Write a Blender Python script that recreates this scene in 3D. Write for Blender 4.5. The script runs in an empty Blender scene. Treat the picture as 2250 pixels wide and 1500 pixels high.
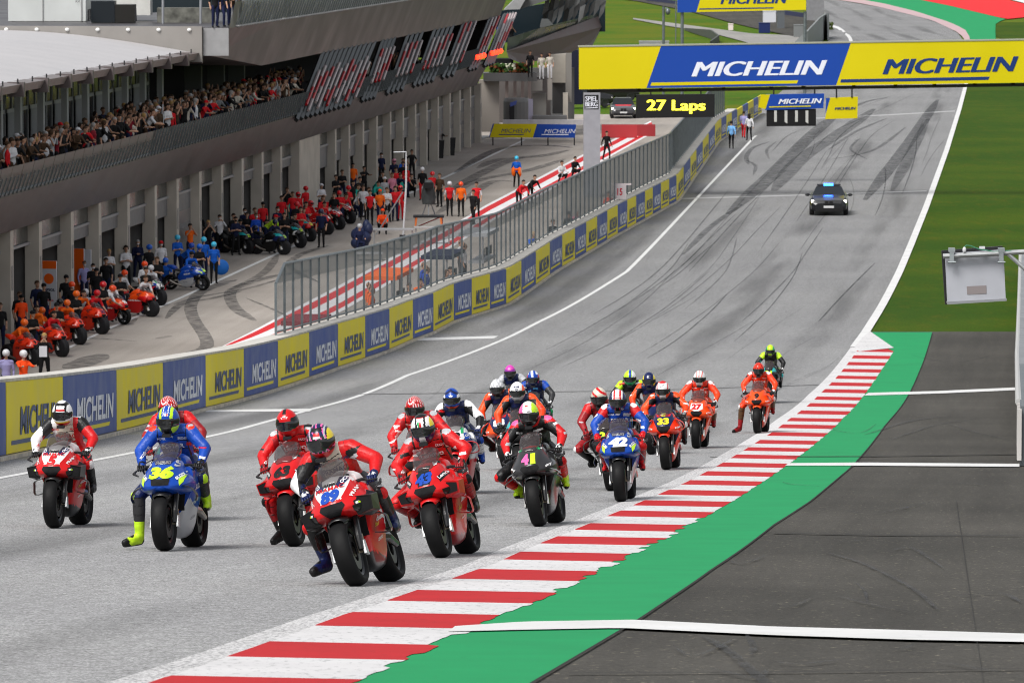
import bpy, bmesh, math, random
import numpy as np
from mathutils import Vector, Matrix
from mathutils.bvhtree import BVHTree
R = math.radians
random.seed(7); rng = np.random.RandomState(5)
scene = bpy.context.scene
COL = scene.collection
# ------------------------------------------------------------------ camera, sky, sun, exposure
F = 13000.0; PITCH = math.atan(1077/F); CH = 17.7
cam_d = bpy.data.cameras.new('camera'); cam = bpy.data.objects.new('camera', cam_d); COL.objects.link(cam)
cam_d.sensor_width = 36; cam_d.lens = 36*F/2250; cam_d.clip_start = .5; cam_d.clip_end = 5000
cam.location = (0, 0, CH); cam.rotation_euler = (math.pi/2-PITCH, 0, 0)
cam_d.dof.use_dof = True; cam_d.dof.focus_distance = 64; cam_d.dof.aperture_fstop = 14.0
scene.camera = cam
w = bpy.data.worlds.new('World'); scene.world = w; w.use_nodes = True
nt = w.node_tree; bg = nt.nodes['Background']
sky = nt.nodes.new('ShaderNodeTexSky'); sky.sky_type = 'NISHITA'; sky.sun_disc = False
SUN_EL, SUN_AZ = R(52), R(215)      # azimuth clockwise from +Y
sky.sun_elevation = SUN_EL; sky.sun_rotation = SUN_AZ; sky.dust_density = 3; sky.air_density = 1.0
hs = nt.nodes.new('ShaderNodeHueSaturation'); hs.inputs['Saturation'].default_value = .25
nt.links.new(sky.outputs[0], hs.inputs['Color']); nt.links.new(hs.outputs[0], bg.inputs[0]); bg.inputs[1].default_value = .085
sd = bpy.data.lights.new('sun', 'SUN'); sd.energy = 1.5; sd.angle = R(26); sd.color = (1, .97, .93)
so = bpy.data.objects.new('sun', sd); COL.objects.link(so)
sdir = Vector((math.sin(SUN_AZ)*math.cos(SUN_EL), math.cos(SUN_AZ)*math.cos(SUN_EL), math.sin(SUN_EL)))
so.rotation_euler = sdir.to_track_quat('Z', 'Y').to_euler(); so.location = (0, 0, 60)
scene.view_settings.view_transform = 'Standard'; scene.view_settings.look = 'None'
scene.view_settings.exposure = 1.0; scene.view_settings.gamma = 1
scene.cycles.use_denoising = True; scene.cycles.filter_width = 1.0
scene.cycles.max_bounces = 6; scene.cycles.transparent_max_bounces = 16; scene.cycles.caustics_reflective = False

# ------------------------------------------------------------------ terrain heights, pixel -> ground
KN = [(0,16.2),(52,11.24),(62,10.33),(73.4,9.36),(82.3,8.64),(100,7.22),(116,5.95),(127.5,5.07),(136,4.44),(162.5,2.62),(180,1.72),(203,.85),(225,.32),(250,.08),(275,0.),(300,0.)]
def base(y): return -.0081*(min(max(y, 216), 700)-216)
def prof(y):
    b = base(y)
    if y >= 275: return b
    if y < 0: return 16.2-.095*y
    for i in range(len(KN)-1):
        if KN[i+1][0] > y: break
    def m(j):
        j0 = max(j-1, 0); j1 = min(j+1, len(KN)-1)
        return (KN[j1][1]-KN[j0][1])/(KN[j1][0]-KN[j0][0])
    x0, y0 = KN[i]; x1, y1 = KN[i+1]; h = x1-x0; t = (y-x0)/h
    return b+(2*t**3-3*t*t+1)*y0+(t**3-2*t*t+t)*h*m(i)+(-2*t**3+3*t*t)*y1+(t**3-t*t)*h*m(i+1)
CP, SP = math.cos(PITCH), math.sin(PITCH)
def G(px, py, tr=True, z=0.0):
    u = (px-1125)/F; v = (750-py)/F
    d = (u, CP+v*SP, -SP+v*CP); f = prof if tr else base
    lo, hi = 5., 3000.
    for _ in range(50):
        m = (lo+hi)/2
        if CH+d[2]*m-z > f(d[1]*m): lo = m
        else: hi = m
    return Vector((d[0]*lo, d[1]*lo, f(d[1]*lo)+z))
def GP(px, py): return G(px, py, False)
def at(px, py, Y):
    """world point seen at a pixel at distance Y"""
    u = (px-1125)/F; v = (750-py)/F
    d = (u, CP+v*SP, -SP+v*CP); t = Y/d[1]
    return Vector((d[0]*t, Y, CH+d[2]*t))
def PX(p):
    dz = p[2]-CH; f = p[1]*CP-dz*SP; u = p[1]*SP+dz*CP
    return (1125+F*p[0]/f, 750-F*u/f)
def lerp_poly(pts, y):
    """x of a polyline (list of (x, y) with increasing y) at y"""
    if y <= pts[0][1]: a, b = pts[0], pts[1]
    elif y >= pts[-1][1]: a, b = pts[-2], pts[-1]
    else:
        for i in range(len(pts)-1):
            if pts[i+1][1] >= y: break
        a, b = pts[i], pts[i+1]
    return a[0]+(b[0]-a[0])*(y-a[1])/(b[1]-a[1])

# ------------------------------------------------------------------ materials
_M = {}
def mat(name, col, rough=.6, metal=0., spec=.28, coat=0., alpha=1., noise=0., nscale=3., bump=0., bscale=40., emit=0., ecol=None):
    if name in _M: return _M[name]
    m = bpy.data.materials.new(name); m.use_nodes = True; nt = m.node_tree; b = nt.nodes['Principled BSDF']
    c = (col[0], col[1], col[2], 1)
    b.inputs['Base Color'].default_value = c; b.inputs['Roughness'].default_value = rough
    b.inputs['Metallic'].default_value = metal; b.inputs['Specular IOR Level'].default_value = spec
    if coat: b.inputs['Coat Weight'].default_value = coat; b.inputs['Coat Roughness'].default_value = .08
    if alpha < 1: b.inputs['Alpha'].default_value = alpha
    if emit: b.inputs['Emission Color'].default_value = (*(ecol or col), 1); b.inputs['Emission Strength'].default_value = emit
    tc = nt.nodes.new('ShaderNodeTexCoord') if (noise or bump) else None
    if noise:
        n = nt.nodes.new('ShaderNodeTexNoise'); n.inputs['Scale'].default_value = nscale; n.inputs['Detail'].default_value = 6
        r = nt.nodes.new('ShaderNodeMapRange'); r.inputs[1].default_value = .3; r.inputs[2].default_value = .7
        r.inputs[3].default_value = 1-noise; r.inputs[4].default_value = 1+noise
        x = nt.nodes.new('ShaderNodeVectorMath'); x.operation = 'SCALE'; x.inputs[0].default_value = c[:3]
        nt.links.new(tc.outputs['Object'], n.inputs['Vector']); nt.links.new(n.outputs[0], r.inputs[0])
        nt.links.new(r.outputs[0], x.inputs['Scale']); nt.links.new(x.outputs[0], b.inputs['Base Color'])
        r2 = nt.nodes.new('ShaderNodeMapRange'); r2.inputs[1].default_value = .3; r2.inputs[2].default_value = .7
        r2.inputs[3].default_value = max(rough-.08, 0); r2.inputs[4].default_value = min(rough+.1, 1)
        nt.links.new(n.outputs[0], r2.inputs[0]); nt.links.new(r2.outputs[0], b.inputs['Roughness'])
    if bump:
        n = nt.nodes.new('ShaderNodeTexNoise'); n.inputs['Scale'].default_value = bscale; n.inputs['Detail'].default_value = 4
        bm_ = nt.nodes.new('ShaderNodeBump'); bm_.inputs['Strength'].default_value = bump; bm_.inputs['Distance'].default_value = .02
        nt.links.new(tc.outputs['Object'], n.inputs['Vector']); nt.links.new(n.outputs[0], bm_.inputs['Height']); nt.links.new(bm_.outputs[0], b.inputs['Normal'])
    _M[name] = m; return m

def nodes_mat(name):
    m = bpy.data.materials.new(name); m.use_nodes = True; _M[name] = m
    nt = m.node_tree; return m, nt, nt.nodes['Principled BSDF']
class NT:
    """tiny node graph helper"""
    def __init__(s, nt): s.nt = nt
    def n(s, t, **k):
        x = s.nt.nodes.new(t)
        for a, v in k.items(): setattr(x, a, v)
        return x
    def l(s, a, b): s.nt.links.new(a, b)
    def noise(s, vec, scale, detail=5, rough=.5):
        x = s.n('ShaderNodeTexNoise'); x.inputs['Scale'].default_value = scale; x.inputs['Detail'].default_value = detail; x.inputs['Roughness'].default_value = rough
        s.l(vec, x.inputs['Vector']); return x.outputs[0]
    def mapr(s, v, a, b, c, d):
        x = s.n('ShaderNodeMapRange'); s.l(v, x.inputs[0])
        for i, q in enumerate((a, b, c, d)): x.inputs[i+1].default_value = q
        return x.outputs[0]
    def math(s, op, a, b):
        x = s.n('ShaderNodeMath', operation=op)
        for i, q in enumerate((a, b)):
            if isinstance(q, (int, float)): x.inputs[i].default_value = q
            else: s.l(q, x.inputs[i])
        return x.outputs[0]
    def scale(s, vec, sx, sy, sz):
        x = s.n('ShaderNodeMapping'); x.inputs['Scale'].default_value = (sx, sy, sz); s.l(vec, x.inputs[0]); return x.outputs[0]
    def mix(s, f, a, b):
        x = s.n('ShaderNodeMix', data_type='RGBA')
        if isinstance(f, (int, float)): x.inputs[0].default_value = f
        else: s.l(f, x.inputs[0])
        for i, q in ((6, a), (7, b)):
            if isinstance(q, tuple): x.inputs[i].default_value = (*q, 1)
            else: s.l(q, x.inputs[i])
        return x.outputs[2]

def asphalt(name, c1, c2, streak=.35, grain=.45, rubber=0., speck=0., far=0.):
    m, nt, b = nodes_mat(name); g = NT(nt)
    tc = g.n('ShaderNodeTexCoord'); uv = tc.outputs['UV']; ob = tc.outputs['Object']
    big = g.noise(ob, .12, 4); col = g.mix(g.mapr(big, .35, .65, 0, 1), c1, c2)
    st = g.noise(g.scale(uv, 1.1, .035, 1), 1.0, 5, .6)           # streaks along the driving direction
    st2 = g.noise(g.scale(uv, 5, .12, 1), 1.0, 3, .6)
    f = g.math('MULTIPLY', g.mapr(st, .3, .7, 1-streak, 1+streak*.5), g.mapr(st2, .3, .7, 1-streak*.3, 1+streak*.2))
    gr = g.noise(ob, 42, 2, .75); gr2 = g.noise(ob, 9, 3, .7)
    f = g.math('MULTIPLY', f, g.mapr(gr, .32, .68, 1-grain, 1+grain)); f = g.math('MULTIPLY', f, g.mapr(gr2, .3, .7, 1-grain*.35, 1+grain*.35))
    if far:                                              # resurfaced climb is paler than the rubbered start straight
        sx = g.n('ShaderNodeSeparateXYZ'); g.l(uv, sx.inputs[0])
        wob = g.math('ADD', sx.outputs[1], g.mapr(big, 0, 1, -18, 18)); f = g.math('MULTIPLY', f, g.mapr(wob, 110, 230, 1, 1-far))
    if rubber:
        lane = g.n('ShaderNodeTexWave', wave_type='BANDS', bands_direction='X'); lane.inputs['Scale'].default_value = .085
        lane.inputs['Distortion'].default_value = 1.2; lane.inputs['Detail'].default_value = 2; lane.inputs['Detail Scale'].default_value = .6
        g.l(g.scale(uv, 1, .04, 1), lane.inputs['Vector'])
        patch = g.noise(g.scale(uv, .5, .03, 1), 1.0, 3)
        f = g.math('MULTIPLY', f, g.mapr(g.math('MULTIPLY', g.mapr(lane.outputs[1], .55, .95, 0, 1), g.mapr(patch, .42, .62, 0, 1)), 0, 1, 1, 1-rubber))
    x = g.n('ShaderNodeVectorMath', operation='SCALE'); g.l(col, x.inputs[0]); g.l(f, x.inputs['Scale']); res = x.outputs[0]
    if speck:
        sp = g.noise(ob, 17, 1, .5); res = g.mix(g.mapr(sp, .70, .75, 0, speck), res, (.30, .27, .2)); sp2 = g.noise(g.scale(ob, .9, 1.3, 1), 13, 1, .5); res = g.mix(g.mapr(sp2, .71, .76, 0, speck), res, (.01, .01, .01))
    g.l(res, b.inputs['Base Color'])
    b.inputs['Roughness'].default_value = .85; b.inputs['Specular IOR Level'].default_value = .2
    bu = g.n('ShaderNodeBump'); bu.inputs['Strength'].default_value = .6; bu.inputs['Distance'].default_value = .012; g.l(gr, bu.inputs['Height']); g.l(bu.outputs[0], b.inputs['Normal'])
    return m
def grass_mat(name, c1, c2, c3):
    m, nt, b = nodes_mat(name); g = NT(nt); tc = g.n('ShaderNodeTexCoord'); ob = tc.outputs['Object']
    a = g.noise(ob, .09, 4); col = g.mix(g.mapr(a, .38, .62, 0, 1), c1, c2)
    bb = g.noise(g.scale(ob, 1, .25, 1), 1.4, 5, .7); col = g.mix(g.mapr(bb, .5, .78, 0, .7), col, c3)
    f = g.noise(g.scale(ob, 1, .4, 1), 16, 4, .75); x = g.n('ShaderNodeVectorMath', operation='SCALE'); g.l(col, x.inputs[0]); g.l(g.mapr(f, .3, .7, .55, 1.4), x.inputs['Scale'])
    g.l(x.outputs[0], b.inputs['Base Color']); b.inputs['Roughness'].default_value = .9; b.inputs['Specular IOR Level'].default_value = .1
    return m
def paint_mat(name, col, wear, wearcol, sc=1.0, thr=(.56, .7)):
    m, nt, b = nodes_mat(name); g = NT(nt); tc = g.n('ShaderNodeTexCoord'); ob = tc.outputs['Object']
    n1 = g.noise(g.scale(ob, 6, 1.6, 1), 2.2*sc, 6, .7); n2 = g.noise(ob, 1.1, 5)
    col2 = g.mix(g.mapr(n2, .35, .68, 0, .4), col, tuple(c*.72 for c in col))
    g.l(g.mix(g.mapr(n1, thr[0], thr[1], 0, wear), col2, wearcol), b.inputs['Base Color'])
    b.inputs['Roughness'].default_value = .65; b.inputs['Specular IOR Level'].default_value = .2
    n3 = g.noise(ob, 35, 2); bu = g.n('ShaderNodeBump'); bu.inputs['Strength'].default_value = .3; bu.inputs['Distance'].default_value = .01
    g.l(n3, bu.inputs['Height']); g.l(bu.outputs[0], b.inputs['Normal'])
    return m
# ------------------------------------------------------------------ mesh helpers
def link_mesh(name, verts, faces, mats, parent=None, fm=None, smooth=False, uv=None):
    me = bpy.data.meshes.new(name); me.from_pydata([tuple(v) for v in verts], [], faces)
    if not isinstance(mats, (list, tuple)): mats = [mats]
    for m in mats: me.materials.append(m)
    if fm is not None: me.polygons.foreach_set('material_index', np.array(fm, dtype=np.int32))
    if smooth: me.polygons.foreach_set('use_smooth', np.ones(len(me.polygons), dtype=bool))
    if uv is not None:
        l = me.uv_layers.new(name='UVMap'); vi = np.empty(len(me.loops), dtype=np.int32); me.loops.foreach_get('vertex_index', vi)
        l.data.foreach_set('uv', np.array(uv, dtype=np.float32)[vi].ravel())
    me.update()
    o = bpy.data.objects.new(name, me); COL.objects.link(o)
    if parent: o.parent = parent
    return o
class MB:
    """collects shapes into one mesh; every shape remembers its material slot"""
    def __init__(s): s.v = []; s.f = []; s.m = []; s.sm = []
    def add(s, vs, fs, m=0):
        k = len(s.v); s.v += [tuple(v) for v in vs]; s.f += [tuple(i+k for i in f) for f in fs]; s.m += [m]*len(fs); return s
    def box(s, a, b, m=0):
        (x0, y0, z0), (x1, y1, z1) = a, b
        return s.add([(x0,y0,z0),(x1,y0,z0),(x1,y1,z0),(x0,y1,z0),(x0,y0,z1),(x1,y0,z1),(x1,y1,z1),(x0,y1,z1)],
                     [(0,3,2,1),(4,5,6,7),(0,1,5,4),(1,2,6,5),(2,3,7,6),(3,0,4,7)], m)
    def hexa(s, p, m=0):   # 8 points, bottom ring then top ring
        return s.add(p, [(0,3,2,1),(4,5,6,7),(0,1,5,4),(1,2,6,5),(2,3,7,6),(3,0,4,7)], m)
    def tube(s, pts, r, n=8, m=0, caps=True):
        pts = [Vector(p) for p in pts]; rs = r if isinstance(r, (list, tuple)) else [r]*len(pts)
        k = len(s.v); up0 = None
        for i, p in enumerate(pts):
            d = (pts[min(i+1, len(pts)-1)]-pts[max(i-1, 0)]).normalized()
            a = (Vector((0, 0, 1)) if abs(d.z) < .9 else Vector((1, 0, 0))) if up0 is None else up0
            u = d.cross(a); u = u.normalized() if u.length > 1e-6 else Vector((1, 0, 0)); v = d.cross(u).normalized(); up0 = -v if False else a
            for j in range(n):
                t = 2*math.pi*j/n; s.v.append(tuple(p+(u*math.cos(t)+v*math.sin(t))*rs[i]))
        for i in range(len(pts)-1):
            for j in range(n): s.f.append((k+i*n+j, k+i*n+(j+1) % n, k+(i+1)*n+(j+1) % n, k+(i+1)*n+j)); s.m.append(m)
        if caps:
            s.f.append(tuple(k+j for j in range(n))[::-1]); s.m.append(m)
            s.f.append(tuple(k+(len(pts)-1)*n+j for j in range(n))); s.m.append(m)
        return s
    def ell(s, c, r, m=0, nu=12, nv=8, rot=None):
        k = len(s.v); c = Vector(c)
        for i in range(nv+1):
            ph = math.pi*i/nv
            for j in range(nu):
                th = 2*math.pi*j/nu; v = Vector((r[0]*math.sin(ph)*math.cos(th), r[1]*math.sin(ph)*math.sin(th), r[2]*math.cos(ph)))
                if rot: v = rot @ v
                s.v.append(tuple(c+v))
        for i in range(nv):
            for j in range(nu): s.f.append((k+i*nu+j, k+(i+1)*nu+j, k+(i+1)*nu+(j+1) % nu, k+i*nu+(j+1) % nu)); s.m.append(m)
        return s
    def lathe(s, prof_, c=(0, 0, 0), axis='y', n=32, m=0):
        """profile of (radius, along) turned round an axis through c"""
        k = len(s.v); L = len(prof_)
        for j in range(n):
            t = 2*math.pi*j/n
            for r, a in prof_:
                if axis == 'y': q = (r*math.cos(t), a, r*math.sin(t))
                elif axis == 'x': q = (a, r*math.cos(t), r*math.sin(t))
                else: q = (r*math.cos(t), r*math.sin(t), a)
                s.v.append((c[0]+q[0], c[1]+q[1], c[2]+q[2]))
        for j in range(n):
            for i in range(L-1): s.f.append((k+j*L+i, k+((j+1) % n)*L+i, k+((j+1) % n)*L+i+1, k+j*L+i+1)); s.m.append(m)
        return s
    def build(s, name, mats, parent=None, smooth=False):
        return link_mesh(name, s.v, s.f, mats, parent, s.m, smooth)
def tag(o, label, cat, group=None, kind=None):
    if label: o['label'] = label
    if cat: o['category'] = cat
    if group: o['group'] = group
    if kind: o['kind'] = kind
    return o
def empty(name, loc=(0, 0, 0), rot=None):
    o = bpy.data.objects.new(name, None); COL.objects.link(o); o.location = loc; o.empty_display_size = .3
    if rot is not None: o.rotation_euler = rot
    return o
def copy_tree(o, parent=None):
    c = o.copy(); COL.objects.link(c); c.parent = parent
    for ch in list(o.children): copy_tree(ch, c)
    return c
_TX = {}
def text_mesh(txt, size=1., bold=0.02, shear=0., sx=1., space=1., res=4):
    """(verts, faces) of flat lettering centred on the origin in x, y"""
    key = (txt, bold, shear, space, res)
    if key not in _TX:
        cu = bpy.data.curves.new('t', 'FONT'); cu.body = txt; cu.size = 1; cu.offset = bold; cu.shear = shear; cu.space_character = space
        cu.resolution_u = res; cu.align_x = 'CENTER'; cu.align_y = 'CENTER'
        o = bpy.data.objects.new('t', cu); COL.objects.link(o)
        me = o.to_mesh(); vs = [tuple(v.co) for v in me.vertices]; fs = [tuple(p.vertices) for p in me.polygons]
        o.to_mesh_clear(); bpy.data.objects.remove(o); bpy.data.curves.remove(cu)
        xs = [v[0] for v in vs]; ys = [v[1] for v in vs]; cx = (min(xs)+max(xs))/2; cy = (min(ys)+max(ys))/2
        _TX[key] = ([(v[0]-cx, v[1]-cy) for v in vs], fs, max(xs)-min(xs), max(ys)-min(ys))
    v, f, W, H = _TX[key]
    return [(a*size*sx, b*size) for a, b in v], f, W*size*sx, H*size
def text_fit(txt, W, H, **k):
    v, f, w0, h0 = text_mesh(txt, **k); return [(a*W/w0, b*H/h0) for a, b in v], f
# ------------------------------------------------------------------ plan of the circuit (world metres, from measured lines)
def pl(pts, tr=True): return [(lambda q: (q.x, q.y))(G(a, b, tr)) for a, b in pts]
LINE_R = pl([(100,1560),(289,1498),(488,1432),(607,1390),(702,1356),(786,1329),(905,1289),(988,1262),(1050,1240),(1129,1204),(1218,1170),(1307,1134),(1396,1098),(1486,1060),(1545,1030),(1629,981),(1718,921),(1785,867),(1829,825),(1874,767),(1905,725),(1975,600),(2035,455),(2080,330),(2108,240),(2124,180),(2128,130),(2123,88)])
KERB_O = pl([(640,1560),(774,1493),(875,1450),(958,1414),(1015,1387),(1120,1342),(1222,1296),(1312,1254),(1390,1216),(1454,1183),(1508,1156),(1550,1134),(1620,1094),(1678,1057),(1736,1017),(1794,972),(1852,919),(1896,870),(1932,820),(1966,767)])
GREEN_O = pl([(1160,1500),(1395,1362),(1560,1250),(1700,1150),(1780,1099),(1870,1024),(1941,937),(1995,867),(2030,789),(2048,730)])
LINE_L = pl([(0,1050),(430,968),(660,900),(880,825),(1090,740),(1340,597),(1583,400),(1695,299),(1717,280)])
WALL = [(-9.75,20),(-9.75,95)]+pl([(11,1003.6),(254,952.5),(450,902.8),(534,878),(609,855.6),(677.6,832.8),(741,810),(800.7,790.8),(854,771.6),(905.6,749),(950.7,732),(995.6,708),(1035,693.6),(1075,670),(1206.7,597),(1329,522),(1436,443),(1601,312),(1673,250)])
def smooth_pl(p, n=2):
    for _ in range(n):
        p = [p[0]]+[((p[i-1][0]+2*p[i][0]+p[i+1][0])/4, p[i][1]) for i in range(1, len(p)-1)]+[p[-1]]
    return p
WALL = smooth_pl(WALL); LINE_L = smooth_pl(LINE_L, 1)
wallx = lambda y: lerp_poly(WALL, y)
rx = lambda y: lerp_poly(LINE_R, y)
ko = lambda y: lerp_poly(KERB_O, y)
go = lambda y: lerp_poly(GREEN_O, y)
lx = lambda y: lerp_poly(LINE_L, y)
def strip(name, ys, lf, rf, off, m, nx=1, hf=None, kind='structure', bevel=None):
    hf = hf or (lambda x, y: prof(y)); vs = []; fs = []; uv = []; n = nx+1
    for y in ys:
        a, b = lf(y), rf(y)
        for i in range(n):
            x = a+(b-a)*i/nx; vs.append((x, y, hf(x, y)+off)); uv.append((x-rx(y) if kind else x, y))
    for j in range(len(ys)-1):
        for i in range(nx): fs.append((j*n+i, j*n+i+1, (j+1)*n+i+1, (j+1)*n+i))
    o = link_mesh(name, vs, fs, m, uv=uv)
    if kind: o['kind'] = kind
    return o
def yr(a, b, st):
    n = max(1, int(round((b-a)/st))); return [a+(b-a)*i/n for i in range(n+1)]
ys_near = yr(8, 300, 3)
M_track = asphalt('track asphalt', (.27, .27, .272), (.31, .31, .308), .08, .8, .42, 0, .24)
M_apron = asphalt('run-off asphalt', (.050, .047, .041), (.074, .069, .060), .22, .38, 0, .8)
M_pit = asphalt('pit lane concrete', (.29, .26, .23), (.37, .335, .30), .14, .16)
M_side = asphalt('service road', (.25, .245, .23), (.30, .29, .27), .1, .15)
M_grass = grass_mat('verge grass', (.024, .064, .0004), (.042, .080, .0006), (.085, .08, .002))
M_grass2 = grass_mat('meadow grass', (.05, .12, .003), (.10, .13, .004), (.15, .12, .01))
M_green = paint_mat('green run-off paint', (.001, .27, .085), .3, (.004, .17, .06), .6, (.6, .72))
M_red = paint_mat('kerb red', (.46, .006, .010), .45, (.22, .008, .01), 1)
M_white = paint_mat('kerb white', (.62, .61, .61), .7, (.26, .26, .26), 1.3, (.54, .66))
M_line = paint_mat('line white', (.66, .66, .65), .3, (.4, .4, .4), 1)
M_pred = paint_mat('wall-side red', (.62, .02, .025), .2, (.4, .05, .05), 1)
M_pwhite = paint_mat('wall-side white', (.76, .75, .76), .2, (.5, .5, .5), 1)
# ground: one sheet to the horizon, low terrace left of the pit wall, hill right of it
YS = yr(-40, 0, 10)+yr(3, 300, 3)+yr(310, 700, 20)[1:]+[900, 1250, 1700, 3000]
def terrain():
    vs = []; fs = []
    for y in YS:
        wx = wallx(min(y, 420)) if y < 420 else 18+.1*(y-420)
        for x, h in ((-900, base(y)-.08), (-60, base(y)-.08), (wx-.25, base(y)-.08), (wx, prof(y)-.08), (wx+12, prof(y)-.08), (80, prof(y)-.08), (900, prof(y)-.08)):
            vs.append((x, y, h if y < 1250 else -4.1+(y-1250)*.06))
    n = 7
    for j in range(len(YS)-1):
        for i in range(n-1): fs.append((j*n+i, j*n+i+1, (j+1)*n+i+1, (j+1)*n+i))
    o = link_mesh('ground', vs, fs, M_grass2); o['kind'] = 'structure'
terrain()
strip('verge_grass', yr(210.6, G(2100, 196).y, 8), lambda y: rx(y)+.1, lambda y: rx(y)+60, -.03, M_grass, 2)
FARL = [(wallx(395), 395)]+pl([(1700, 215), (1790, 140), (1835, 95)])
FARY = yr(300, G(2122, 89).y, 6)
strip('race_track', yr(8, 297, 3)+FARY, lambda y: wallx(y)+.1 if y < 395 else lerp_poly(FARL, y), lambda y: rx(y)+.05, 0, M_track, 6)
# pit lane and pit-wall terrace
BE = GP(1075, 305); BS = GP(20, 740)
def bxx(y): return BS.x+(BE.x-BS.x)*(y-BS.y)/(BE.y-BS.y)
strip('pit_lane', yr(150, 440, 6), lambda y: bxx(y)-.3 if y < BE.y else bxx(y)-12, lambda y: wallx(y)-.3, 0, M_pit, 5, hf=lambda x, y: base(y))
def sheet(name, top, bot, m, off, tr=True, kind='structure', sub=12, nx=1):
    """a flat marking between two measured edges"""
    def res(p):
        d = [0]
        for i in range(len(p)-1): d.append(d[-1]+math.dist(p[i], p[i+1]))
        out = []
        for k in range(sub+1):
            t = d[-1]*k/sub; i = max(j for j in range(len(d)) if d[j] <= t+1e-6); i = min(i, len(p)-2)
            u = (t-d[i])/(d[i+1]-d[i]); out.append((p[i][0]+(p[i+1][0]-p[i][0])*u, p[i][1]+(p[i+1][1]-p[i][1])*u))
        return out
    a = [G(x, y, tr) for x, y in res(top)]; b = [G(x, y, tr) for x, y in res(bot)]
    h = prof if tr else base; vs = []; fs = []; n = nx+1
    for p, q in zip(a, b):
        for i in range(n):
            v = p.lerp(q, i/nx); vs.append((v.x, v.y, h(v.y)+off))
    for j in range(len(a)-1):
        for i in range(nx): fs.append((j*n+i, (j+1)*n+i, (j+1)*n+i+1, j*n+i+1))
    o = link_mesh(name, vs, fs, m, uv=[(v[0], v[1]) for v in vs])
    if kind: o['kind'] = kind
    return o
# run-off, green band, kerb
strip('run_off_area', yr(8, 210.35, 3), lambda y: rx(y)+.05, lambda y: rx(y)+42, -.012, M_apron, 6)
strip('green_run_off', yr(14, 209.9, 2), lambda y: rx(y)+.06, go, -.004, M_green, 3)
def kerb():
    ys = [14+i*.22 for i in range(int((200-14)/.22))]; vs = []; fs = []; fm = []; r = random.Random(3)
    py = [769.9,785.3,800,815,829.6,845,860,875.8,890.9,907,923,938,955,972,988,1004.6,1022.7,1042,1061.8,1084,1107,1131,1159.6,1189,1224,1265,1311.6,1364,1431,1513,1615,1740]
    yc = [G(1500, p).y for p in py]
    hw = []
    for i, c in enumerate(yc):
        a = yc[max(i-1, 0)]; b = yc[min(i+1, len(yc)-1)]; hw.append(abs(a-b)/(2 if 0 < i < len(yc)-1 else 1)*.245)
    jag = 0
    for k, y in enumerate(ys):
        if k % 3 == 0: jag = r.uniform(-.06, .06)
        tap = min(1, max(0, (208-y)/11)) if y > 197 else 1
        o = rx(y)+(ko(y)-rx(y))*tap+jag*(1 if y < 75 else .25)
        W = ko(y)-rx(y)
        fi = .145
        for c, h in zip(yc, hw):
            if abs(y-c) <= h: fi = .135
        a = rx(y)
        for x, z in ((a-.12, .004), (a+.1, .012), (a+W*fi, .022), (o, .0)): vs.append((x, y, prof(y)+z))
    for j in range(len(ys)-1):
        red = any(abs((ys[j]+ys[j+1])/2-c) <= h for c, h in zip(yc, hw))
        for i in range(3):
            fs.append((j*4+i, j*4+i+1, (j+1)*4+i+1, (j+1)*4+i)); fm.append(1 if (red and i == 2) else (2 if i < 2 and ys[j] < 120 else 0))
    o = link_mesh('kerb', vs, fs, [M_white, M_red, paint_mat('kerb white worn', (.60, .59, .59), .85, (.20, .20, .20), 2.6, (.47, .58))], fm=fm); o['kind'] = 'structure'
kerb()
sheet('kerb_end', [(1912,729),(1964,765)], [(1895,742),(1868,775)], M_white, .02, sub=3)
def line(name, xf, ys, wd, m, off=.006, hf=None):
    return strip(name, ys, lambda y: xf(y)-wd/2, lambda y: xf(y)+wd/2, off, m, 1, hf)
line('track_edge_line', lambda y: rx(y)+.0, yr(200, G(2100,92).y, 5), .32, M_line, .01)
line('pit_side_line', lx, yr(30, 400, 3), .17, M_line)
sheet('run_off_marking', [(1000,1376),(1150,1366),(1395,1362),(1700,1377),(2000,1385),(2300,1394)], [(985,1388),(1150,1384),(1365,1380),(1700,1396),(2000,1406),(2300,1412)], M_line, .006, sub=30)
sheet('run_off_marking', [(1733,1017.5),(1900,1016),(2240,1019)], [(1725,1023),(1900,1023),(2240,1025.5)], M_line, .006, sub=14)
sheet('run_off_marking', [(1908,863),(2060,859),(2235,851)], [(1898,869),(2060,864.5),(2235,857)], M_line, .006, sub=14)
sheet('track_marking', [(452,901),(560,899.5),(690,898)], [(452,905.5),(560,904.5),(680,904)], M_line, .008, sub=8)
sheet('track_marking', [(912,743.5),(1000,740.5),(1095,738)], [(905,749),(1000,746),(1085,743.5)], M_line, .008, sub=8)
M_thin = paint_mat('worn line', (.42, .42, .42), .8, (.25, .25, .25), 1)
sheet('grid_marking', [(1440,437.5),(1700,430),(2036,419)], [(1440,439.5),(1700,432),(2036,421)], M_thin, .008, sub=8)
sheet('grid_marking', [(1790,259.5),(1950,252),(2098,243.5)], [(1790,261.5),(1950,254),(2098,245.5)], M_thin, .008, sub=8)
M_seam = mat('tar seam', (.09, .09, .09), .8)
sheet('tar_seam', [(790,866),(1100,862),(1400,858),(1800,845)], [(790,867),(1100,863),(1400,859),(1800,846)], M_seam, .008, sub=20)
sheet('pit_lane_line', [(120,776),(184,746),(240,719),(395,653),(598,560),(700,513),(975,389),(1150,307)], [(128,777),(190,748),(246,721),(401,655),(604,562),(706,515),(980,391),(1155,308)], M_line, .008, False, sub=30)
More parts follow.
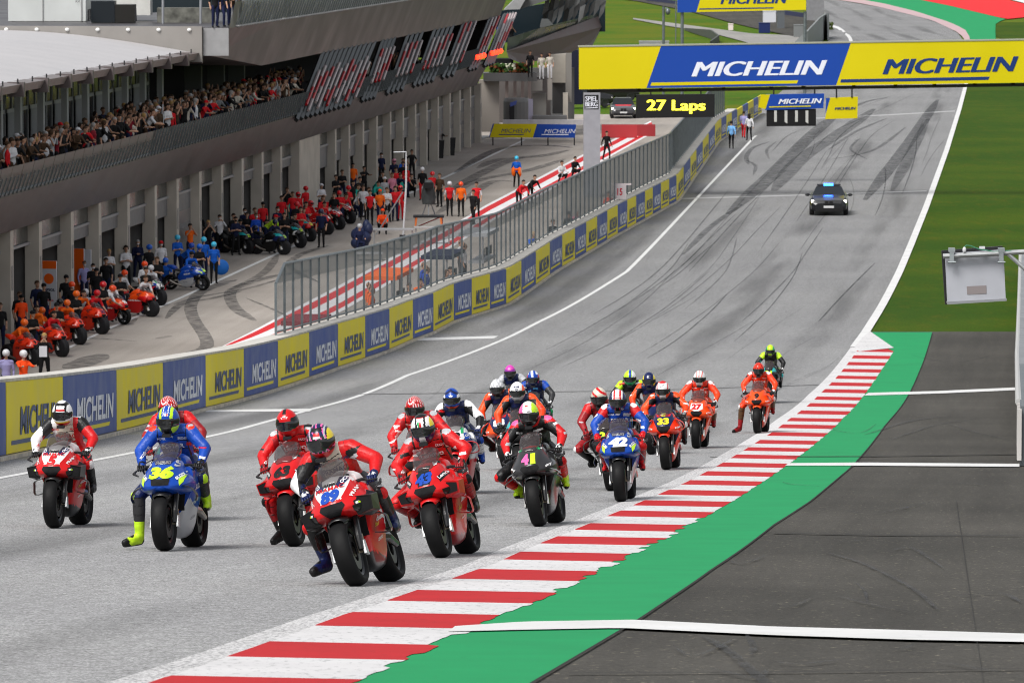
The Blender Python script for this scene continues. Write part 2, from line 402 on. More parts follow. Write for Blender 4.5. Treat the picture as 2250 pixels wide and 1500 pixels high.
# red and white striped strip along the pit wall
PT = [(473,769),(556,727),(636,684),(725,638),(860,566),(995,495),(1060,455),(1160,403),(1280,340),(1430,266)]
PB = [(476,771),(566,760),(646,736),(756,682),(880,610),(1010,534),(1080,487),(1175,437),(1280,379),(1440,290)]
for f0, f1, m in ((0,.12,0),(.12,.38,1),(.38,.66,0),(.66,.87,1),(.87,1,0)):
    mixp = lambda f: [(a[0]+(b[0]-a[0])*f, a[1]+(b[1]-a[1])*f) for a, b in zip(PT, PB)]
    sheet('painted_strip', mixp(f0), mixp(f1), (M_pwhite, M_pred)[m], .014, False, sub=40)
# far end: track bends left, painted run-off
FI = [(1795,-20),(1808,10),(1813,40),(1815,70),(1822,100),(1850,130)]
sheet('far_bend', [(1760,-24),(1824,-2),(1936,17),(2048,45),(2103,71),(2124,100)], FI, M_track, .01, sub=24, nx=4)
sheet('far_kerb', [(1870,-4),(1940,8),(2010,25),(2085,49),(2120,65),(2133,86),(2136,110)], [(1824,-2),(1890,8),(1936,17),(2048,45),(2103,71),(2122,87),(2124,110)], paint_mat('far kerb', (.5,.36,.37), .5, (.5,.2,.2), 1), .03, sub=20)
sheet('far_green_run_off', [(1960,-12),(2085,13),(2211,43),(2188,50),(2187,70),(2189,110)], [(1870,-4),(1940,8),(2010,25),(2085,49),(2133,86),(2136,110)], M_green, .02, sub=24)
sheet('far_red_run_off', [(2150,-24),(2211,0),(2262,12),(2300,22)], [(1960,-12),(2085,13),(2211,43),(2300,34)], paint_mat('bright red run-off', (.75,.012,.015), .1, (.5,.05,.05)), .04, sub=16)
sheet('far_white_run_off', [(2230,-34),(2320,-10)], [(2190,-8),(2320,26)], M_pwhite, .05, sub=8)
strip('far_verge', yr(G(2100, 196).y, G(2200, 49).y, 12), lambda y: rx(y)+.1 if y < G(2136, 110).y else G(2189, 80).x+.02*(y-G(2189,80).y), lambda y: rx(min(y, 700))+60, -.02, M_grass, 2)
sheet('service_road', [(1391,40),(1470,50),(1560,62),(1650,74),(1740,78),(1800,90)], [(1391,43),(1470,58),(1560,72),(1650,96),(1690,112),(1760,130)], M_side, .01, sub=14)
sheet('far_yard', [(1330,-6),(1500,4),(1620,22),(1760,30),(1800,50)], [(1400,3),(1520,26),(1620,54),(1720,76),(1800,90)], M_apron, .02, sub=8)
line('far_edge_line', lambda y: 0, [0, 1], .1, M_line).name = 'spare_line'
bpy.data.objects.remove(bpy.data.objects['spare_line'])
sheet('far_edge_line', [(1815,52),(1845,60),(1870,80),(1880,110)], [(1815,56),(1840,64),(1863,82),(1872,110)], M_line, .03, sub=10)
# skid marks: dark rubber lines
M_skid, nt_, b_ = nodes_mat('rubber marks'); g_ = NT(nt_)
tr_ = g_.n('ShaderNodeBsdfTransparent'); mx_ = g_.n('ShaderNodeMixShader'); out_ = [n for n in nt_.nodes if n.type == 'OUTPUT_MATERIAL'][0]
tc_ = g_.n('ShaderNodeTexCoord'); b_.inputs['Base Color'].default_value = (.035, .035, .037, 1); b_.inputs['Roughness'].default_value = .6
fac_ = g_.math('MULTIPLY', g_.mapr(g_.noise(tc_.outputs['Object'], 2.5, 4), .35, .65, .2, 1), g_.mapr(g_.noise(g_.scale(tc_.outputs['UV'], 1, 1, 1), 1.0, 1), .2, .8, .25, .85))
g_.l(fac_, mx_.inputs[0]); g_.l(tr_.outputs[0], mx_.inputs[1]); g_.l(b_.outputs[0], mx_.inputs[2]); g_.l(mx_.outputs[0], out_.inputs[0])
def skids(name, curves, tr, off):
    vs = []; fs = []; uv = []
    for q, (pts, wd) in enumerate(curves):
        P = [G(a, b, tr) for a, b in pts]; cr = []
        for i in range(len(P)-1):
            p0, p1, p2, p3 = P[max(i-1, 0)], P[i], P[i+1], P[min(i+2, len(P)-1)]
            for t in (0, .2, .4, .6, .8):
                cr.append(.5*((2*p1)+(p2-p0)*t+(2*p0-5*p1+4*p2-p3)*t*t+(3*p1-p0-3*p2+p3)*t**3))
        cr.append(P[-1]); k = len(vs)
        for i, p in enumerate(cr):
            d = (cr[min(i+1, len(cr)-1)]-cr[max(i-1, 0)]); d.z = 0; d.normalize(); n = Vector((-d.y, d.x, 0))
            e = min(i, len(cr)-1-i)/4; ww = wd/2*min(1, .3+e)
            for s in (-1, 1):
                v = p+n*ww*s; vs.append((v.x, v.y, (prof if tr else base)(v.y)+off+.0004*(q % 8))); uv.append((q*3.7, q*1.3))
        for i in range(len(cr)-1): fs.append((k+2*i, k+2*i+1, k+2*i+3, k+2*i+2))
    o = link_mesh(name, vs, fs, M_skid, uv=uv); o['kind'] = 'structure'; return o
rs = random.Random(11); cur = []
for k in range(34):                       # long faint tyre lines down the straight
    x0 = rs.uniform(.12, .95); y0 = rs.uniform(180, 380); L = rs.uniform(30, 110); dr = rs.uniform(-.09, .07); pts = []
    for i in range(5):
        y = y0+L*i/4; f = x0+dr*(i/4)**2; X = lx(y)+(rx(y)-lx(y))*min(max(f, .03), .98); pts.append(PX((X, y, prof(y))))
    cur.append((pts, rs.uniform(.035, .085)))
for k in range(12):                       # faint curved lines nearer the kerb
    x0 = rs.uniform(.2, .98); y0 = rs.uniform(120, 190); L = rs.uniform(12, 45); dr = rs.uniform(-.14, .14); pts = []
    for i in range(5):
        y = y0+L*i/4; f = x0+dr*(i/4)**2; X = lx(y)+(rx(y)-lx(y))*min(max(f, .03), .98); pts.append(PX((X, y, prof(y))))
    cur.append((pts, rs.uniform(.015, .03)))
for y0 in (0, 1, 2, 3):                   # heavy rubber at the grid
    pass
cur += [([(1645,362),(1640,345),(1655,325),(1690,312)], .3),([(1640,352),(1660,365),(1655,385)], .22),([(1690,350),(1685,330),(1705,312)], .2),
 ([(1905,350),(1870,330),(1880,312),(1890,305)], .2),([(1700,420),(1760,350),(1850,290),(1920,240)], 1.1),([(1600,470),(1700,380),(1780,300),(1840,250)], 1.0),
 ([(1900,440),(1970,350),(2020,280),(2060,220)], .8),([(1960,420),(2000,340),(2040,260)], .7),([(1820,330),(1880,290),(1950,260)], .3),([(1830,350),(1920,330),(1990,280)], .3),
 ([(1500,560),(1560,500),(1630,450)], .35),([(1850,250),(1900,225),(1950,215)], .4),([(1990,150),(1960,160),(1985,185)], .3)]
skids('track_skid_marks', cur, True, .012)
skids('run_off_skid_marks', [([(1540,1395),(1600,1430),(1680,1500),(1720,1540)], .07),([(1640,1395),(1655,1420),(1650,1440)], .05),([(1880,1280),(1900,1300),(1905,1325)], .03),
 ([(1820,1215),(1900,1240),(2000,1290),(2060,1340)], .05),([(1840,1310),(1920,1330),(2000,1345)], .04),([(1700,1455),(1760,1460),(1850,1450)], .05),([(1780,1190),(1860,1190),(1930,1183)], .04),([(1900,955),(2000,925),(2090,915)], .12),([(1960,965),(2050,935),(2150,920)], .1)], True, .008)
skids('pit_skid_marks', [([(385,780),(455,760),(425,700),(420,670),(445,640),(520,615)], .5),([(560,705),(520,680),(505,650),(520,632),(590,610),(700,590)], .5),([(365,700),(400,668),(470,655),(530,640)], .35),
 ([(380,670),(440,652),(540,635),(620,612)], .25),([(150,810),(190,795),(225,778)], 1.1),([(500,640),(560,612),(590,590),(610,560)], .4),([(540,655),(600,680),(640,700)], .15),([(60,790),(150,745),(300,750)], .2),
 ([(250,720),(280,712),(300,700)], .3),([(345,745),(375,738)], .5),([(620,590),(660,560),(720,540)], .4),([(700,620),(640,590),(650,570)], .3),([(990,420),(1060,380),(1130,350),(1200,340)], .8),([(960,450),(1040,400),(1160,375),(1240,350)], .7),
 ([(1050,370),(1100,350),(1180,345),(1250,330)], .8),([(1000,380),(1090,330),(1180,320),(1260,325)], .7),([(1020,440),(1080,400),(1130,400)], .6),([(960,470),(1010,440),(1050,430)], .6)], False, .012)

line('tar_edge', lambda y: go(y)+.02, yr(14, 209, 1.5), .022, mat('tar edge', (.016, .015, .014), .8), .003)
for k, (x0, y0, x1, y1) in enumerate(((1560, 1003, 2240, 997), (1250, 1478, 2250, 1468), (1700, 1170, 2240, 1176), (2100, 1100, 2160, 1500))):
    sheet('run_off_joint', [(x0, y0), ((x0+x1)/2, (y0+y1)/2+2), (x1, y1)], [(x0+(1.5 if k == 3 else 0), y0+(0 if k == 3 else 1)), ((x0+x1)/2+(1.5 if k == 3 else 0), (y0+y1)/2+3), (x1+(1.5 if k == 3 else 0), y1+1)], mat('run-off joint', (.028, .026, .024), .8), .004, sub=20)
skids('run_off_scuffs', [([(rs.uniform(1500, 2200), rs.uniform(1000, 1480))]*1+[(0, 0)], .05) for _ in range(0)] or [([(x, y), (x+60+40*math.sin(x), y+8+14*math.cos(y)), (x+140+60*math.sin(y), y+10+30*math.cos(x))], .03+.03*abs(math.sin(x*y))) for x, y in ((1480, 1420), (1600, 1230), (1720, 1060), (1780, 930), (1850, 1120), (1900, 1430), (1960, 1210), (2050, 1060), (2060, 1460), (1700, 1330), (2100, 1310), (1900, 800), (2000, 780), (2080, 930), (1560, 1470))], True, .010)
# ------------------------------------------------------------------ pit wall with advertising boards, debris fence
M_conc = mat('wall concrete', (.42, .40, .37), .85, noise=.25, nscale=1.5, bump=.2, bscale=12)
M_by = mat('board yellow', (.78, .65, .006), .5, noise=.06, nscale=1.2)
M_bb = mat('board blue', (.045, .085, .30), .5, noise=.08, nscale=1.2)
M_byl = mat('board lettering blue', (.045, .075, .19), .5)
M_bbl = mat('board lettering white', (.74, .76, .82), .5)
M_gal = mat('galvanised steel', (.15, .17, .18), .45, .5, noise=.15, nscale=4)
M_galm = mat('matt galvanised steel', (.30, .33, .34), .55, .4, noise=.15, nscale=4)
M_dark = mat('black plastic', (.02, .02, .022), .5)
M_steel = mat('steel grey', (.33, .34, .36), .45, .5)
WH = 1.45
def wall_at_px(px):
    lo, hi = 20., 460.
    for _ in range(40):
        m = (lo+hi)/2
        if PX((wallx(m), m, prof(m)))[0] < px: lo = m
        else: hi = m
    return lo
bnd = [-260, -120, 11, 136, 254, 356, 450, 534, 609, 677.6, 741, 800.7, 854, 905.6, 950.7, 995.6, 1035, 1075, 1110.7, 1144, 1176, 1206.7, 1234, 1262, 1286.7, 1310.7, 1333, 1356, 1377, 1396.5, 1416, 1433, 1451, 1469, 1485, 1501, 1516, 1529, 1543, 1556, 1570, 1584, 1595, 1607, 1619, 1631, 1643, 1655, 1665, 1673]
yb = [74, 88]+[wall_at_px(p) for p in bnd[2:]]
pw = empty('pit_wall', (wallx(200), 200, prof(200))); tag(pw, 'long concrete pit wall between the pit lane and the track, covered in yellow and blue boards', 'wall')
O = Vector(pw.location)
def wall_solid(y0, y1, st, a, b, z0, z1, name, m, parent, off=O):
    mb = MB(); ys = yr(y0, y1, st)
    for i in range(len(ys)-1):
        p = []
        for zt in (0, 1):
            for (yy, o_) in ((ys[i], a), (ys[i], b), (ys[i+1], b), (ys[i+1], a)):
                hb = (z0(yy) if callable(z0) else prof(yy)+z0) if zt == 0 else prof(yy)+z1
                p.append(Vector((wallx(yy)+o_, yy, hb))-off)
        mb.hexa(p)
    return mb.build(name, m, parent)
wall_solid(20, 410, 3, -.55, -.06, lambda y: base(y)-.3 if y < 275 else prof(y)-.3, WH-.03, 'concrete_core', M_conc, pw)
wall_solid(20, 410, 3, -.62, .0, WH-.03, WH+.03, 'coping', mat('coping', (.5, .48, .44), .8, noise=.2), pw)
wall_solid(20, 410, 3, -.02, .14, -.02, .07, 'footing_kerb', mat('footing', (.55, .50, .42), .8, noise=.3), pw)
for i in range(len(yb)-1):
    y0, y1 = yb[i], yb[i+1]; yel = (i % 2 == 0); n = 14 if i < 20 else 4; mb = MB()
    e = .03
    def q(t, h, off): 
        yy = y0+(y1-y0)*t; return Vector((wallx(yy)+off, yy, prof(yy)+h))-O
    for k in range(n):
        a, b = k/n, (k+1)/n
        if k == 0: a += .004
        if k == n-1: b -= .004
        mb.hexa([q(a, .09, -.07), q(a, .09, e), q(b, .09, e), q(b, .09, -.07), q(a, WH-.035, -.07), q(a, WH-.035, e), q(b, WH-.035, e), q(b, WH-.035, -.07)])
    bo = mb.build('advertising_board', M_by if yel else M_bb, pw)
    if i < 30:
        v, f = text_fit('MICHELIN', .70, .54, bold=.028, shear=0.12)
        vs = [q(.575+a, .67+b, e+.012) for a, b in v]; link_mesh('board_lettering', vs, f, M_byl if yel else M_bbl, bo)
    else:
        v, f = text_fit('MICHELIN', .74, .50, bold=.03, shear=0.1, res=2)
        vs = [q(.57+a, .67+b, e+.006) for a, b in v]; link_mesh('board_lettering', vs, f, M_byl if yel else M_bbl, bo)
    mb = MB(); mb.hexa([q(.08, .24, e+.002), q(.08, .24, e+.006), q(.84, .24, e+.006), q(.84, .24, e+.002), q(.08, .32, e+.002), q(.08, .32, e+.006), q(.86, .32, e+.006), q(.86, .32, e+.002)])
    mb.build('underline', M_byl if yel else M_by, bo)
# debris fence on the back of the wall
fe = empty('debris_fence', (wallx(230)-.8, 230, base(230))); tag(fe, 'tall grey wire mesh debris fence standing along the back of the pit wall', 'fence')
Of = Vector(fe.location)
M_mesh, nt_, b_ = nodes_mat('fence wire mesh'); g_ = NT(nt_)
b_.inputs['Base Color'].default_value = (.14, .16, .17, 1); b_.inputs['Roughness'].default_value = .6; b_.inputs['Alpha'].default_value = .5
M_mesh2, nt_, b_ = nodes_mat('fence wire mesh dense'); b_.inputs['Base Color'].default_value = (.12, .135, .145, 1); b_.inputs['Roughness'].default_value = .6; b_.inputs['Alpha'].default_value = .76
fz0, fz1 = WH+.02, WH+2.1
y = wall_at_px(640); yend = 405; ys_f = []
while y < yend: ys_f.append(y); y += 2.05
fo = -.45
def fp(yy, h, o_=fo): return Vector((wallx(yy)+o_, yy, prof(yy)+h))-Of
for i, yy in enumerate(ys_f):
    top = fz1 if i else fz1-.55
    hw = .04 if yy > 200 else .07
    mb = MB(); c = fp(yy, fz0-.5); c2 = fp(yy, top)
    mb.box((c.x-.035, c.y-hw, c.z), (c.x+.035, c.y+hw, c2.z), 0)
    if i < 100: mb.build('post', M_gal, fe)
    else:
        if i == 100: rest = MB()
        rest.v += []; rest.add(mb.v, mb.f)
if len(ys_f) > 100: rest.build('post', M_gal, fe)
mb = MB(); mt = MB(); mr = MB()
for i in range(len(ys_f)-1):
    a, b = ys_f[i], ys_f[i+1]; ta = fz1-.55 if i == 0 else fz1
    far = a > 258
    mb.add([fp(a, fz0+.1), fp(b, fz0+.1), fp(b, fz1-.55), fp(a, ta-(.55 if i else 0))], [(0, 1, 2, 3)], 1 if far else 0)
    mb.add([fp(a, ta-(.55 if i else 0)), fp(b, fz1-.55), fp(b, fz1), fp(a, ta)], [(0, 1, 2, 3)], 1)
    mr.tube([fp(a, ta), fp(b, fz1)], .045, 6); mr.tube([fp(a, fz0+.1), fp(b, fz0+.1)], .03, 6)
mb.build('wire_mesh', [M_mesh, M_mesh2], fe); mr.build('rail', M_gal, fe)['kind'] = 'stuff'

# ------------------------------------------------------------------ pit building (frame: t along towards camera, n out to the pit lane, z up)
Dd = (BS-BE); LEN = Dd.length; Dd.normalize(); Nn = Vector((Dd.y, -Dd.x, 0)).normalized()
if Nn.x < 0: Nn = -Nn
def B(t, n, z): return BE+Dd*t+Nn*n+Vector((0, 0, z))
def t_px(px, n=0, z=0):
    lo, hi = -120., 230.
    for _ in range(40):
        m = (lo+hi)/2
        if PX(B(m, n, z))[0] > px: lo = m
        else: hi = m
    return lo
M_col = mat('light precast concrete', (.46, .425, .37), .8, noise=.14, nscale=.8)
M_shut = mat('roller shutter grey', (.17, .17, .175), .5, .3, noise=.08)
M_tglass = mat('dark transom glass', (.035, .04, .04), .15, noise=.2)
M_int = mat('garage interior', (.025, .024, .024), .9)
M_fas = mat('bronze metal fascia', (.082, .075, .078), .42, .45, noise=.28, nscale=.35)
M_fas2 = mat('grey metal fascia', (.13, .13, .13), .5, .3, noise=.1, nscale=.4)
M_lgrey = mat('light grey panel', (.28, .28, .285), .5, noise=.08)
M_beige = mat('beige rendered wall', (.25, .235, .22), .8, noise=.1, nscale=.6)
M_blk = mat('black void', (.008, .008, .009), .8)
M_fin = mat('dark aluminium fin', (.05, .055, .055), .4, .6)
M_glassb, nt_, b_ = nodes_mat('smoked balcony glass')
b_.inputs['Base Color'].default_value = (.07, .08, .07, 1); b_.inputs['Roughness'].default_value = .35; b_.inputs['Alpha'].default_value = .8
pb = empty('pit_building', B(80, 0, 0)); tag(pb, 'long grey pit building with a row of garages, glass balcony and dark upper storey', 'building'); Ob = Vector(pb.location)
def BB(mb, t0, t1, n0, n1, z0, z1, m=0): mb.hexa([B(t0,n0,z0)-Ob, B(t1,n0,z0)-Ob, B(t1,n1,z0)-Ob, B(t0,n1,z0)-Ob, B(t0,n0,z1)-Ob, B(t1,n0,z1)-Ob, B(t1,n1,z1)-Ob, B(t0,n1,z1)-Ob], m)
TN = 222.0                                # near end, outside the frame
colx = [1053,1030,1007,985,959,934,909,882,854,824,794,763,733,0,613,572,528,483,435,385,337,277,214,153,83,20,-52,-130,-215]
cts = []; prev = None
for x in colx:
    if x == 0: continue
    cts.append(t_px(x, 0, 1.2))
ZG = 3.9
tw0, tw1 = t_px(697, 0, 1.2), t_px(652, 0, 1.2)
for t in cts:
    mb = MB(); BB(mb, t-.33, t+.33, -.42, .12, 0, ZG-.01, 0); c = mb.build('column', [M_col], pb)
    mb = MB(); BB(mb, t-.15, t+.15, .121, .135, 1.7, 2.6, 0); mb.build('column_sign', mat('column sign', (.24, .23, .22), .6), c)
mb = MB(); BB(mb, tw0, tw1, -.42, .14, 0, ZG-.01); mb.build('wide_pier', M_col, pb)
edges = sorted(cts+[tw0+.33, tw1-.33])
rg = random.Random(4)
shut_h = {}
M_panel = mat('white sliding panel', (.36, .36, .37), .5, noise=.06)
names_int = []
bay = 0
for i in range(len(edges)-1):
    a, b = edges[i]+.33, edges[i+1]-.33
    if b-a < 1.2 or (a > tw0-.5 and b < tw1+.5 and b-a < 4.2): continue
    xm = PX(B((a+b)/2, 0, 1.5))[0]; bay += 1
    mb = MB(); BB(mb, a, b, -.36, -.31, 3.15, ZG-.02); tr = mb.build('transom_window', M_tglass, pb)
    mb = MB(); BB(mb, a, b, -.35, -.23, 3.05, 3.15); mb.build('frame', M_lgrey, tr)
    closed = xm > 905 or abs(xm-410) < 22 or abs(xm-842) < 16
    open_ = abs(xm-50) < 35 or abs(xm-459) < 24 or abs(xm-505) < 24
    if abs(xm-946) < 13: closed = False
    if closed:
        mb = MB(); BB(mb, a, b, -.34, -.28, 0, 3.05, 0)
        for zz in (.95, 1.75): BB(mb, a+.25, b-.25, -.277, -.27, zz, zz+.55, 1)
        mb.build('garage_door', [M_shut, mat('door window', (.16, .15, .15), .3)], pb)
    else:
        h = 3.0 if open_ else rg.uniform(2.2, 2.75)
        if xm > 640: h = rg.uniform(1.9, 2.5)
        mb = MB(); k = 10
        if not open_:
            for q_ in range(k): BB(mb, a+.02, b-.02, -.34-.012*(q_ % 2), -.29, h+(3.05-h)*q_/k, h+(3.05-h)*(q_+1)/k)
            mb.build('roller_shutter', M_shut, pb)
# interiors: one dark shell with dividing walls and team backdrops
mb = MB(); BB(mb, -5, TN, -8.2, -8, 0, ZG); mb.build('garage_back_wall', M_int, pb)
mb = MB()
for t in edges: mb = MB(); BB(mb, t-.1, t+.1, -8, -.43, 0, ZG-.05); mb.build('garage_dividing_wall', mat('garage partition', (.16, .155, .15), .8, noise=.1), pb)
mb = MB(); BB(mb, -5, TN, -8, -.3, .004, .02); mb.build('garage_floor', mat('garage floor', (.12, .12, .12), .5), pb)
for (x, hw, z1, c, nm) in ((303, 1.4, 2.7, (.01, .05, .35), 'blue partition board in an open garage'), (550, 1.2, 2.9, (.55, .01, .01), 'red partition in an open garage'), (500, .9, 1.6, (.01, .04, .3), 'low blue partition in an open garage'),
    (592, 1.1, 2.4, (.5, .5, .55), 'white partition in an open garage'), (745, 1.2, 2.6, (.02, .02, .14), 'navy partition in an open garage'), (778, 1.2, 2.6, (.02, .02, .2), 'navy blue partition in an open garage')):
    t = t_px(x, -2.2, 1.2); mb = MB(); BB(mb, t-.08, t+.08, -2.2-hw, -2.2+hw, 0, z1); mb.build('partition', mat('partition %.2f %.2f' % (c[0], c[2]), c, .5), pb)['label'] = nm
# slab, lower fascia (leans outwards), balcony glass with fins
def fas(name, t0, t1, pts, m, par=pb, seg=1):
    """prism along the building from an (n, z) outline"""
    mb = MB(); k = len(pts); vs = [B(t0, n, z)-Ob for n, z in pts]+[B(t1, n, z)-Ob for n, z in pts]
    fs = [(i, (i+1) % k, k+(i+1) % k, k+i) for i in range(k)]+[tuple(range(k))[::-1], tuple(range(k, 2*k))]
    mb.add(vs, fs); return mb.build(name, m, par)
T_END = t_px(1073, .9, 4.6)
fas('lower_fascia', T_END, TN, [(-8.5, ZG), (.15, ZG), (.95, ZG+1.5), (.95, ZG+1.62), (-8.5, ZG+1.62)], M_fas)
ZT = ZG+1.62                               # terrace floor
mb = MB(); g0 = t_px(905, 1.1, ZT+.5)
for a in np.arange(t_px(1050, 1.1, ZT), TN, 2.2):
    p = [B(a+.03, .98, ZT-.02)-Ob, B(a+2.17, .98, ZT-.02)-Ob, B(a+2.17, 1.22, ZT+.98)-Ob, B(a+.03, 1.22, ZT+.98)-Ob]
    mb.add(p, [(0, 1, 2, 3)])
mb.build('balcony_glass', M_glassb, pb)
def many(name, items, m, par, most=95):
    """items: (nearness, function(mb)); the nearest become parts of their own, the rest one part"""
    items = sorted(items, key=lambda q: -q[0]); rest = MB()
    for k, (_, f) in enumerate(items):
        if k < most: q = MB(); f(q); q.build(name, m, par)
        else: f(rest)
    if rest.f: rest.build(name, m, par)['kind'] = 'stuff'
ff = []
for a in np.arange(t_px(1050, 1.1, ZT), TN, .82):
    fx = PX(B(a, 1.1, ZT+.5))[0]; h = 1.0 if (fx > 330) else .62
    p0 = B(a, 1.06, ZT-.05)-Ob; p1 = B(a-.45*h, 1.18+.12*h, ZT+h)-Ob
    if fx > -40: ff.append((a, lambda q, p0=p0, p1=p1, r_=.05 if fx > 330 else .035: q.tube([p0, p1], r_, 4)))
many('balcony_fin', ff, M_fin, pb)
mb = MB(); mb.tube([B(t_px(1050, 1.1, ZT), 1.0, ZT+.02)-Ob, B(TN, 1.0, ZT+.02)-Ob], .06, 6); mb.build('balcony_rail', M_gal, pb)
# terrace back: white roof tent end at px 430, dark recess beyond
T_TENT = t_px(436, .6, 9.2)
ZE = 9.15
fas('terrace_back_wall', T_TENT, TN, [(-5.2, ZT), (-5.0, ZT), (-5.0, ZE+.8), (-5.2, ZE+.8)], mat('terrace back wall', (.12, .125, .12), .6, noise=.1))
tcols = [0-175, -95, -45, 5, 47, 97, 149, 194, 239, 281, 320, 358]
tw = []
for x in tcols:
    t = t_px(x, -2.6, 7.5); tw.append(t); mb = MB(); BB(mb, t-.22, t+.22, -2.85, -2.6, ZT, ZE-.1); mb.build('terrace_column', mat('terrace column white', (.52, .53, .52), .6), pb)
for i in range(len(tw)-1):
    b_, a_ = tw[i], tw[i+1]; mb = MB(); BB(mb, a_+.2, b_-.2, -3.3, -3.25, ZT, ZE-.4, 0)
    BB(mb, a_+.2, b_-.2, -3.24, -3.2, ZT+2.0, ZT+2.15, 1)
    L_ = (b_-a_-.4)
    for k in range(4): BB(mb, a_+.2+L_*k/4, a_+.2+L_*k/4+.1, -3.24, -3.2, ZT, ZE-.5, 1)
    BB(mb, a_+.2+L_*.55, b_-.25, -3.22, -3.18, ZT, ZT+2.0, 2)
    mb.build('terrace_window', [mat('terrace glass', (.035, .04, .043), .2, noise=.3, nscale=.7), mat('window frame', (.40, .41, .41), .5), mat('window blind', (.30, .31, .31), .7)], pb)
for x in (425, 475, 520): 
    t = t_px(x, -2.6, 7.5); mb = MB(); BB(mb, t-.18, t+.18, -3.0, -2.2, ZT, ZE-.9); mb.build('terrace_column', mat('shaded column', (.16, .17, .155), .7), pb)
tU = t_px(498, 1.3, 10)
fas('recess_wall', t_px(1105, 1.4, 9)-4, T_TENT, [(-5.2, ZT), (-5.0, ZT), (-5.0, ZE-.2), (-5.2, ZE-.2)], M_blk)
fas('recess_floor', T_END, TN, [(-5.0, ZT-.05), (.9, ZT-.05), (.9, ZT+.01), (-5.0, ZT+.01)], mat('terrace floor', (.12, .12, .12), .8))
# vaulted membrane roof over the near terrace
mb = MB(); NS = 24; ribs = list(np.arange(T_TENT, TN+3, 3.05)); rows = []
def roofz(n): return ZE+.12+.95*math.sin(math.pi*min(1, (0.35-n)/17.5))
us = [.35-17.5*(k/NS) for k in range(NS+1)]; tt = list(np.arange(T_TENT, TN+.2, .61))
for t in tt:
    for n in us: mb.v.append(tuple(B(t, n, roofz(n)-.035*abs(math.sin(math.pi*(t-T_TENT)/3.05))**.5*0-.05*math.sin(math.pi*((t-T_TENT) % 3.05)/3.05))-Ob))
for j in range(len(tt)-1):
    for i in range(NS): a = j*(NS+1)+i; mb.f.append((a, a+1, a+NS+2, a+NS+1)); mb.m.append(0)
mb.build('membrane_roof', mat('white membrane', (.42, .41, .415), .55, noise=.03, nscale=.5), pb, smooth=True)
fas('roof_eave_beam', T_TENT-.4, TN, [(.0, ZE-.28), (.45, ZE-.2), (.62, ZE+.1), (.0, ZE+.16)], mat('eave metal', (.20, .175, .17), .5, .3, noise=.1))
for t in [t_px(x, .5, ZE) for x in (-60, -10, 41, 94, 145, 193, 238, 282, 324, 366, 404, 434)]:
    br = MB(); BB(br, t-.14, t+.14, .1, .72, ZE-.36, ZE+.17); br.build('eave_bracket', mat('eave bracket', (.12, .10, .10), .5, .3), pb)
mb = MB()
for t in ribs: mb = MB(); mb.tube([B(t+1.5, .5, ZE+.1)-Ob, B(t+1.5, .5, ZE+.3)-Ob], .03, 5); mb.build('roof_clamp', M_dark, pb)
# upper volume
ZU = 10.35
fas('upper_end_wall', T_TENT-.25, T_TENT-.02, [(-24, ZE-.3), (.75, ZE-.3), (.75, ZU+.05), (-24, ZU+.05)], M_beige)
for k in range(10): mb = MB(); mb.ell(B(T_TENT-.0, .2-1.35*k*(1.0), ZU-.1)-Ob, (.1, .1, .08), 0, 8, 6); mb.build('wall_lamp', mat('lamp bulkhead', (.8, .8, .78), .4), pb)
# slanting fascia of the upper storey: out to n 1.9 at mid height, soffit drops at px 575
tA = T_TENT-.3; tB = t_px(575, 1.2, 8.2)
def loftf(secs, name, m):
    mb = MB(); k = len(secs[0][1])
    for t, pts in secs: mb.v += [tuple(B(t, n, z)-Ob) for n, z in pts]
    for j in range(len(secs)-1):
        for i in range(k): a = j*k+i; b2 = j*k+(i+1) % k; mb.f.append((a, b2, b2+k, a+k)); mb.m.append(0)
    mb.f.append(tuple(range(k))); mb.m.append(0); mb.f.append(tuple(range((len(secs)-1)*k, len(secs)*k))[::-1]); mb.m.append(0)
    return mb.build(name, m, pb)
T_UE = t_px(1105, 1.4, 9)
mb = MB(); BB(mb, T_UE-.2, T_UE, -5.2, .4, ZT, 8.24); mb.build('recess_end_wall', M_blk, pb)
loftf([(tA, [(-24, 9.1), (1.15, 9.1), (1.95, ZU), (-24, ZU)]), (tB, [(-24, 8.25), (1.2, 8.25), (2.0, ZU), (-24, ZU)]), (T_UE, [(-24, 8.25), (1.2, 8.25), (2.0, ZU), (-24, ZU)])], 'upper_fascia', M_fas)
mb = MB(); BB(mb, tA+.0, tA+.06, .78, 1.9, 9.12, ZU-.02); mb.build('end_panel', M_lgrey, pb)
mb = MB()
for a in np.arange(T_UE, tA-1.2, 2.2):
    mb.add([B(a+.03, 2.0, ZU-.02)-Ob, B(a+2.17, 2.0, ZU-.02)-Ob, B(a+2.17, 2.3, ZU+1.15)-Ob, B(a+.03, 2.3, ZU+1.15)-Ob], [(0, 1, 2, 3)])
mb.build('upper_balcony_glass', M_glassb, pb)
many('upper_balcony_fin', [(a, lambda q, a=a: q.tube([B(a, 2.05, ZU-.02)-Ob, B(a-.5, 2.4, ZU+1.2)-Ob], .05, 4)) for a in np.arange(T_UE, tA-1.2, .9)], mat('upper fin', (.09, .10, .095), .35, .6), pb)
many('fin_bracket', [(a, lambda q, a=a: q.ell(B(a, 2.08, ZU+.03)-Ob, (.13, .13, .06), 0, 6, 4)) for a in np.arange(T_UE, tA-1.2, .9)], mat('fin bracket', (.3, .3, .3), .5), pb)
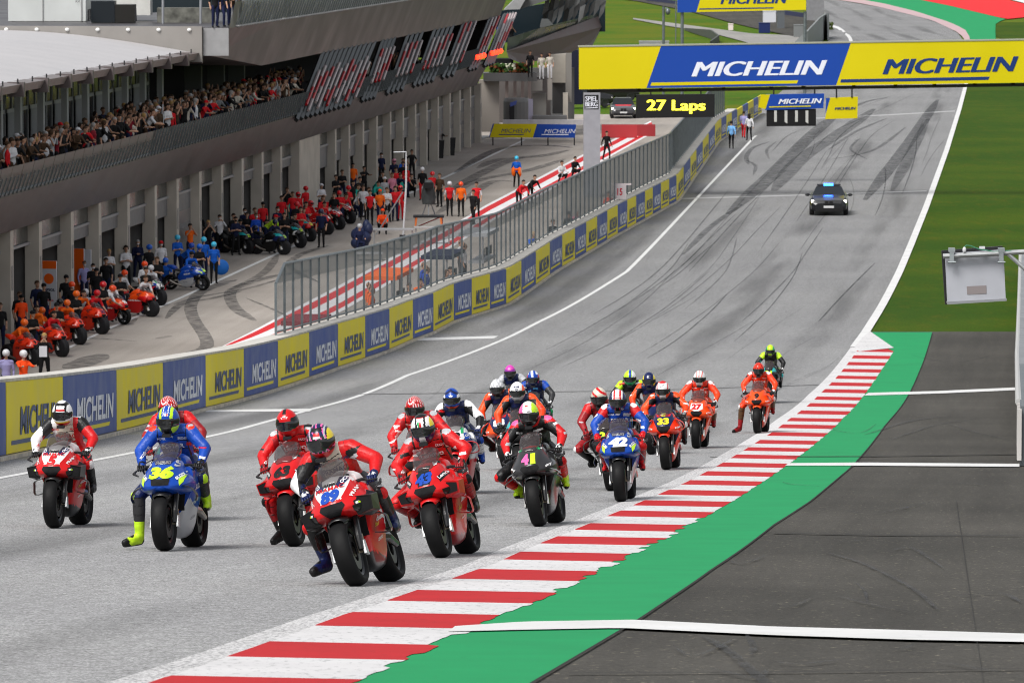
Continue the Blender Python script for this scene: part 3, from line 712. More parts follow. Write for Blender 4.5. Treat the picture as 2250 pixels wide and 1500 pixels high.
# slanting louvre fins, dark with red and white tubes clipped on
M_tr = mat('red tube', (.42, .015, .02), .4); M_tw = mat('white tube', (.42, .35, .35), .4); M_te = mat('glowing red tube end', (.9, .05, .02), .4, emit=2.5, ecol=(1, .03, .01))
groups = [(645, 800, 1.0), (812, 872, 1.0), (868, 930, 1.0), (928, 978, 1.0), (975, 1020, 1.0), (1018, 1062, 1.0), (1060, 1100, 1.0)]
xs_f = []
for a, b in ((648, 772), (792, 826), (846, 888), (905, 955), (968, 1000), (1028, 1050), (1062, 1086)):
    n = {648: 12, 792: 4, 846: 4, 905: 5, 968: 3, 1028: 3, 1062: 4}[a]
    xs_f.append([a+(b-a)*(k+.5)/n for k in range(n)])
for gi, grp in enumerate(xs_f):
    for k, x in enumerate(grp):
        t = t_px(x, 1.1, ZT+.3); p0 = B(t, 1.05, ZT-.3); 
        tt_ = t_px(x+(58 if gi == 0 else 46), 1.2, 8.3); p1 = B(tt_, 1.15, 8.3)
        # fin
        fb = MB(); fb.tube([p0-Ob, p1-Ob], .13, 4); fb.build('louvre_fin', M_fin, pb)
        m_ = MB(); lo_, hi_ = (.12, .72+.06*math.sin(k*2.1)) if gi == 0 else (.3, .84)
        if gi >= 4: lo_, hi_ = .25, 1.0
        seg = 4; off_ = Nn*.2
        if k % 2 == 0 and gi == 0: lo_ += .1
        for s_ in range(seg):
            q0 = p0.lerp(p1, lo_+(hi_-lo_)*s_/seg)+off_-Ob; q1 = p0.lerp(p1, lo_+(hi_-lo_)*(s_+.98)/seg)+off_-Ob
            m_.tube([q0, q1], .075, 6, (1 if (s_*3+k*2+gi) % 5 in (0, 3) else 0))
        ends = None
        if gi >= 5: m_.ell(p0.lerp(p1, lo_)+off_-Ob, (.17, .17, .17), 2, 8, 6)
        m_.build('striped_tube', [M_tw, M_tr, M_te], pb)
# things on the far end of the terrace and the end block, built as parts of a second building
BL = empty('race_control_building', B(-14, 2, 0)); tag(BL, 'grey end block with faceted dark glass above a bronze band, beyond the garages', 'building'); Oc = Vector(BL.location)
def boxw(name, x0, x1, y0px, y1px, Y, dep, m, par, O_, lab=None):
    """upright slab facing the camera at distance Y covering a measured outline"""
    a = at(x0, y1px, Y); b = at(x1, y0px, Y); mb = MB()
    mb.box((a.x-O_.x, Y-O_.y, a.z-O_.z), (b.x-O_.x, Y+dep-O_.y, b.z-O_.z)); o = mb.build(name, m, par)
    if lab: o['label'] = lab
    return o
def poly_slab(name, pts, Y, dep, m, par, O_, mats=None):
    k = len(pts); f = [at(x, y, Y if not isinstance(Y, (list, tuple)) else Y[i])-O_ for i, (x, y) in enumerate(pts)]; bk = [p+Vector((0, dep, 0)) for p in f]
    fs = [tuple(range(k))[::-1], tuple(range(k, 2*k))]+[(i, (i+1) % k, k+(i+1) % k, k+i) for i in range(k)]
    mb = MB(); mb.add(f+bk, fs); return mb.build(name, m, par)
Y0 = 396
poly_slab('dark_glazing', [(1090, 26), (1330, -14), (1330, 70), (1180, 70), (1140, 92), (1090, 96)], Y0+16, 1, mat('dark glazing', (.012, .02, .026), .1), BL, Oc)
poly_slab('roof_edge', [(1140, -10), (1108, 22), (1142, 21), (1160, -10)], Y0+10, 3, M_lgrey, BL, Oc)
poly_slab('roof_edge', [(1160, -10), (1142, 21), (1200, 2), (1240, -12)], Y0+11, 3, M_fas2, BL, Oc)
poly_slab('bronze_band', [(1113, 113), (1314, 36), (1322, 60), (1300, 92), (1250, 118), (1204, 128), (1150, 142), (1118, 128)], [Y0-2, Y0+16, Y0+16, Y0+14, Y0+10, Y0+6, Y0+1, Y0-2], 3, mat('bronze band reflection tint', (.115, .085, .083), .45, .3, noise=.2), BL, Oc)  # reddish reflections on this fascia are put into its base colour
poly_slab('band_return', [(1314, 36), (1324, 30), (1322, 62), (1302, 100), (1272, 104), (1272, 98), (1298, 92)], Y0+18, 2, M_lgrey, BL, Oc)
poly_slab('balcony_glass', [(1116, 84), (1186, 62), (1314, 30), (1314, 38), (1113, 116)], [Y0-1, Y0+4, Y0+16, Y0+16, Y0-1], .1, mat('grey balcony glass', (.075, .085, .08), .25, noise=.4, nscale=.5), BL, Oc)
rs2 = random.Random(9)
M_shard = [mat('glass facet %d' % i, (c, c*1.03, c*1.04), .22, .3, noise=.3, nscale=.4) for i, c in enumerate((.035, .06, .10, .15))]
for i in range(12):
    x = 1188+i*11.5; o_ = 28-.2*(x-1188)+rs2.uniform(-5, 5)
    poly_slab('glass_facet', [(x, o_+38), (x+10+rs2.uniform(0, 6), o_+20), (x+18, o_-6), (x+6, o_+6+rs2.uniform(-6, 4))], Y0+12+rs2.uniform(-1, 1), .2, M_shard[i % 4], BL, Oc)
    poly_slab('glass_facet', [(x+2, o_+8), (x+16, o_-5), (x+22, o_-34), (x+12, o_-34)], Y0+13+rs2.uniform(-1, 1), .2, M_shard[(i*3+1) % 4], BL, Oc)
poly_slab('glass_facet', [(1186, 60), (1200, 70), (1204, 72), (1216, 55), (1204, 42), (1190, 42)], Y0+8, .3, mat('round glass drum', (.10, .105, .105), .3), BL, Oc)
# lower block under the band
boxw('white_wall', 1210, 1247, 120, 182, Y0+6, 4, M_col, BL, Oc)
boxw('corner_column', 1243, 1256, 118, 225, Y0+5, 1, mat('grey column', (.2, .19, .175), .7), BL, Oc)
boxw('louvred_wall', 1214, 1242, 182, 250, Y0+8, 1, mat('louvre', (.10, .10, .10), .6), BL, Oc)
boxw('white_pilaster', 1237, 1248, 205, 262, Y0+4, 1, M_col, BL, Oc)
boxw('pillar', 1203, 1213, 128, 220, Y0+3, 1, mat('warm pillar', (.30, .275, .25), .7), BL, Oc)
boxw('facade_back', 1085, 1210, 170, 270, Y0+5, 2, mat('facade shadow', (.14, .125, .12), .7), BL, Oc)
for x in (1113, 1131, 1148, 1163): boxw('facade_column', x-3, x+4, 176, 262, Y0+3, .6, mat('pinkish column', (.36, .29, .27), .7), BL, Oc)
boxw('facade_panel', 1168, 1192, 176, 200, Y0+3, .5, M_beige, BL, Oc)
boxw('facade_panel', 1170, 1200, 205, 255, Y0+3.5, .5, mat('grey panel', (.25, .245, .23), .7), BL, Oc)
boxw('beige_wall', 1052, 1097, 176, 290, Y0, 1, mat('end wall beige', (.40, .36, .32), .8), BL, Oc)
boxw('terrace_band', 1062, 1180, 161, 179, Y0-1, 2, M_fas2, BL, Oc)
boxw('rear_wall', 1100, 1262, 150, 262, Y0+12, 1, mat('rear grey', (.10, .10, .10), .8), BL, Oc)
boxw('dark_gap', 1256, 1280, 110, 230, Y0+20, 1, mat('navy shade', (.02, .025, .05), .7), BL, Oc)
# the stage seen on the roof terrace
st = MB(); a = at(1076, 152, Y0+1); b = at(1128, 128, Y0+3); st.box((a.x, a.y, a.z), (b.x, b.y, b.z)); o = st.build('stage_block', M_blk); tag(o, 'black stage block with steps on the far roof terrace beside the flowers', 'stage')
a = at(1085, 160, Y0); 
fl = MB(); rs3 = random.Random(2)
for i in range(260):
    x = rs3.uniform(1078, 1162); yv = rs3.uniform(141, 160); p = at(x, yv, Y0-.3+rs3.uniform(-.3, .3)); s_ = rs3.uniform(.08, .2)
    c = 0 if rs3.random() < .55 else (1 if (1100 < x < 1135 and yv < 155) else 2)
    fl.ell(p, (s_, s_, s_*.7), c, 5, 3)
o = fl.build('flower_bed', [mat('planter leaves', (.03, .07, .012), .8), mat('white flowers', (.7, .7, .55), .6), mat('rust flowers', (.16, .05, .015), .7)]); tag(o, 'planter of green plants with white and rusty flowers on the far roof terrace', 'planter')
# ------------------------------------------------------------------ gantry over the start line
YG = 318
BLUE = mat('banner blue', (.008, .055, .33), .45); YEL = mat('banner yellow', (.62, .52, .0), .45, noise=.04, nscale=.3); WHT = mat('banner white', (.74, .76, .84), .5)
NAVY = mat('banner navy', (.008, .035, .16), .5)
M_edge = mat('banner trim', (.30, .30, .22), .5)
def sheet_px(name, pts, Y, off, m, par, O_, thick=None):
    vs = [at(x, y, Y)-O_+Vector((0, -off, 0)) for x, y in pts]; k = len(vs)
    if thick:
        vs += [v+Vector((0, thick, 0)) for v in vs]; fs = [tuple(range(k)), tuple(range(k, 2*k))[::-1]]+[(i, (i+1) % k, k+(i+1) % k, k+i)[::-1] for i in range(k)]
    else: fs = [tuple(range(k))]
    return link_mesh(name, vs, fs, m, par)
def text_px(name, txt, x0, y0, x1, y1, Y, off, m, par, O_, dy=0., **k):
    """lettering fitted between two measured corners; dy = rise of the right end in pixels"""
    hv = k.get('bold', 0) > .025; k['bold'] = 0.
    v, f = text_fit(txt, 1, 1, **k); vs = []; fs = []; n = len(v); sh = .13/len(txt)*.55 if hv else 0
    for q, d in enumerate((0, -sh, sh, -sh*.5, sh*.5) if hv else (0,)):
        for a, b in v:
            a = a*(1-sh*1.6)+d; x = x0+(x1-x0)*(a+.5); y = y1+(y0-y1)*(b+.5)-dy*(a+.5); vs.append(at(x, y, Y)-O_+Vector((0, -off-.003*q, 0)))
        fs += [tuple(i+n*q for i in p) for p in f]
    return link_mesh(name, vs, fs, m, par)
g0 = at(1300, 395, YG); gy = empty('start_gantry', (g0.x, YG, prof(YG))); tag(gy, 'large yellow and blue start gantry banner over the track, standing on a grey pillar', 'gantry'); Og = Vector(gy.location)
def gl(x, y0, x0=1272.): return y0-15*(x-x0)/978.
bx = lambda xs, ys_: [(x, gl(x, y)) for x, y in zip(xs, ys_)]
bn = sheet_px('banner', bx([1272, 2600, 2600, 1272], [103, 103, 196, 196]), YG, .5, YEL, gy, Og, 1.0)
sheet_px('banner_blue_field', bx([1452, 1868, 1836, 1420], [103.6, 103.6, 195.4, 195.4]), YG, .505, BLUE, bn, Og)
text_px('banner_lettering', 'MICHELIN', 1519, 136, 1816, 168, YG, .515, WHT, bn, Og, 4.5, bold=.03, shear=.28)
text_px('banner_lettering', 'MICHELIN', 1938, 130, 2236, 163, YG, .515, NAVY, bn, Og, 7, bold=.03, shear=.28)
sheet_px('underline', [(1431, 181), (1753, 176), (1750, 183), (1429, 188)], YG, .512, YEL, bn, Og)
sheet_px('underline', [(1847, 174), (2173, 168), (2170, 175), (1845, 181)], YG, .512, NAVY, bn, Og)
sheet_px('top_trim', bx([1270, 2600, 2600, 1270], [101, 101, 103.5, 103.5]), YG, .53, M_edge, gy, Og, 1.06)
sheet_px('underside_beam', bx([1290, 2600, 2600, 1290], [198.5, 198.5, 205, 205]), YG, .1, mat('gantry truss', (.035, .033, .03), .6), gy, Og, .3)
for x in (1404, 1452, 1590, 1694, 1765, 1876, 1968, 2053, 2142, 2226):
    sheet_px('hanger', bx([x-3.5, x+3.5, x+3.5, x-3.5], [194, 194, 201, 201]), YG, .16, M_blk, gy, Og, .5)
a = at(1282, 203, YG); mb = MB(); mb.box((a.x-Og.x, -.45, .02), (a.x+.9-Og.x, .45, a.z-Og.z)); pil = mb.build('pillar', mat('painted gantry pillar', (.30, .30, .33), .5, noise=.06), gy)
sheet_px('pillar_sign', [(1284, 208), (1315, 208), (1315, 240), (1284, 240)], YG, .455, M_blk, pil, Og)
text_px('pillar_lettering', 'SPIEL', 1286, 211, 1313, 221.5, YG, .46, WHT, pil, Og, bold=.03)
text_px('pillar_lettering', 'BERG', 1286, 223, 1313, 233.5, YG, .46, WHT, pil, Og, bold=.03)
sheet_px('pillar_underline', [(1286, 236.5), (1313, 235), (1313, 237), (1286, 238)], YG, .46, WHT, pil, Og)
# lap board hung below
lb = sheet_px('lap_board', [(1398, 208.5), (1570, 207), (1570, 257.5), (1398, 260)], YG-.4, 0, mat('lap board housing', (.012, .012, .012), .4), None, Vector((0, 0, 0)), .35)
tag(lb, 'black electronic lap board hanging below the banner and showing 27 Laps', 'lap board')
text_px('lap_board_digits', '27 Laps', 1421, 220, 1550, 250, YG-.4, .02, mat('lit yellow digits', (.9, .8, .02), .5, emit=1.6, ecol=(1, .93, .05)), lb, Vector((0, 0, 0)), bold=.035)
mb = MB()
for x in (1430, 1540):
    a = at(x, 200, YG-.3); b = at(x, 209, YG-.3); mb.tube([a, b], .04, 6)
mb.build('bracket', M_dark, lb)
# start lights unit
Ys = YG+16
sl = sheet_px('start_light_unit', [(1685, 240), (1793, 240), (1793, 277), (1685, 278)], Ys, 0, M_blk, None, Vector((0, 0, 0)), .5); Oz = Vector((0, 0, 0))
tag(sl, 'black start light unit with pale vertical strips hanging under the small blue board', 'start lights')
for x in (1704, 1727, 1750, 1773): sheet_px('light_strip', [(x-3, 243), (x+3, 243), (x+3, 268+4*(x % 2)), (x-3, 268)], Ys, .02, mat('light strip pale', (.5, .5, .48), .4), sl, Oz)
sb = sheet_px('small_board', [(1683, 208), (1811, 206), (1809, 238), (1681, 242)], Ys, .05, BLUE, None, Oz, .3); tag(sb, 'small blue and yellow board below the big banner, above the start lights', 'board')
sheet_px('yellow_corner', [(1672, 208), (1692, 208), (1682, 240), (1666, 236)], Ys, .06, YEL, sb, Oz)
text_px('board_lettering', 'MICHELIN', 1710, 218, 1806, 229, Ys, .08, WHT, sb, Oz, 2, bold=.03, shear=.28); sheet_px('underline', [(1690, 234), (1782, 232), (1781, 234.5), (1690, 236.5)], Ys, .08, YEL, sb, Oz)
mb = MB()
for x in (1700, 1790): mb.tube([at(x, 196, Ys), at(x, 212, Ys)], .05, 6)
mb.build('bracket', M_dark, sb)
yb2 = sheet_px('yellow_board', [(1823, 215), (1885, 213), (1884, 260), (1813, 262)], Ys, 0, YEL, None, Oz, .2); tag(yb2, 'small plain yellow board hanging right of the start lights', 'board')
sheet_px('blue_corner', [(1815, 216), (1824, 216), (1817, 240), (1814, 250)], Ys, .01, BLUE, yb2, Oz)
text_px('board_lettering', 'MICHELIN', 1834, 236, 1880, 241.5, Ys, .02, NAVY, yb2, Oz, 1, bold=.04, shear=.25)
mb = MB()
for x in (1838, 1872): mb.tube([at(x, 196, Ys), at(x, 215, Ys)], .05, 6)
mb.build('bracket', M_dark, yb2)
# far billboard
Yb = 470; Ob2 = Vector((0, 0, 0))
fb2 = sheet_px('billboard', [(1488, -40), (1771, -44), (1771, 22), (1488, 28)], Yb, 0, YEL, None, Ob2, .5); tag(fb2, 'far yellow and blue billboard on poles behind the gantry, at the top of the view', 'billboard')
sheet_px('blue_panel', [(1488, -40), (1550, -40), (1530, 27.2), (1488, 28)], Yb, .01, BLUE, fb2, Ob2)
text_px('board_lettering', 'MICHELIN', 1583, -12, 1731, 9.5, Yb, .02, NAVY, fb2, Ob2, 2, bold=.03, shear=.28); sheet_px('underline', [(1537, 19), (1700, 16.5), (1699, 19), (1536, 21.5)], Yb, .02, NAVY, fb2, Ob2)
for x in (1499, 1769):
    a = at(x, 26, Yb+.3); mb = MB(); mb.tube([a, (a.x, a.y, prof(a.y)-.3)], .13, 8); mb.build('pole', M_gal, fb2)
# poles, road furniture far away
def pole_thing(name, x, y0, y1, Y, r, m, label, cat, extra=None):
    a = at(x, y0, Y); b = at(x, y1, Y); mb = MB(); mb.tube([a, (a.x, a.y, min(b.z, prof(Y)))], r, 8)
    if extra: extra(mb, a)
    return tag(mb.build(name, m), label, cat)
pole_thing('camera_mast', 1458, 15, 92, 480, .11, M_gal, 'thin grey mast with a round camera near its top, on the far meadow', 'mast', lambda mb, a: (mb.ell(a+Vector((.35, -.1, -.4)), (.2, .2, .28)), mb.tube([a+Vector((0, 0, -.15)), a+Vector((.35, 0, -.15))], .05, 6)))
pole_thing('flag_pole', 1485, -10, 50, 500, .05, M_gal, 'very thin pole left of the far billboard', 'pole')
def stand_box(name, x0, x1, y0, y1, m, label, cat, dep=1.5, Y=None):
    c = G((x0+x1)/2, y1); Yq = Y or c.y; a = at(x0, y1, Yq); b = at(x1, y0, Yq); mb = MB(); mb.box((a.x, Yq, a.z-.05), (b.x, Yq+dep, b.z)); mb.box((a.x-.04, Yq-.04, b.z), (b.x+.04, Yq+dep+.04, b.z+.07))
    return tag(mb.build(name, m), label, cat)
stand_box('roof_unit', 1405, 1470, 92.5, 104, M_lgrey, 'low white flat-roofed unit just above the banner on the far grass', 'container', 2)
stand_box('waste_container', 1668, 1692, 52, 72, mat('navy skip', (.01, .02, .10), .5), 'navy blue container below the stack of white crates', 'container')
stand_box('crate_stack', 1677, 1705, 26, 50, mat('white crates', (.55, .56, .6), .6), 'stack of white crates behind the navy container', 'crate')
stand_box('marker_block', 1601, 1611, 54, 66, mat('pinkish white', (.7, .6, .58), .6), 'small white marker block beside the far service road', 'marker')
stand_box('service_kiosk', 1708, 1724, 26, 64, mat('kiosk grey', (.10, .11, .12), .5), 'dark grey kiosk under the right end of the far billboard', 'kiosk')
stand_box('generator_box', 1745, 1768, 56, 82, mat('generator grey', (.17, .18, .18), .5), 'grey generator box inside the far fence', 'generator')
stand_box('grey_shelter', 1772, 1811, -30, 46, mat('shelter grey', (.20, .20, .21), .6, noise=.1), 'tall grey shelter panel right of the far billboard', 'shelter', .6)
# far fences
def screen(name, pts, m, label, th=.2):
    vs = []; fs = []
    for (x, yt, yb_) in pts:
        g = G(x, yb_); Yq = g.y; a = at(x, yt, Yq); vs += [(g.x, Yq, g.z-.05), (g.x+th, Yq+th, g.z-.05), (g.x+th, Yq+th, a.z), (g.x, Yq, a.z)]
    for j in range(len(pts)-1):
        for i in range(4): fs.append((4*j+i, 4*j+(i+1) % 4, 4*j+4+(i+1) % 4, 4*j+4+i))
    fs += [(0, 1, 2, 3), tuple(len(vs)-4+i for i in (3, 2, 1, 0))]
    return tag(link_mesh(name, vs, fs, m), label, 'fence')
M_scr = mat('fence screen', (.22, .235, .235), .6, noise=.15, nscale=1)
screen('mesh_fence', [(1740, 98, 100), (1770, 70, 100), (1800, 38, 92), (1814, 30, 82), (1818, 30, 88)], M_scr, 'grey mesh fence rising beside the far track near the billboard')
screen('dark_fence', [(1504, 62, 66), (1560, 66, 84), (1577, 78, 92), (1560, 90, 98)], mat('dark screen', (.07, .075, .07), .6), 'dark low fence curving along the service road')
screen('tyre_barrier', [(1620, 14, 20), (1700, 20, 30), (1770, 30, 40)], mat('tyre barrier navy', (.03, .035, .08), .6), 'navy and grey tyre barrier behind the far billboard')
screen('tyre_barrier', [(1420, -6, 2), (1480, 2, 9), (1500, 4, 12)], mat('tyre barrier navy', (.03, .035, .08), .6), 'navy barrier at the top edge left of the far billboard')
bu = MB(); p = G(1825, 66)
for i in range(60): bu.ell(p+Vector((rs3.uniform(-.5, .3), rs3.uniform(-.3, .3), rs3.uniform(0, .9))), (.12, .12, .1), 0, 5, 3)
tag(bu.build('bush', mat('bush', (.05, .07, .015), .8)), 'small green bush at the end of the far mesh fence', 'bush')
# ------------------------------------------------------------------ pit lane end: banner wall, pod, vehicles
Ye = 384
eb = sheet_px('end_banner', [(1083, 272), (1266, 274), (1263, 303), (1074, 302)], Ye, 0, BLUE, None, Oz, .12); tag(eb, 'low yellow and blue banner across the far end of the pit lane', 'banner')
sheet_px('yellow_field', [(1086, 272.2), (1180, 272.4), (1171, 302.6), (1076, 301.8)], Ye, .01, YEL, eb, Oz)
text_px('banner_lettering', 'MICHELIN', 1101, 283, 1167, 292, Ye, .02, NAVY, eb, Oz, bold=.02, shear=.28); text_px('banner_lettering', 'MICHELIN', 1196, 284, 1265, 293, Ye, .02, WHT, eb, Oz, bold=.02, shear=.28)
sheet_px('underline', [(1096, 295), (1151, 295), (1151, 297), (1096, 297)], Ye, .02, NAVY, eb, Oz); sheet_px('underline', [(1190, 295), (1249, 295), (1249, 297), (1190, 297)], Ye, .02, WHT, eb, Oz)
mb = MB(); a = at(1080, 303, Ye); 
for x in (1083, 1146, 1204, 1262): q = at(x, 303, Ye+.2); mb.box((q.x-.04, Ye+.13, base(Ye)), (q.x+.04, Ye+.2, q.z+.6))
mb.build('banner_post', M_dark, eb)
def wb(name, x0, x1, y0, y1, Y, dep, m, label, cat): o = boxw(name, x0, x1, y0, y1, Y, dep, m, None, Vector((0, 0, 0))); return tag(o, label, cat)
wb('barrier_wall', 1105, 1292, 264, 274, Ye+4, .6, mat('white barrier', (.50, .49, .50), .6, noise=.1), 'white barrier wall behind the end banner of the pit lane', 'barrier')
wb('rail_block', 1170, 1246, 255, 266, Ye+6, 1.2, mat('grey block', (.17, .17, .17), .6), 'grey concrete block with white marks behind the barrier wall', 'block')
mb = MB(); a = at(1106, 268, Ye+8); b = at(1165, 217, Ye+8); cx = (a.x+b.x)/2; hw = (b.x-a.x)/2
prf = [(hw, 0), (hw, (b.z-a.z)*.86), (hw*.9, b.z-a.z), (0, b.z-a.z+.02)]
mb.lathe(prf, (cx, Ye+8+hw, a.z), 'z', 20, 0); o = mb.build('grey_pod', mat('pod grey', (.18, .18, .175), .5)); tag(o, 'round grey booth with a dark door behind the pit lane end banner', 'booth')
sheet_px('pod_door', [(1119, 232), (1130, 228), (1130, 265), (1119, 265)], Ye+7.6, 0, M_dark, o, Oz); sheet_px('pod_logo', [(1121, 226), (1136, 221), (1134, 230), (1121, 235)], Ye+7.5, 0, mat('pod blue', (.08, .12, .4), .5), o, Oz)
wb('beach_flag', 1161, 1171, 218, 266, Ye+7, .1, mat('pale flag', (.5, .48, .6), .6), 'white upright flag banner right of the grey booth', 'flag')
# red/black rail behind the pillar
wb('red_boards', 1322, 1440, 274, 300, 399, .3, mat('dull red board', (.30, .03, .035), .6), 'red boards behind the gantry pillar at the end of the pit wall', 'board')
wb('red_boards', 1322, 1400, 275, 303, 396, .2, mat('red board front', (.40, .04, .045), .6), 'nearer red board right beside the gantry pillar', 'board')
def wheel_mb(r, wd, axis_y=True):
    mb = MB(); mb.lathe([(r*.55, -wd/2), (r*.93, -wd/2), (r, -wd*.36), (r, wd*.36), (r*.93, wd/2), (r*.55, wd/2)], (0, 0, 0), 'y', 28); return mb
M_tyre = mat('tyre rubber', (.018, .018, .019), .55, bump=.1, bscale=60); M_rim = mat('wheel rim dark', (.06, .06, .065), .35, .8)
def car(name, p, yaw, colour, label, Lc=4.7, W=1.9, H=1.4, lightbar=False, suv=False, lamp=4.0, red=False):
    root = empty(name, p, (0, 0, yaw)); tag(root, label, 'car')
    body = mat(name+' paint '+label[:12], colour, .3, .3, coat=.6); gl_ = mat('car glass', (.015, .018, .022), .06)
    # stations along x (front = +x)
    st = [(Lc/2, .30, .62, W*.36), (Lc/2-.12, .22, .78, W*.45), (Lc/2-.6, .20, .86, W*.49), (Lc/2-1.3, .20, .96, W*.5), (.3, .20, 1.0, W*.5), (-.9, .20, 1.02, W*.5), (-Lc/2+.5, .22, 1.04, W*.49), (-Lc/2+.08, .28, .98, W*.44), (-Lc/2, .38, .8, W*.38)]
    if suv: st = [(x, z0+.1, z1*1.2, w_) for x, z0, z1, w_ in st]
    mb = MB(); K = 12
    for x, z0, z1, hw in st:
        prf_ = [(hw*.75, z0), (hw*.98, z0+.12), (hw, z0+(z1-z0)*.5), (hw*.96, z0+(z1-z0)*.8), (hw*.8, z1), (hw*.3, z1+.02)]
        for y_, z_ in prf_+[(-a_, b_) for a_, b_ in prf_[::-1]]: mb.v.append((x, y_, z_))
    for j in range(len(st)-1):
        for i in range(K): mb.f.append((j*K+i, j*K+(i+1) % K, (j+1)*K+(i+1) % K, (j+1)*K+i)); mb.m.append(0)
    mb.f += [tuple(range(K))[::-1], tuple(range((len(st)-1)*K, len(st)*K))]; mb.m += [0, 0]
    mb.build('body', body, root, smooth=False)
    zb = 1.0*(1.2 if suv else 1); roof = H*(1.25 if suv else 1)
    mb = MB(); ca = [(.95, zb-.04, W*.42), (.1, roof, W*.33), (-.9, roof-.01, W*.32), (-Lc/2+.55, zb, W*.40)]
    for x, z, hw in ca: mb.v += [(x, -hw, z), (x, hw, z)]
    lo = len(mb.v); mb.v += [(.95, -W*.44, zb-.06), (.95, W*.44, zb-.06), (-Lc/2+.5, -W*.43, zb-.06), (-Lc/2+.5, W*.43, zb-.06)]
    mb.f += [(0, 1, 3, 2), (4, 5, 7, 6), (0, 2, 4, 6, lo+2, lo), (1, lo+1, lo+3, 7, 5, 3), (lo, lo+1, 1, 0), (6, 7, lo+3, lo+2)]; mb.m += [0]*6
    mb.build('windows', gl_, root)
    mb = MB(); mb.hexa([(.12, -W*.335, roof-.03), (-.92, -W*.325, roof-.04), (-.92, W*.325, roof-.04), (.12, W*.335, roof-.03), (.05, -W*.31, roof+.03), (-.85, -W*.30, roof+.03), (-.85, W*.30, roof+.03), (.05, W*.31, roof+.03)]); mb.build('roof', body, root)
    for sx in (Lc/2-.85, -Lc/2+.85):
        for sy in (-1, 1):
            wm = MB(); wm.lathe([(.18, -.11), (.31, -.12), (.34, -.08), (.34, .08), (.31, .12), (.18, .11)], (sx, sy*(W/2-.12), .34), 'y', 24, 0); wm.lathe([(.0, .09*sy), (.2, .10*sy)], (sx, sy*(W/2-.12), .34), 'y', 16, 1); wm.build('wheel', [M_tyre, M_rim], root)
    for sy in (-1, 1):
        mb = MB(); mb.hexa([(Lc/2-.16, sy*W*.27, .64), (Lc/2-.30, sy*W*.45, .66), (Lc/2-.36, sy*W*.45, .78), (Lc/2-.22, sy*W*.27, .76), (Lc/2-.06, sy*W*.27, .64), (Lc/2-.2, sy*W*.45, .66), (Lc/2-.26, sy*W*.45, .78), (Lc/2-.12, sy*W*.27, .76)])
        mb.build('headlight', mat('headlight glow', (1, .97, .85), .3, emit=lamp, ecol=(1, .95, .8)), root)
        mb = MB(); mb.ell((.75, sy*(W*.5+.1), zb-.02), (.07, .13, .08), 0, 8, 6); mb.tube([(.78, sy*W*.45, zb-.04), (.75, sy*(W*.5+.06), zb-.03)], .025, 5); mb.build('mirror', body, root)
    mb = MB()
    for sy in (-1, 1): mb.box((Lc/2-.1, sy*.02, .46), (Lc/2+.015, sy*.20, .74))
    mb.build('grille', M_blk, root)
    mb = MB(); mb.box((Lc/2-.2, -W*.36, .24), (Lc/2+.02, W*.36, .40)); mb.build('air_intake', M_blk, root)
    mb = MB(); mb.box((Lc/2, -.26, .40), (Lc/2+.03, .26, .51)); mb.build('number_plate', mat('plate', (.55, .55, .55), .5), root)
    if lightbar:
        mb = MB(); mb.box((-.35, -.55, roof+.03), (-.12, .55, roof+.09), 0); mb.box((-.35, -.26, roof+.05), (-.11, .22, roof+.15), 1); mb.build('light_bar', [M_dark, mat('blue flashing light', (.1, .3, 1), .3, emit=10, ecol=(.01, .10, 1))], root)
        mb = MB(); mb.box((1.35, -.2, zb-.06), (1.5, .15, zb-.02)); mb.build('blue_flasher', mat('blue flasher', (.1, .3, 1), .3, emit=.8, ecol=(.1, .35, 1)), root)
        mb = MB(); mb.box((-.9, -.6, roof+.03), (-.8, .6, roof+.09)); mb.build('roof_rack', M_dark, root)
    if red:
        mb = MB(); mb.hexa([(Lc/2-.7, -.5, .875), (Lc/2-1.2, -.62, .965), (Lc/2-1.2, .62, .965), (Lc/2-.7, .5, .875), (Lc/2-.7, -.5, .895), (Lc/2-1.2, -.62, .985), (Lc/2-1.2, .62, .985), (Lc/2-.7, .5, .895)]); mb.build('bonnet_stripe', mat('red paint stripe', (.5, .01, .02), .3), root)
    return root
pc = G(1826, 474); car('safety_car', (pc.x, pc.y+2.2, prof(pc.y)), -math.pi/2-R(3), (.012, .013, .015), 'black safety car with a glowing blue light bar driving on the track behind the riders', lightbar=True, H=1.34, W=1.96)
q = G(1370, 261); car('course_car', (q.x, q.y+2.3, prof(q.y)), -math.pi/2, (.05, .05, .055), 'dark course car with red bonnet and bright headlights behind the lap board', red=True, lamp=9)
for i, (x, Yt, lab) in enumerate(((1280, 408, 'black pick-up parked behind the gantry pillar'), (1338, 425, 'dark van seen just above the course car with red bonnet'))):
    q = G(x, 236 if i == 0 else 222); r_ = car('parked_vehicle', (q.x, q.y, q.z), R(20), (.02, .02, .022), lab, suv=True, lamp=0); r_['category'] = 'pick-up' if i == 0 else 'van'
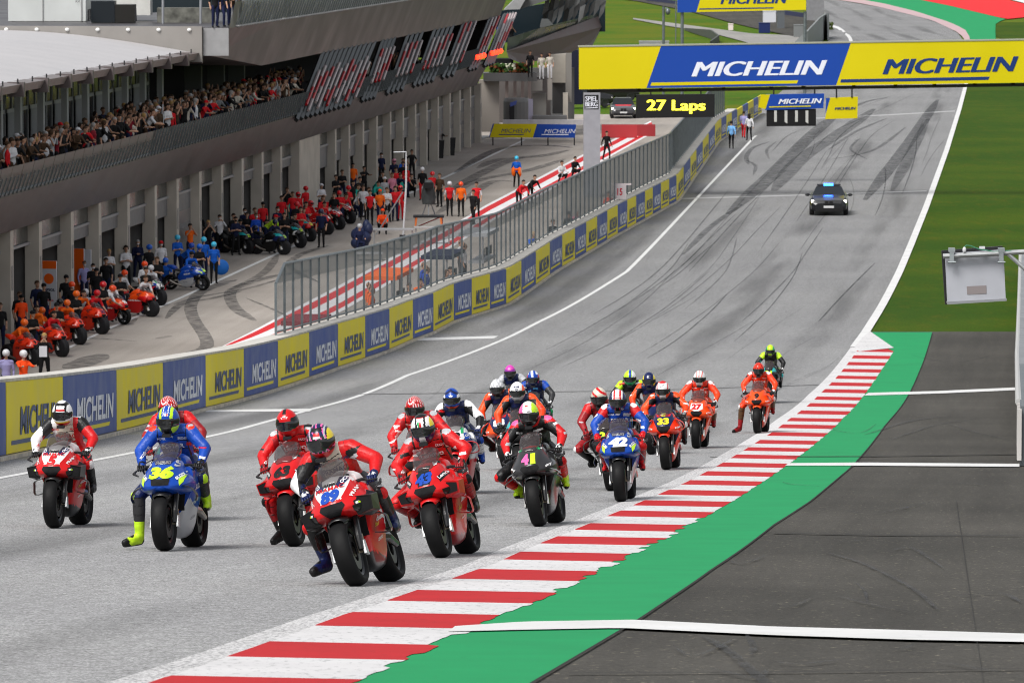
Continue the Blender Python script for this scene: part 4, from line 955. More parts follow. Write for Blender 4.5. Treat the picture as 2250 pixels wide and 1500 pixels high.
# ------------------------------------------------------------------ light panel on a pole arm, right barrier
Yl = 93.; Ol = Vector((0, 0, 0))
lp_root = empty('light_signal', (at(2250, 560, Yl).x+.35, Yl+.2, prof(Yl))); tag(lp_root, 'grey light panel seen from behind, held on a galvanised pole arm at the right', 'light panel'); Olp = Vector(lp_root.location)
sheet_px('panel_back', [(2077, 558), (2205, 549), (2210, 660), (2082, 667)], Yl, 0, mat('panel back', (.40, .41, .45), .5, noise=.05), lp_root, Olp, .10)
sheet_px('panel_front', [(2069, 551), (2203, 541), (2209, 661), (2077, 669)], Yl+.14, 0, M_dark, lp_root, Olp, .10)
sheet_px('bottom_rail', [(2080, 663), (2212, 656), (2212, 661), (2082, 669)], Yl-.03, 0, M_steel, lp_root, Olp, .12)
sheet_px('data_plate', [(2124, 629), (2167, 627), (2168, 645), (2125, 647)], Yl, .006, mat('taupe plate', (.24, .21, .21), .6), lp_root, Olp)
mb = MB(); mb.tube([at(2072, 563, Yl-.1)-Olp, at(2207, 556, Yl-.1)-Olp, at(2320, 548, Yl-.1)-Olp], [.042, .042, .034], 12); mb.tube([at(2215, 558, Yl-.1)-Olp, at(2262, 600, Yl-.1)-Olp, at(2330, 665, Yl-.1)-Olp], .034, 10); mb.build('arm', mat('bright galvanised pipe', (.45, .46, .46), .4, .7, noise=.15, nscale=5), lp_root)
mb = MB(); P_ = at(2330, 548, Yl-.1)-Olp; mb.tube([(P_.x, P_.y, 0), (P_.x, P_.y, P_.z+.3)], .06, 12); mb.build('pole', M_gal, lp_root)
for x in (2091, 2200):
    mb = MB(); c = at(x, 560, Yl-.1)-Olp; mb.box((c.x-.035, c.y-.07, c.z-.12), (c.x+.03, c.y-.045, c.z+.10)); mb.box((c.x-.05, c.y-.075, c.z+.05), (c.x+.05, c.y+.06, c.z+.11)); mb.tube([c+Vector((-.06, -.06, -.11)), c+Vector((.06, -.06, -.11))], .015, 6); mb.build('clamp', M_galm, lp_root)
mb = MB(); mb.ell(at(2119, 549, Yl-.12)-Olp, (.03, .03, .05), 0, 8, 6); mb.box(tuple(at(2152, 547, Yl-.12)-Olp), tuple(at(2164, 541, Yl-.08)-Olp)); mb.build('connector', mat('white plastic', (.6, .6, .62), .4), lp_root)
mb = MB(); mb.tube([at(x, y, Yl-.12)-Olp for x, y in ((2119, 543), (2123, 539), (2133, 540), (2150, 547), (2185, 553), (2205, 551), (2260, 553), (2330, 556))], .009, 6); mb.build('cable', mat('green cable', (.05, .22, .13), .5), lp_root)
# barrier along the right edge of the run-off
bw = empty('right_barrier', (12, 160, prof(160))); tag(bw, 'grey barrier of padded blocks with a pale pipe on top along the right edge', 'barrier'); Obw = Vector(bw.location)
BP = [(lambda q: (q.x, q.y))(G(x, y)) for x, y in ((2241, 1023), (2238, 930), (2236, 850), (2238, 790), (2240, 722), (2243, 600), (2246, 500))]
bxr = lambda y: lerp_poly(BP, y)
ysb = yr(BP[0][1], 250, 1.9); mb0 = None
for i in range(len(ysb)-1):
    y0, y1 = ysb[i]+.03, ysb[i+1]-.03; mb = MB()
    for k in (0,): mb.hexa([Vector(v)-Obw for v in ((bxr(y0), y0, prof(y0)), (bxr(y0)+.9, y0, prof(y0)), (bxr(y1)+.9, y1, prof(y1)), (bxr(y1), y1, prof(y1)), (bxr(y0), y0, prof(y0)+1.05), (bxr(y0)+.9, y0, prof(y0)+1.05), (bxr(y1)+.9, y1, prof(y1)+1.05), (bxr(y1), y1, prof(y1)+1.05))])
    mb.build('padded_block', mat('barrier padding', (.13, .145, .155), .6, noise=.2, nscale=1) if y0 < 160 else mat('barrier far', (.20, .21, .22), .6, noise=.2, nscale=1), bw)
mb = MB(); mb.tube([Vector((bxr(y)-.02, y, prof(y)+1.0))-Obw for y in yr(112, 250, 4)], .07, 8); mb.build('pipe', mat('pale pipe', (.42, .42, .41), .5), bw)
mb = MB()
for y in ysb[:8]: mb.box((bxr(y)-.05-Obw.x, y-.06-Obw.y, prof(y)+.1-Obw.z), (bxr(y)+.02-Obw.x, y+.06-Obw.y, prof(y)+1-Obw.z))
mb.build('strap', mat('white strap', (.5, .48, .46), .6), bw)
# roof-top things above the tent
Yr = PX(B(T_TENT, 0, 10))[0]; Yd = B(T_TENT-6, -5, 0).y
def roofy(name, x0, x1, y0, y1, dY, m, label, cat, dep=2):
    o = boxw(name, x0, x1, y0, y1, Yd+dY, dep, m, None, Vector((0, 0, 0))); return tag(o, label, cat)
tw_ = roofy('hospitality_tent', 18, 188, -30, 47, 6, mat('white tarpaulin', (.55, .57, .56), .6, noise=.08, nscale=.6), 'white tarpaulin tent wall on the roof at the top left corner', 'tent', 4)
for x, m in ((93, mat('tarp seam', (.3, .3, .3), .7)), (178, mat('tarp seam', (.3, .3, .3), .7))): boxw('seam', x, x+1.5, -30, 46, Yd+5.95, .04, m, tw_, Vector((0, 0, 0)))
text_px('tent_sticker', 'XX', 165, 1, 176, 6, Yd+5.9, 0, M_dark, tw_, Vector((0, 0, 0)), bold=.02)
roofy('equipment_case', 200, 252, 3, 50, 3, mat('case navy black', (.01, .014, .018), .4), 'larger black flight case on the roof in front of the white tent', 'case', 1.2)
roofy('equipment_case', 253, 296, 11, 50, 3, mat('case brown black', (.016, .015, .013), .4), 'smaller black flight case on the roof, right of the larger one', 'case', 1.2)
roofy('white_canopy', 250, 330, -30, 34, 7, mat('canopy white', (.6, .6, .57), .6, noise=.08), 'white canopy drape on the roof behind the smaller flight case', 'canopy', 2)
roofy('bar_counter', 345, 470, 18, 53, 4, mat('dry stone grey', (.12, .12, .105), .8, noise=.5, nscale=3), 'grey stone bar counter on the roof terrace', 'counter', 1)
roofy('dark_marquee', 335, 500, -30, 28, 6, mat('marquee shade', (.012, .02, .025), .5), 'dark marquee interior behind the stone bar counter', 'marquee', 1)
mb = MB(); mb.tube([at(198, 44, Yd+2.6), at(198, 20, Yd+2.6), at(194, 22, Yd+2.6), at(194, 46, Yd+2.6)], .04, 6); mb.tube([at(299, 46, Yd+2.6), at(298, 17, Yd+2.6), at(294, 17, Yd+2.6)], .04, 6); tag(mb.build('case_rack', M_dark), 'black tubular handles around the roof flight cases', 'rack')
for x, nm in ((358, 'grey roof post left of the bar counter centre'), (441, 'grey roof post at the corner of the beige wall')):
    mb = MB(); mb.tube([at(x, 53, Yd+1.5), at(x, -30, Yd+1.5)], .06, 8); tag(mb.build('roof_post', M_steel), nm, 'post')
# ------------------------------------------------------------------ lofted shells
def cr(p, t):
    """catmull-rom through a list of vectors, t in 0..len-1"""
    i = min(int(t), len(p)-2); u = t-i; p0, p1, p2, p3 = p[max(i-1, 0)], p[i], p[i+1], p[min(i+2, len(p)-1)]
    return .5*((2*p1)+(p2-p0)*u+(2*p0-5*p1+4*p2-p3)*u*u+(3*p1-p0-3*p2+p3)*u**3)
def loft(secs, nx=22, npf=16, mirror=True):
    """secs: (x, [(y, z)...]) bottom centre to top centre of the left half; returns verts, faces"""
    A = np.array([[(x, y, z) for y, z in pf] for x, pf in secs], dtype=float); n, m = A.shape[:2]
    rows = np.array([cr([A[i] for i in range(n)], (n-1)*k/nx*.99999) for k in range(nx+1)])
    out = []
    for r in rows:
        h = np.array([cr([r[i] for i in range(m)], (m-1)*k/npf*.99999) for k in range(npf+1)]); h[0, 1] = r[0, 1]; h[-1, 1] = r[-1, 1]
        if mirror:
            g = h[::-1].copy(); g[:, 1] *= -1; h = np.vstack([h, g[(1 if abs(h[-1, 1]) < 1e-4 else 0):(-1 if abs(h[0, 1]) < 1e-4 else None)]])
        out.append(h)
    K = len(out[0]); v = np.vstack(out); f = []
    for j in range(len(out)-1):
        for i in range(K): f.append((j*K+i, j*K+(i+1) % K, (j+1)*K+(i+1) % K, (j+1)*K+i))
    f.append(tuple(range(K))[::-1]); f.append(tuple(range((len(out)-1)*K, len(out)*K)))
    return [tuple(q) for q in v], f
def shell(name, secs, mats, parent, paint=None, nx=22, npf=16, mirror=True):
    v, f = loft(secs, nx, npf, mirror); V = np.array(v); fm = None
    if paint:
        fm = []
        for q in f: c = V[list(q)].mean(0); fm.append(paint(c[0], c[1], c[2]))
    o = link_mesh(name, v, f, mats, parent, fm, True); o.data.polygons[-1].use_smooth = False; o.data.polygons[-2].use_smooth = False
    return o, BVHTree.FromPolygons([Vector(a) for a in v], f)
def decal(name, v2, faces, m, parent, bvh, side='front', off=.004, cuts=1):
    """flat shape (a, b) laid on a surface. front: a to the viewer's right (= +y), b up"""
    bm = bmesh.new(); vv = [bm.verts.new((a, b, 0)) for a, b in v2]
    for q in faces:
        try: bm.faces.new([vv[i] for i in q])
        except ValueError: pass
    bmesh.ops.triangulate(bm, faces=bm.faces[:])
    for _ in range(cuts+1):
        es = [e for e in bm.edges if e.calc_length() > .026]
        if not es: break
        bmesh.ops.subdivide_edges(bm, edges=es, cuts=1); bmesh.ops.triangulate(bm, faces=bm.faces[:])
    vs = []
    for v in bm.verts:
        a, b = v.co.x, v.co.y
        if side == 'front': o, d = Vector((1.2, a, b)), Vector((-1, 0, 0))
        elif side == 'left': o, d = Vector((a, 1.2, b)), Vector((0, -1, 0))
        elif side == 'right': o, d = Vector((a, -1.2, b)), Vector((0, 1, 0))
        else: o, d = Vector((a, b, 3)), Vector((0, 0, -1))
        h = bvh.ray_cast(o, d)
        vs.append(tuple(h[0]+h[1]*off*(1 if h[1].dot(d) < 0 else -1)) if h[0] is not None else None)
    bm.verts.index_update(); fs = [tuple(v.index for v in f.verts) for f in bm.faces]; bm.free()
    fs = [f for f in fs if all(vs[i] is not None for i in f) and max((Vector(vs[f[0]])-Vector(vs[f[1]])).length, (Vector(vs[f[1]])-Vector(vs[f[2]])).length) < .12]
    if not fs: return None
    vs = [v or (0, 0, 0) for v in vs]
    return link_mesh(name, vs, fs, m, parent)
def dtext(name, txt, c, size, m, parent, bvh, side='front', rot=0., flip=False, W=None, H=None, off=.005, **k):
    if W: v, f = text_fit(txt, W, H, **k)
    else: v, f, _, _ = text_mesh(txt, size, **k)
    cs, sn = math.cos(rot), math.sin(rot); v = [(c[0]+(a*cs-b*sn)*(-1 if flip else 1), c[1]+a*sn+b*cs) for a, b in v]
    return decal(name, v, f, m, parent, bvh, side, off, 1)
P_ = {}
def paint(col, rough=.32, coat=.25):
    key = 'paint %.3f %.3f %.3f' % tuple(col)
    return mat(key, col, rough, 0, .3, coat)
C = dict(red=(.56, .006, .008), white=(.76, .76, .76), black=(.006, .006, .0065), blue=(.004, .055, .36), orange=(.85, .075, .008), orange2=(.80, .05, .006), lime=(.50, .78, .02), navy=(.005, .012, .07), grey=(.22, .23, .24), silver=(.45, .46, .48), yellow=(.78, .62, .02), green=(.01, .35, .12), pink=(.8, .12, .35), teal=(.02, .4, .42), purple=(.28, .03, .32), dred=(.28, .008, .012), magenta=(.6, .05, .4), sky=(.1, .4, .75), skin=(.45, .25, .17), darkgrey=(.028, .028, .03), cream=(.6, .55, .45), brown=(.10, .05, .02), ored=(.75, .035, .008))
def PM(n): return paint(C[n] if isinstance(n, str) else n)
M_screen, nt_, b_ = nodes_mat('smoked screen'); b_.inputs['Base Color'].default_value = (.06, .05, .05, 1); b_.inputs['Roughness'].default_value = .08; b_.inputs['Alpha'].default_value = .55
M_carbon = mat('carbon black', (.018, .018, .019), .32, .2, coat=.4); M_alu = mat('fork aluminium', (.42, .40, .36), .3, .9); M_gold = mat('fork gold', (.55, .36, .10), .28, .9); M_cal = mat('brake caliper', (.35, .30, .22), .35, .8)
M_warm = mat('tyre warmer cloth', (.012, .012, .014), .7, bump=.3, bscale=18)
M_slick = mat('slick tyre', (.006, .006, .0063), .6, 0, .15, noise=.25, nscale=9)
def bike(name, loc, yaw, pitch, roll, L, label, group, warm=False):
    root = empty(name, loc); root.rotation_mode = 'QUATERNION'
    root.rotation_quaternion = (Matrix.Rotation(-(math.pi/2+yaw), 4, 'Z') @ Matrix.Rotation(-pitch, 4, 'Y') @ Matrix.Rotation(roll, 4, 'X')).to_quaternion()
    tag(root, label, 'motorcycle', group)
    style = L.get('style', 'duc'); c1 = PM(L['main']); pal = [c1]+[PM(x) for x in L.get('pal', [])]; fn = L.get('paint', lambda x, y, z: 0)
    # nose
    wN = {'duc': 1.0, 'suz': .95, 'ktm': .98, 'apr': .94, 'hon': .96, 'yam': .94}[style]
    def sec(x, wd, zt, zb, sh=.35):
        h = zt-zb; return (x, [(0, zb), (wd*.45, zb+.01), (wd*.86, zb+h*.10), (wd, zb+h*.28), (wd*.96, zb+h*.42), (wd*.70, zb+h*.68), (wd*.46, zb+h*.92), (0, zt)])
    nose, bv = shell('nose_fairing', [sec(.13, .05, .745, .675), sec(.105, .13*wN, .785, .645), sec(.03, .215*wN, .86, .62), sec(-.08, .272*wN, .935, .60), sec(-.20, .292*wN, .99, .585), sec(-.34, .298*wN, 1.0, .58), sec(-.46, .288*wN, .97, .60)], pal, root, fn, 34, 40)
    decal('air_intake', *L.get('intake', ([(-.095, .745), (.095, .745), (.115, .71), (.05, .64), (-.05, .64), (-.115, .71)], [(0, 1, 2, 3, 4, 5)])), M_blk, nose, bv, 'front', .009, 4)
    # screen
    sc_, _ = shell('windscreen', [(-.06, [(0, .905), (.05, .905), (.075, .907), (.055, .93), (0, .94)]), (-.17, [(0, .96), (.09, .95), (.118, .975), (.09, 1.03), (0, 1.055)]), (-.30, [(0, .98), (.10, .97), (.135, 1.02), (.108, 1.10), (0, 1.125)]), (-.44, [(0, 1.0), (.10, 1.0), (.135, 1.05), (.11, 1.135), (0, 1.16)])], M_screen, root, None, 14, 14)
    # lower fairing with side panels
    lo = L.get('low', L['main']); pl_ = [PM(lo)]+[PM(x) for x in L.get('lpal', ['black'])]; lf = L.get('lpaint', lambda x, y, z: 0)
    side, bs = shell('side_fairing', [(-.34, [(0, .38), (.09, .39), (.14, .44), (.19, .53), (.24, .64), (.262, .76), (.24, .86), (.12, .9), (0, .9)]), (-.42, [(0, .24), (.08, .26), (.135, .34), (.19, .48), (.245, .62), (.268, .76), (.24, .87), (.12, .92), (0, .92)]),
        (-.60, [(0, .13), (.06, .15), (.115, .25), (.175, .40), (.235, .58), (.262, .72), (.23, .84), (.12, .90), (0, .9)]), (-.85, [(0, .115), (.05, .13), (.10, .20), (.155, .36), (.215, .52), (.235, .66), (.21, .76), (.12, .82), (0, .82)]), (-1.04, [(0, .14), (.05, .15), (.085, .2), (.12, .30), (.14, .42), (.15, .5), (.13, .58), (.08, .62), (0, .62)])], pl_, root, lf, 40, 40)
    mb = MB(); mb.hexa([(-.335, -.15, .42), (-.45, -.15, .42), (-.45, .15, .42), (-.335, .15, .42), (-.30, -.19, .80), (-.45, -.19, .80), (-.45, .19, .80), (-.30, .19, .80)]); mb.build('radiator', M_blk, root)
    # tank, seat, tail
    shell('tank', [(-.46, [(0, .8), (.12, .82), (.16, .9), (.14, .98), (0, 1.02)]), (-.62, [(0, .8), (.13, .82), (.185, .9), (.15, 1.0), (0, 1.055)]), (-.80, [(0, .76), (.13, .78), (.17, .86), (.13, .96), (0, 1.0)]), (-.95, [(0, .72), (.10, .74), (.12, .8), (.10, .85), (0, .86)])], [PM(L.get('tank', L['main']))], root, None, 12, 10)
    mb = MB(); mb.hexa([(-.92, -.12, .74), (-1.22, -.13, .80), (-1.22, .13, .80), (-.92, .12, .74), (-.92, -.10, .835), (-1.22, -.12, .87), (-1.22, .12, .87), (-.92, .10, .835)]); mb.build('seat', M_dark, root)
    shell('tail', [(-1.16, [(0, .80), (.12, .82), (.14, .88), (.10, .95), (0, .98)]), (-1.32, [(0, .84), (.12, .86), (.13, .93), (.09, 1.0), (0, 1.03)]), (-1.55, [(0, .93), (.07, .94), (.08, .98), (.05, 1.02), (0, 1.03)])], [PM(L.get('tail', L['main']))], root, None, 10, 10)
    # engine block and exhaust
    mb = MB(); mb.box((-1.0, -.10, .3), (-.5, .10, .72)); mb.box((-1.12, -.1, .36), (-.95, .1, .7)); mb.build('engine', M_carbon, root)
    mb = MB(); mb.tube([(-.9, -.09, .2), (-1.15, -.15, .27), (-1.38, -.19, .40)], [.04, .042, .046], 10); mb.tube([(-1.25, .06, .84), (-1.5, .08, .92)], .045, 10); mb.build('exhaust', mat('exhaust titanium', (.30, .27, .24), .35, .9), root)
    # wheels
    def wheel(x, rr, wd, nm):
        mb = MB(); h = wd/2
        if warm:
            mb.lathe([(.0, h*1.15), (rr*.9, h*1.35), (rr+.025, h*1.05), (rr+.035, 0), (rr+.025, -h*1.05), (rr*.9, -h*1.35), (.0, -h*1.15)], (x, 0, rr+.02), 'y', 30, 0); mb.build(nm, M_warm, root, True); return
        e = empty(nm, (x, 0, rr)); e.parent = root
        mb.lathe([(rr-.085, -h*.72), (rr-.06, -h*.97), (rr-.035, -h), (rr-.015, -h*.82), (rr-.004, -h*.5), (rr, -h*.2), (rr, h*.2), (rr-.004, h*.5), (rr-.015, h*.82), (rr-.035, h), (rr-.06, h*.97), (rr-.085, h*.72)], (0, 0, 0), 'y', 48, 0); mb.build('tyre', M_slick, e, True)
        mb = MB(); mb.lathe([(rr-.085, -h*.73), (rr-.11, -h*.6), (rr-.11, h*.6), (rr-.085, h*.73)], (0, 0, 0), 'y', 40, 0)
        for k in range(7):
            a = 2*math.pi*k/7; mb.tube([(math.cos(a)*.04, 0, math.sin(a)*.04), (math.cos(a)*(rr-.1), 0, math.sin(a)*(rr-.1))], .012, 6)
        mb.lathe([(.0, -.05), (.05, -.05), (.05, .05), (0, .05)], (0, 0, 0), 'y', 14, 0); mb.build('rim', mat('rim '+L.get('rim', 'black'), C[L.get('rim', 'black')], .3, .6), e)
        mb = MB()
        for s in ((-1, 1) if x == 0 else (1,)): mb.lathe([(.09, s*(h*.62+.005)), (.165, s*(h*.62+.005)), (.165, s*(h*.62-.003)), (.09, s*(h*.62-.003)), (.09, s*(h*.62+.005))], (0, 0, 0), 'y', 30, 0)
        mb.build('brake_disc', mat('carbon disc', (.05, .05, .055), .35, .5), e)
    wheel(0, .302, .165, 'front_wheel'); wheel(-1.42, .318, .215, 'rear_wheel')
    # forks, calipers, fender
    for s in (-1, 1):
        mb = MB(); mb.tube([(.0, s*.115, .30), (-.04, s*.115, .42), (-.16, s*.12, .68), (-.30, s*.12, .98)], [.026, .034, .028, .028], 10); mb.build('fork_leg', M_gold if L.get('gold') else M_carbon, root)
        mb = MB(); mb.box((-.17, s*.10-.03, .28), (-.08, s*.10+.03, .44)); mb.build('brake_caliper', M_cal, root)
        mb = MB(); mb.hexa([(-.08, s*.145-.008, .24), (.02, s*.145-.008, .26), (.02, s*.145+.014, .26), (-.08, s*.145+.014, .24), (-.10, s*.14-.008, .38), (-.03, s*.14-.008, .38), (-.03, s*.14+.012, .38), (-.10, s*.14+.012, .38)]); mb.build('fork_guard', PM(L.get('fork', 'white')), root)
    mb = MB(); k0 = []
    for i in range(9):
        a = R(62+i*14); rr = .325
        for j, (yy, dr) in enumerate(((-.098, -.05), (-.085, -.01), (-.045, .008), (0, .014), (.045, .008), (.085, -.01), (.098, -.05))): mb.v.append((math.cos(a)*(rr+dr), yy*(1-.25*(i == 0)), .302+math.sin(a)*(rr+dr)))
    for i in range(8):
        for j in range(6): a = i*7+j; mb.f.append((a, a+1, a+8, a+7)); mb.m.append(0)
    fend = mb.build('front_fender', PM(L.get('fender', L['main'])), root, True); so_ = fend.modifiers.new('s', 'SOLIDIFY'); so_.thickness = .006
    # handlebars, levers
    mb = MB()
    for s in (-1, 1): mb.tube([(-.30, s*.12, .90), (-.37, s*.22, .905), (-.45, s*.335, .885)], .014, 8); mb.tube([(-.39, s*.24, .89), (-.33, s*.27, .885), (-.36, s*.345, .87), (-.40, s*.355, .87)], .007, 6)
    mb.build('handlebar', M_dark, root)
    for s in (-1, 1): mb = MB(); mb.tube([(-.33, s*.33, .80), (-.34, s*.385, .83), (-.44, s*.375, .86)], [.008, .016, .01], 6); mb.build('lever_guard', M_dark, root)
    # swingarm, footpegs
    mb = MB()
    for s in (-1, 1): mb.tube([(-.95, s*.09, .42), (-1.15, s*.125, .40), (-1.42, s*.13, .318)], [.05, .045, .03], 8)
    mb.build('swingarm', M_carbon if not L.get('silverarm') else M_alu, root)
    mb = MB()
    for s in (-1, 1): mb.tube([(-1.0, s*.14, .46), (-1.03, s*.28, .44)], .013, 8)
    mb.build('footpeg', M_dark, root)
    mb = MB()
    for k in range(3): mb.tube([(-.30, .05+.05*k, .74), (-.2, .10+.02*k, .6), (-.12, .11, .45)], .006, 5); mb.tube([(-.30, -.05-.05*k, .74), (-.2, -.10-.02*k, .6), (-.12, -.11, .45)], .006, 5)
    mb.build('brake_hoses', M_dark, root)
    # wings: bent aerofoil plates as (y, z) paths
    if style == 'duc':
        for s in (-1, 1):
            q = lambda x, y, z: (x, s*y, z)
            mb = MB(); mb.hexa([q(-.03, .17, .60), q(-.27, .24, .57), q(-.27, .33, .60), q(-.05, .315, .615), q(.0, .19, .765), q(-.27, .26, .80), q(-.27, .345, .75), q(-.03, .335, .735)]); mb.build('side_pod', PM(L.get('wing0', L['main'])), root)
            mb = MB(); mb.add([q(-.005, .198, .625), q(-.022, .303, .635), q(-.004, .318, .722), q(.018, .212, .748)], [(0, 1, 2, 3)] if s > 0 else [(3, 2, 1, 0)]); mb.build('duct_opening', M_blk, root)
    wings = {'duc': [([(.20, .60), (.32, .56), (.335, .50), (.325, .40), (.19, .43)], -.34, .12, .009)],
             'suz': [([(.18, .70), (.30, .66), (.355, .58), (.34, .52)], .02, .13, .009)],
             'ktm': [([(.20, .86), (.31, .80), (.345, .72), (.30, .665), (.20, .66)], -.02, .15, .010)],
             'apr': [([(.0, .665), (.14, .655), (.28, .60), (.345, .56), (.35, .52)], .05, .12, .009), ([(.15, .70), (.29, .655), (.34, .6)], .0, .11, .008)],
             'hon': [([(.19, .76), (.32, .72), (.34, .60), (.20, .58)], .0, .14, .010)], 'yam': [([(.19, .80), (.33, .74), (.33, .62), (.20, .60)], .0, .14, .010)]}[style]
    for wi, (pth, x0, ch, th) in enumerate(wings):
        for s in (-1, 1):
            mb = MB(); pp = [Vector((0, y, z)) for y, z in pth]; n = 3*(len(pp)-1); q = [cr(pp, (len(pp)-1)*i/n*.9999) for i in range(n+1)]
            for i, p in enumerate(q):
                d = (q[min(i+1, n)]-q[max(i-1, 0)]).normalized(); nn = Vector((0, -d.z, d.y)); f = i/n
                for (dx, dn) in ((0, 0), (-ch*.3, th), (-ch, 0), (-ch*.3, -th*.6)): v = p+nn*dn; mb.v.append((x0+dx-.05*f, v.y*s, v.z+dx*.12*0))
            for i in range(n):
                for j in range(4): a = i*4+j; b = i*4+(j+1) % 4; mb.f.append((a, b, b+4, a+4)); mb.m.append(0)
            mb.f += [(0, 1, 2, 3), tuple(range(n*4, n*4+4))]; mb.m += [0, 0]
            mb.build('winglet', PM(L.get('wing%d' % wi, L.get('wing', L['main']))), root, False)
    # graphics
    zz = lambda z: z if z > .935 else .935+(z-.935)*1.55
    def remap(g):
        g = list(g)
        if g[0] == 'poly': g[1] = [(a*1.12, zz(b)) for a, b in g[1]]
        elif g[0] in ('text', 'mtext'):
            k = 1.5 if g[2][1] < .92 else 1.1
            if g[0] == 'mtext': g[3] *= 1.2; g[4] *= 1.25
            else: g[3] *= 1.3 if k > 1.2 else 1.15; g[4] *= k
            g[2] = (g[2][0]*1.08, zz(g[2][1]))
        return tuple(g)
    L = dict(L); L['gfx'] = [remap(g) for g in L.get('gfx', [])]
    for g in L.get('gfx', []):
        if g[0] == 'poly':
            _, pts, colr = g[:3]; fl = g[3] if len(g) > 3 else 'front'
            decal('graphic', pts, [tuple(range(len(pts)))], PM(colr), nose, bv, 'front', .003+.0006*L['gfx'].index(g), 3)
            if fl == 'mirror': decal('graphic', [(-a, b) for a, b in pts], [tuple(range(len(pts)))[::-1]], PM(colr), nose, bv, 'front', .003+.0006*L['gfx'].index(g), 3)
        elif g[0] == 'text':
            _, t, c, Wd, Hh, rot, colr = g[:7]; kw = g[7] if len(g) > 7 else {}
            dtext('lettering', t, c, 1, PM(colr), nose, bv, 'front', rot, W=Wd, H=Hh, off=.0075, **kw)
        elif g[0] == 'mtext':
            _, t, c, Wd, Hh, rot, colr = g[:7]; kw = g[7] if len(g) > 7 else {}
            dtext('lettering', t, c, 1, PM(colr), nose, bv, 'front', rot, W=Wd, H=Hh, off=.0075, **kw); dtext('lettering', t, (-c[0], c[1]), 1, PM(colr), nose, bv, 'front', -rot, W=Wd, H=Hh, off=.0075, **kw)
        elif g[0] == 'sw':
            for (t, x_, z_, W__, H__, colr) in g[1]:
                for sd_, fl_ in (('right', False), ('left', True)): dtext('lettering', t, (x_, z_), 1, PM(colr), side, bs, sd_, R(8), flip=fl_, W=W__, H=H__, off=.006, bold=.02)
        elif g[0] == 'side':
            _, t, c, Wd, Hh, rot, colr = g
            dtext('lettering', t, c, 1, PM(colr), side, bs, 'right', rot, W=Wd, H=Hh, off=.006, bold=.03, shear=.2)
            dtext('lettering', t, c, 1, PM(colr), side, bs, 'left', rot, flip=True, W=Wd, H=Hh, off=.006, bold=.03, shear=.2)
    return root
# ------------------------------------------------------------------ bodies: tapered limbs fused into one skin
def capsule(mb, p0, p1, r0, r1, n=12, flat=None):
    p0, p1 = Vector(p0), Vector(p1); d = p1-p0; L = d.length or 1e-4; d = d/L
    a = Vector((0, 0, 1)) if abs(d.z) < .9 else Vector((1, 0, 0)); u = d.cross(a).normalized(); v = d.cross(u)
    rings = [(p0-d*r0*.98, .12*r0), (p0-d*r0*.7, .71*r0), (p0, r0), (p1, r1), (p1+d*r1*.7, .71*r1), (p1+d*r1*.98, .12*r1)]
    k = len(mb.v)
    for c, r in rings:
        for j in range(n):
            t = 2*math.pi*j/n; w_ = (u*math.cos(t)+v*math.sin(t))*r
            if flat: w_ = Vector((w_.x*flat[0], w_.y*flat[1], w_.z*flat[2]))
            mb.v.append(tuple(c+w_))
    for i in range(5):
        for j in range(n): mb.f.append((k+i*n+j, k+i*n+(j+1) % n, k+(i+1)*n+(j+1) % n, k+(i+1)*n+j)); mb.m.append(0)
    mb.f.append(tuple(k+j for j in range(n))[::-1]); mb.f.append(tuple(k+5*n+j for j in range(n))); mb.m += [0, 0]
def fuse(bones, voxel, sm=4):
    """bones: (p0, p1, r0, r1, zone, flat). returns verts, faces, zone per face"""
    mb = MB()
    for b in bones: capsule(mb, b[0], b[1], b[2], b[3], 12, b[5] if len(b) > 5 else None)
    o = mb.build('tmp', [])
    m = o.modifiers.new('r', 'REMESH'); m.mode = 'VOXEL'; m.voxel_size = voxel; m.use_smooth_shade = True
    s = o.modifiers.new('s', 'SMOOTH'); s.factor = .5; s.iterations = sm
    dg = bpy.context.evaluated_depsgraph_get(); ev = o.evaluated_get(dg); me = ev.to_mesh()
    V = np.empty(len(me.vertices)*3); me.vertices.foreach_get('co', V); V = V.reshape(-1, 3)
    Fc = [tuple(p.vertices) for p in me.polygons]; ev.to_mesh_clear(); old = o.data; bpy.data.objects.remove(o); bpy.data.meshes.remove(old)
    Fa = np.array([f if len(f) == 4 else (*f, f[2]) for f in Fc]); c = V[Fa].mean(1)
    best = np.full(len(c), 1e9); zone = np.zeros(len(c), dtype=int); par = np.zeros(len(c))
    for b in bones:
        p0, p1 = np.array(b[0], float), np.array(b[1], float); d = p1-p0; L2 = max(d.dot(d), 1e-9); t = np.clip((c-p0)@d/L2, 0, 1)
        r = b[2]+(b[3]-b[2])*t; q = c-(p0+t[:, None]*d)
        if len(b) > 5 and b[5]: q = q/np.array(b[5])
        D = np.linalg.norm(q, axis=1)-r; k = D < best; best[k] = D[k]; zone[k] = b[4]; par[k] = t[k]
    return V, Fc, zone, c
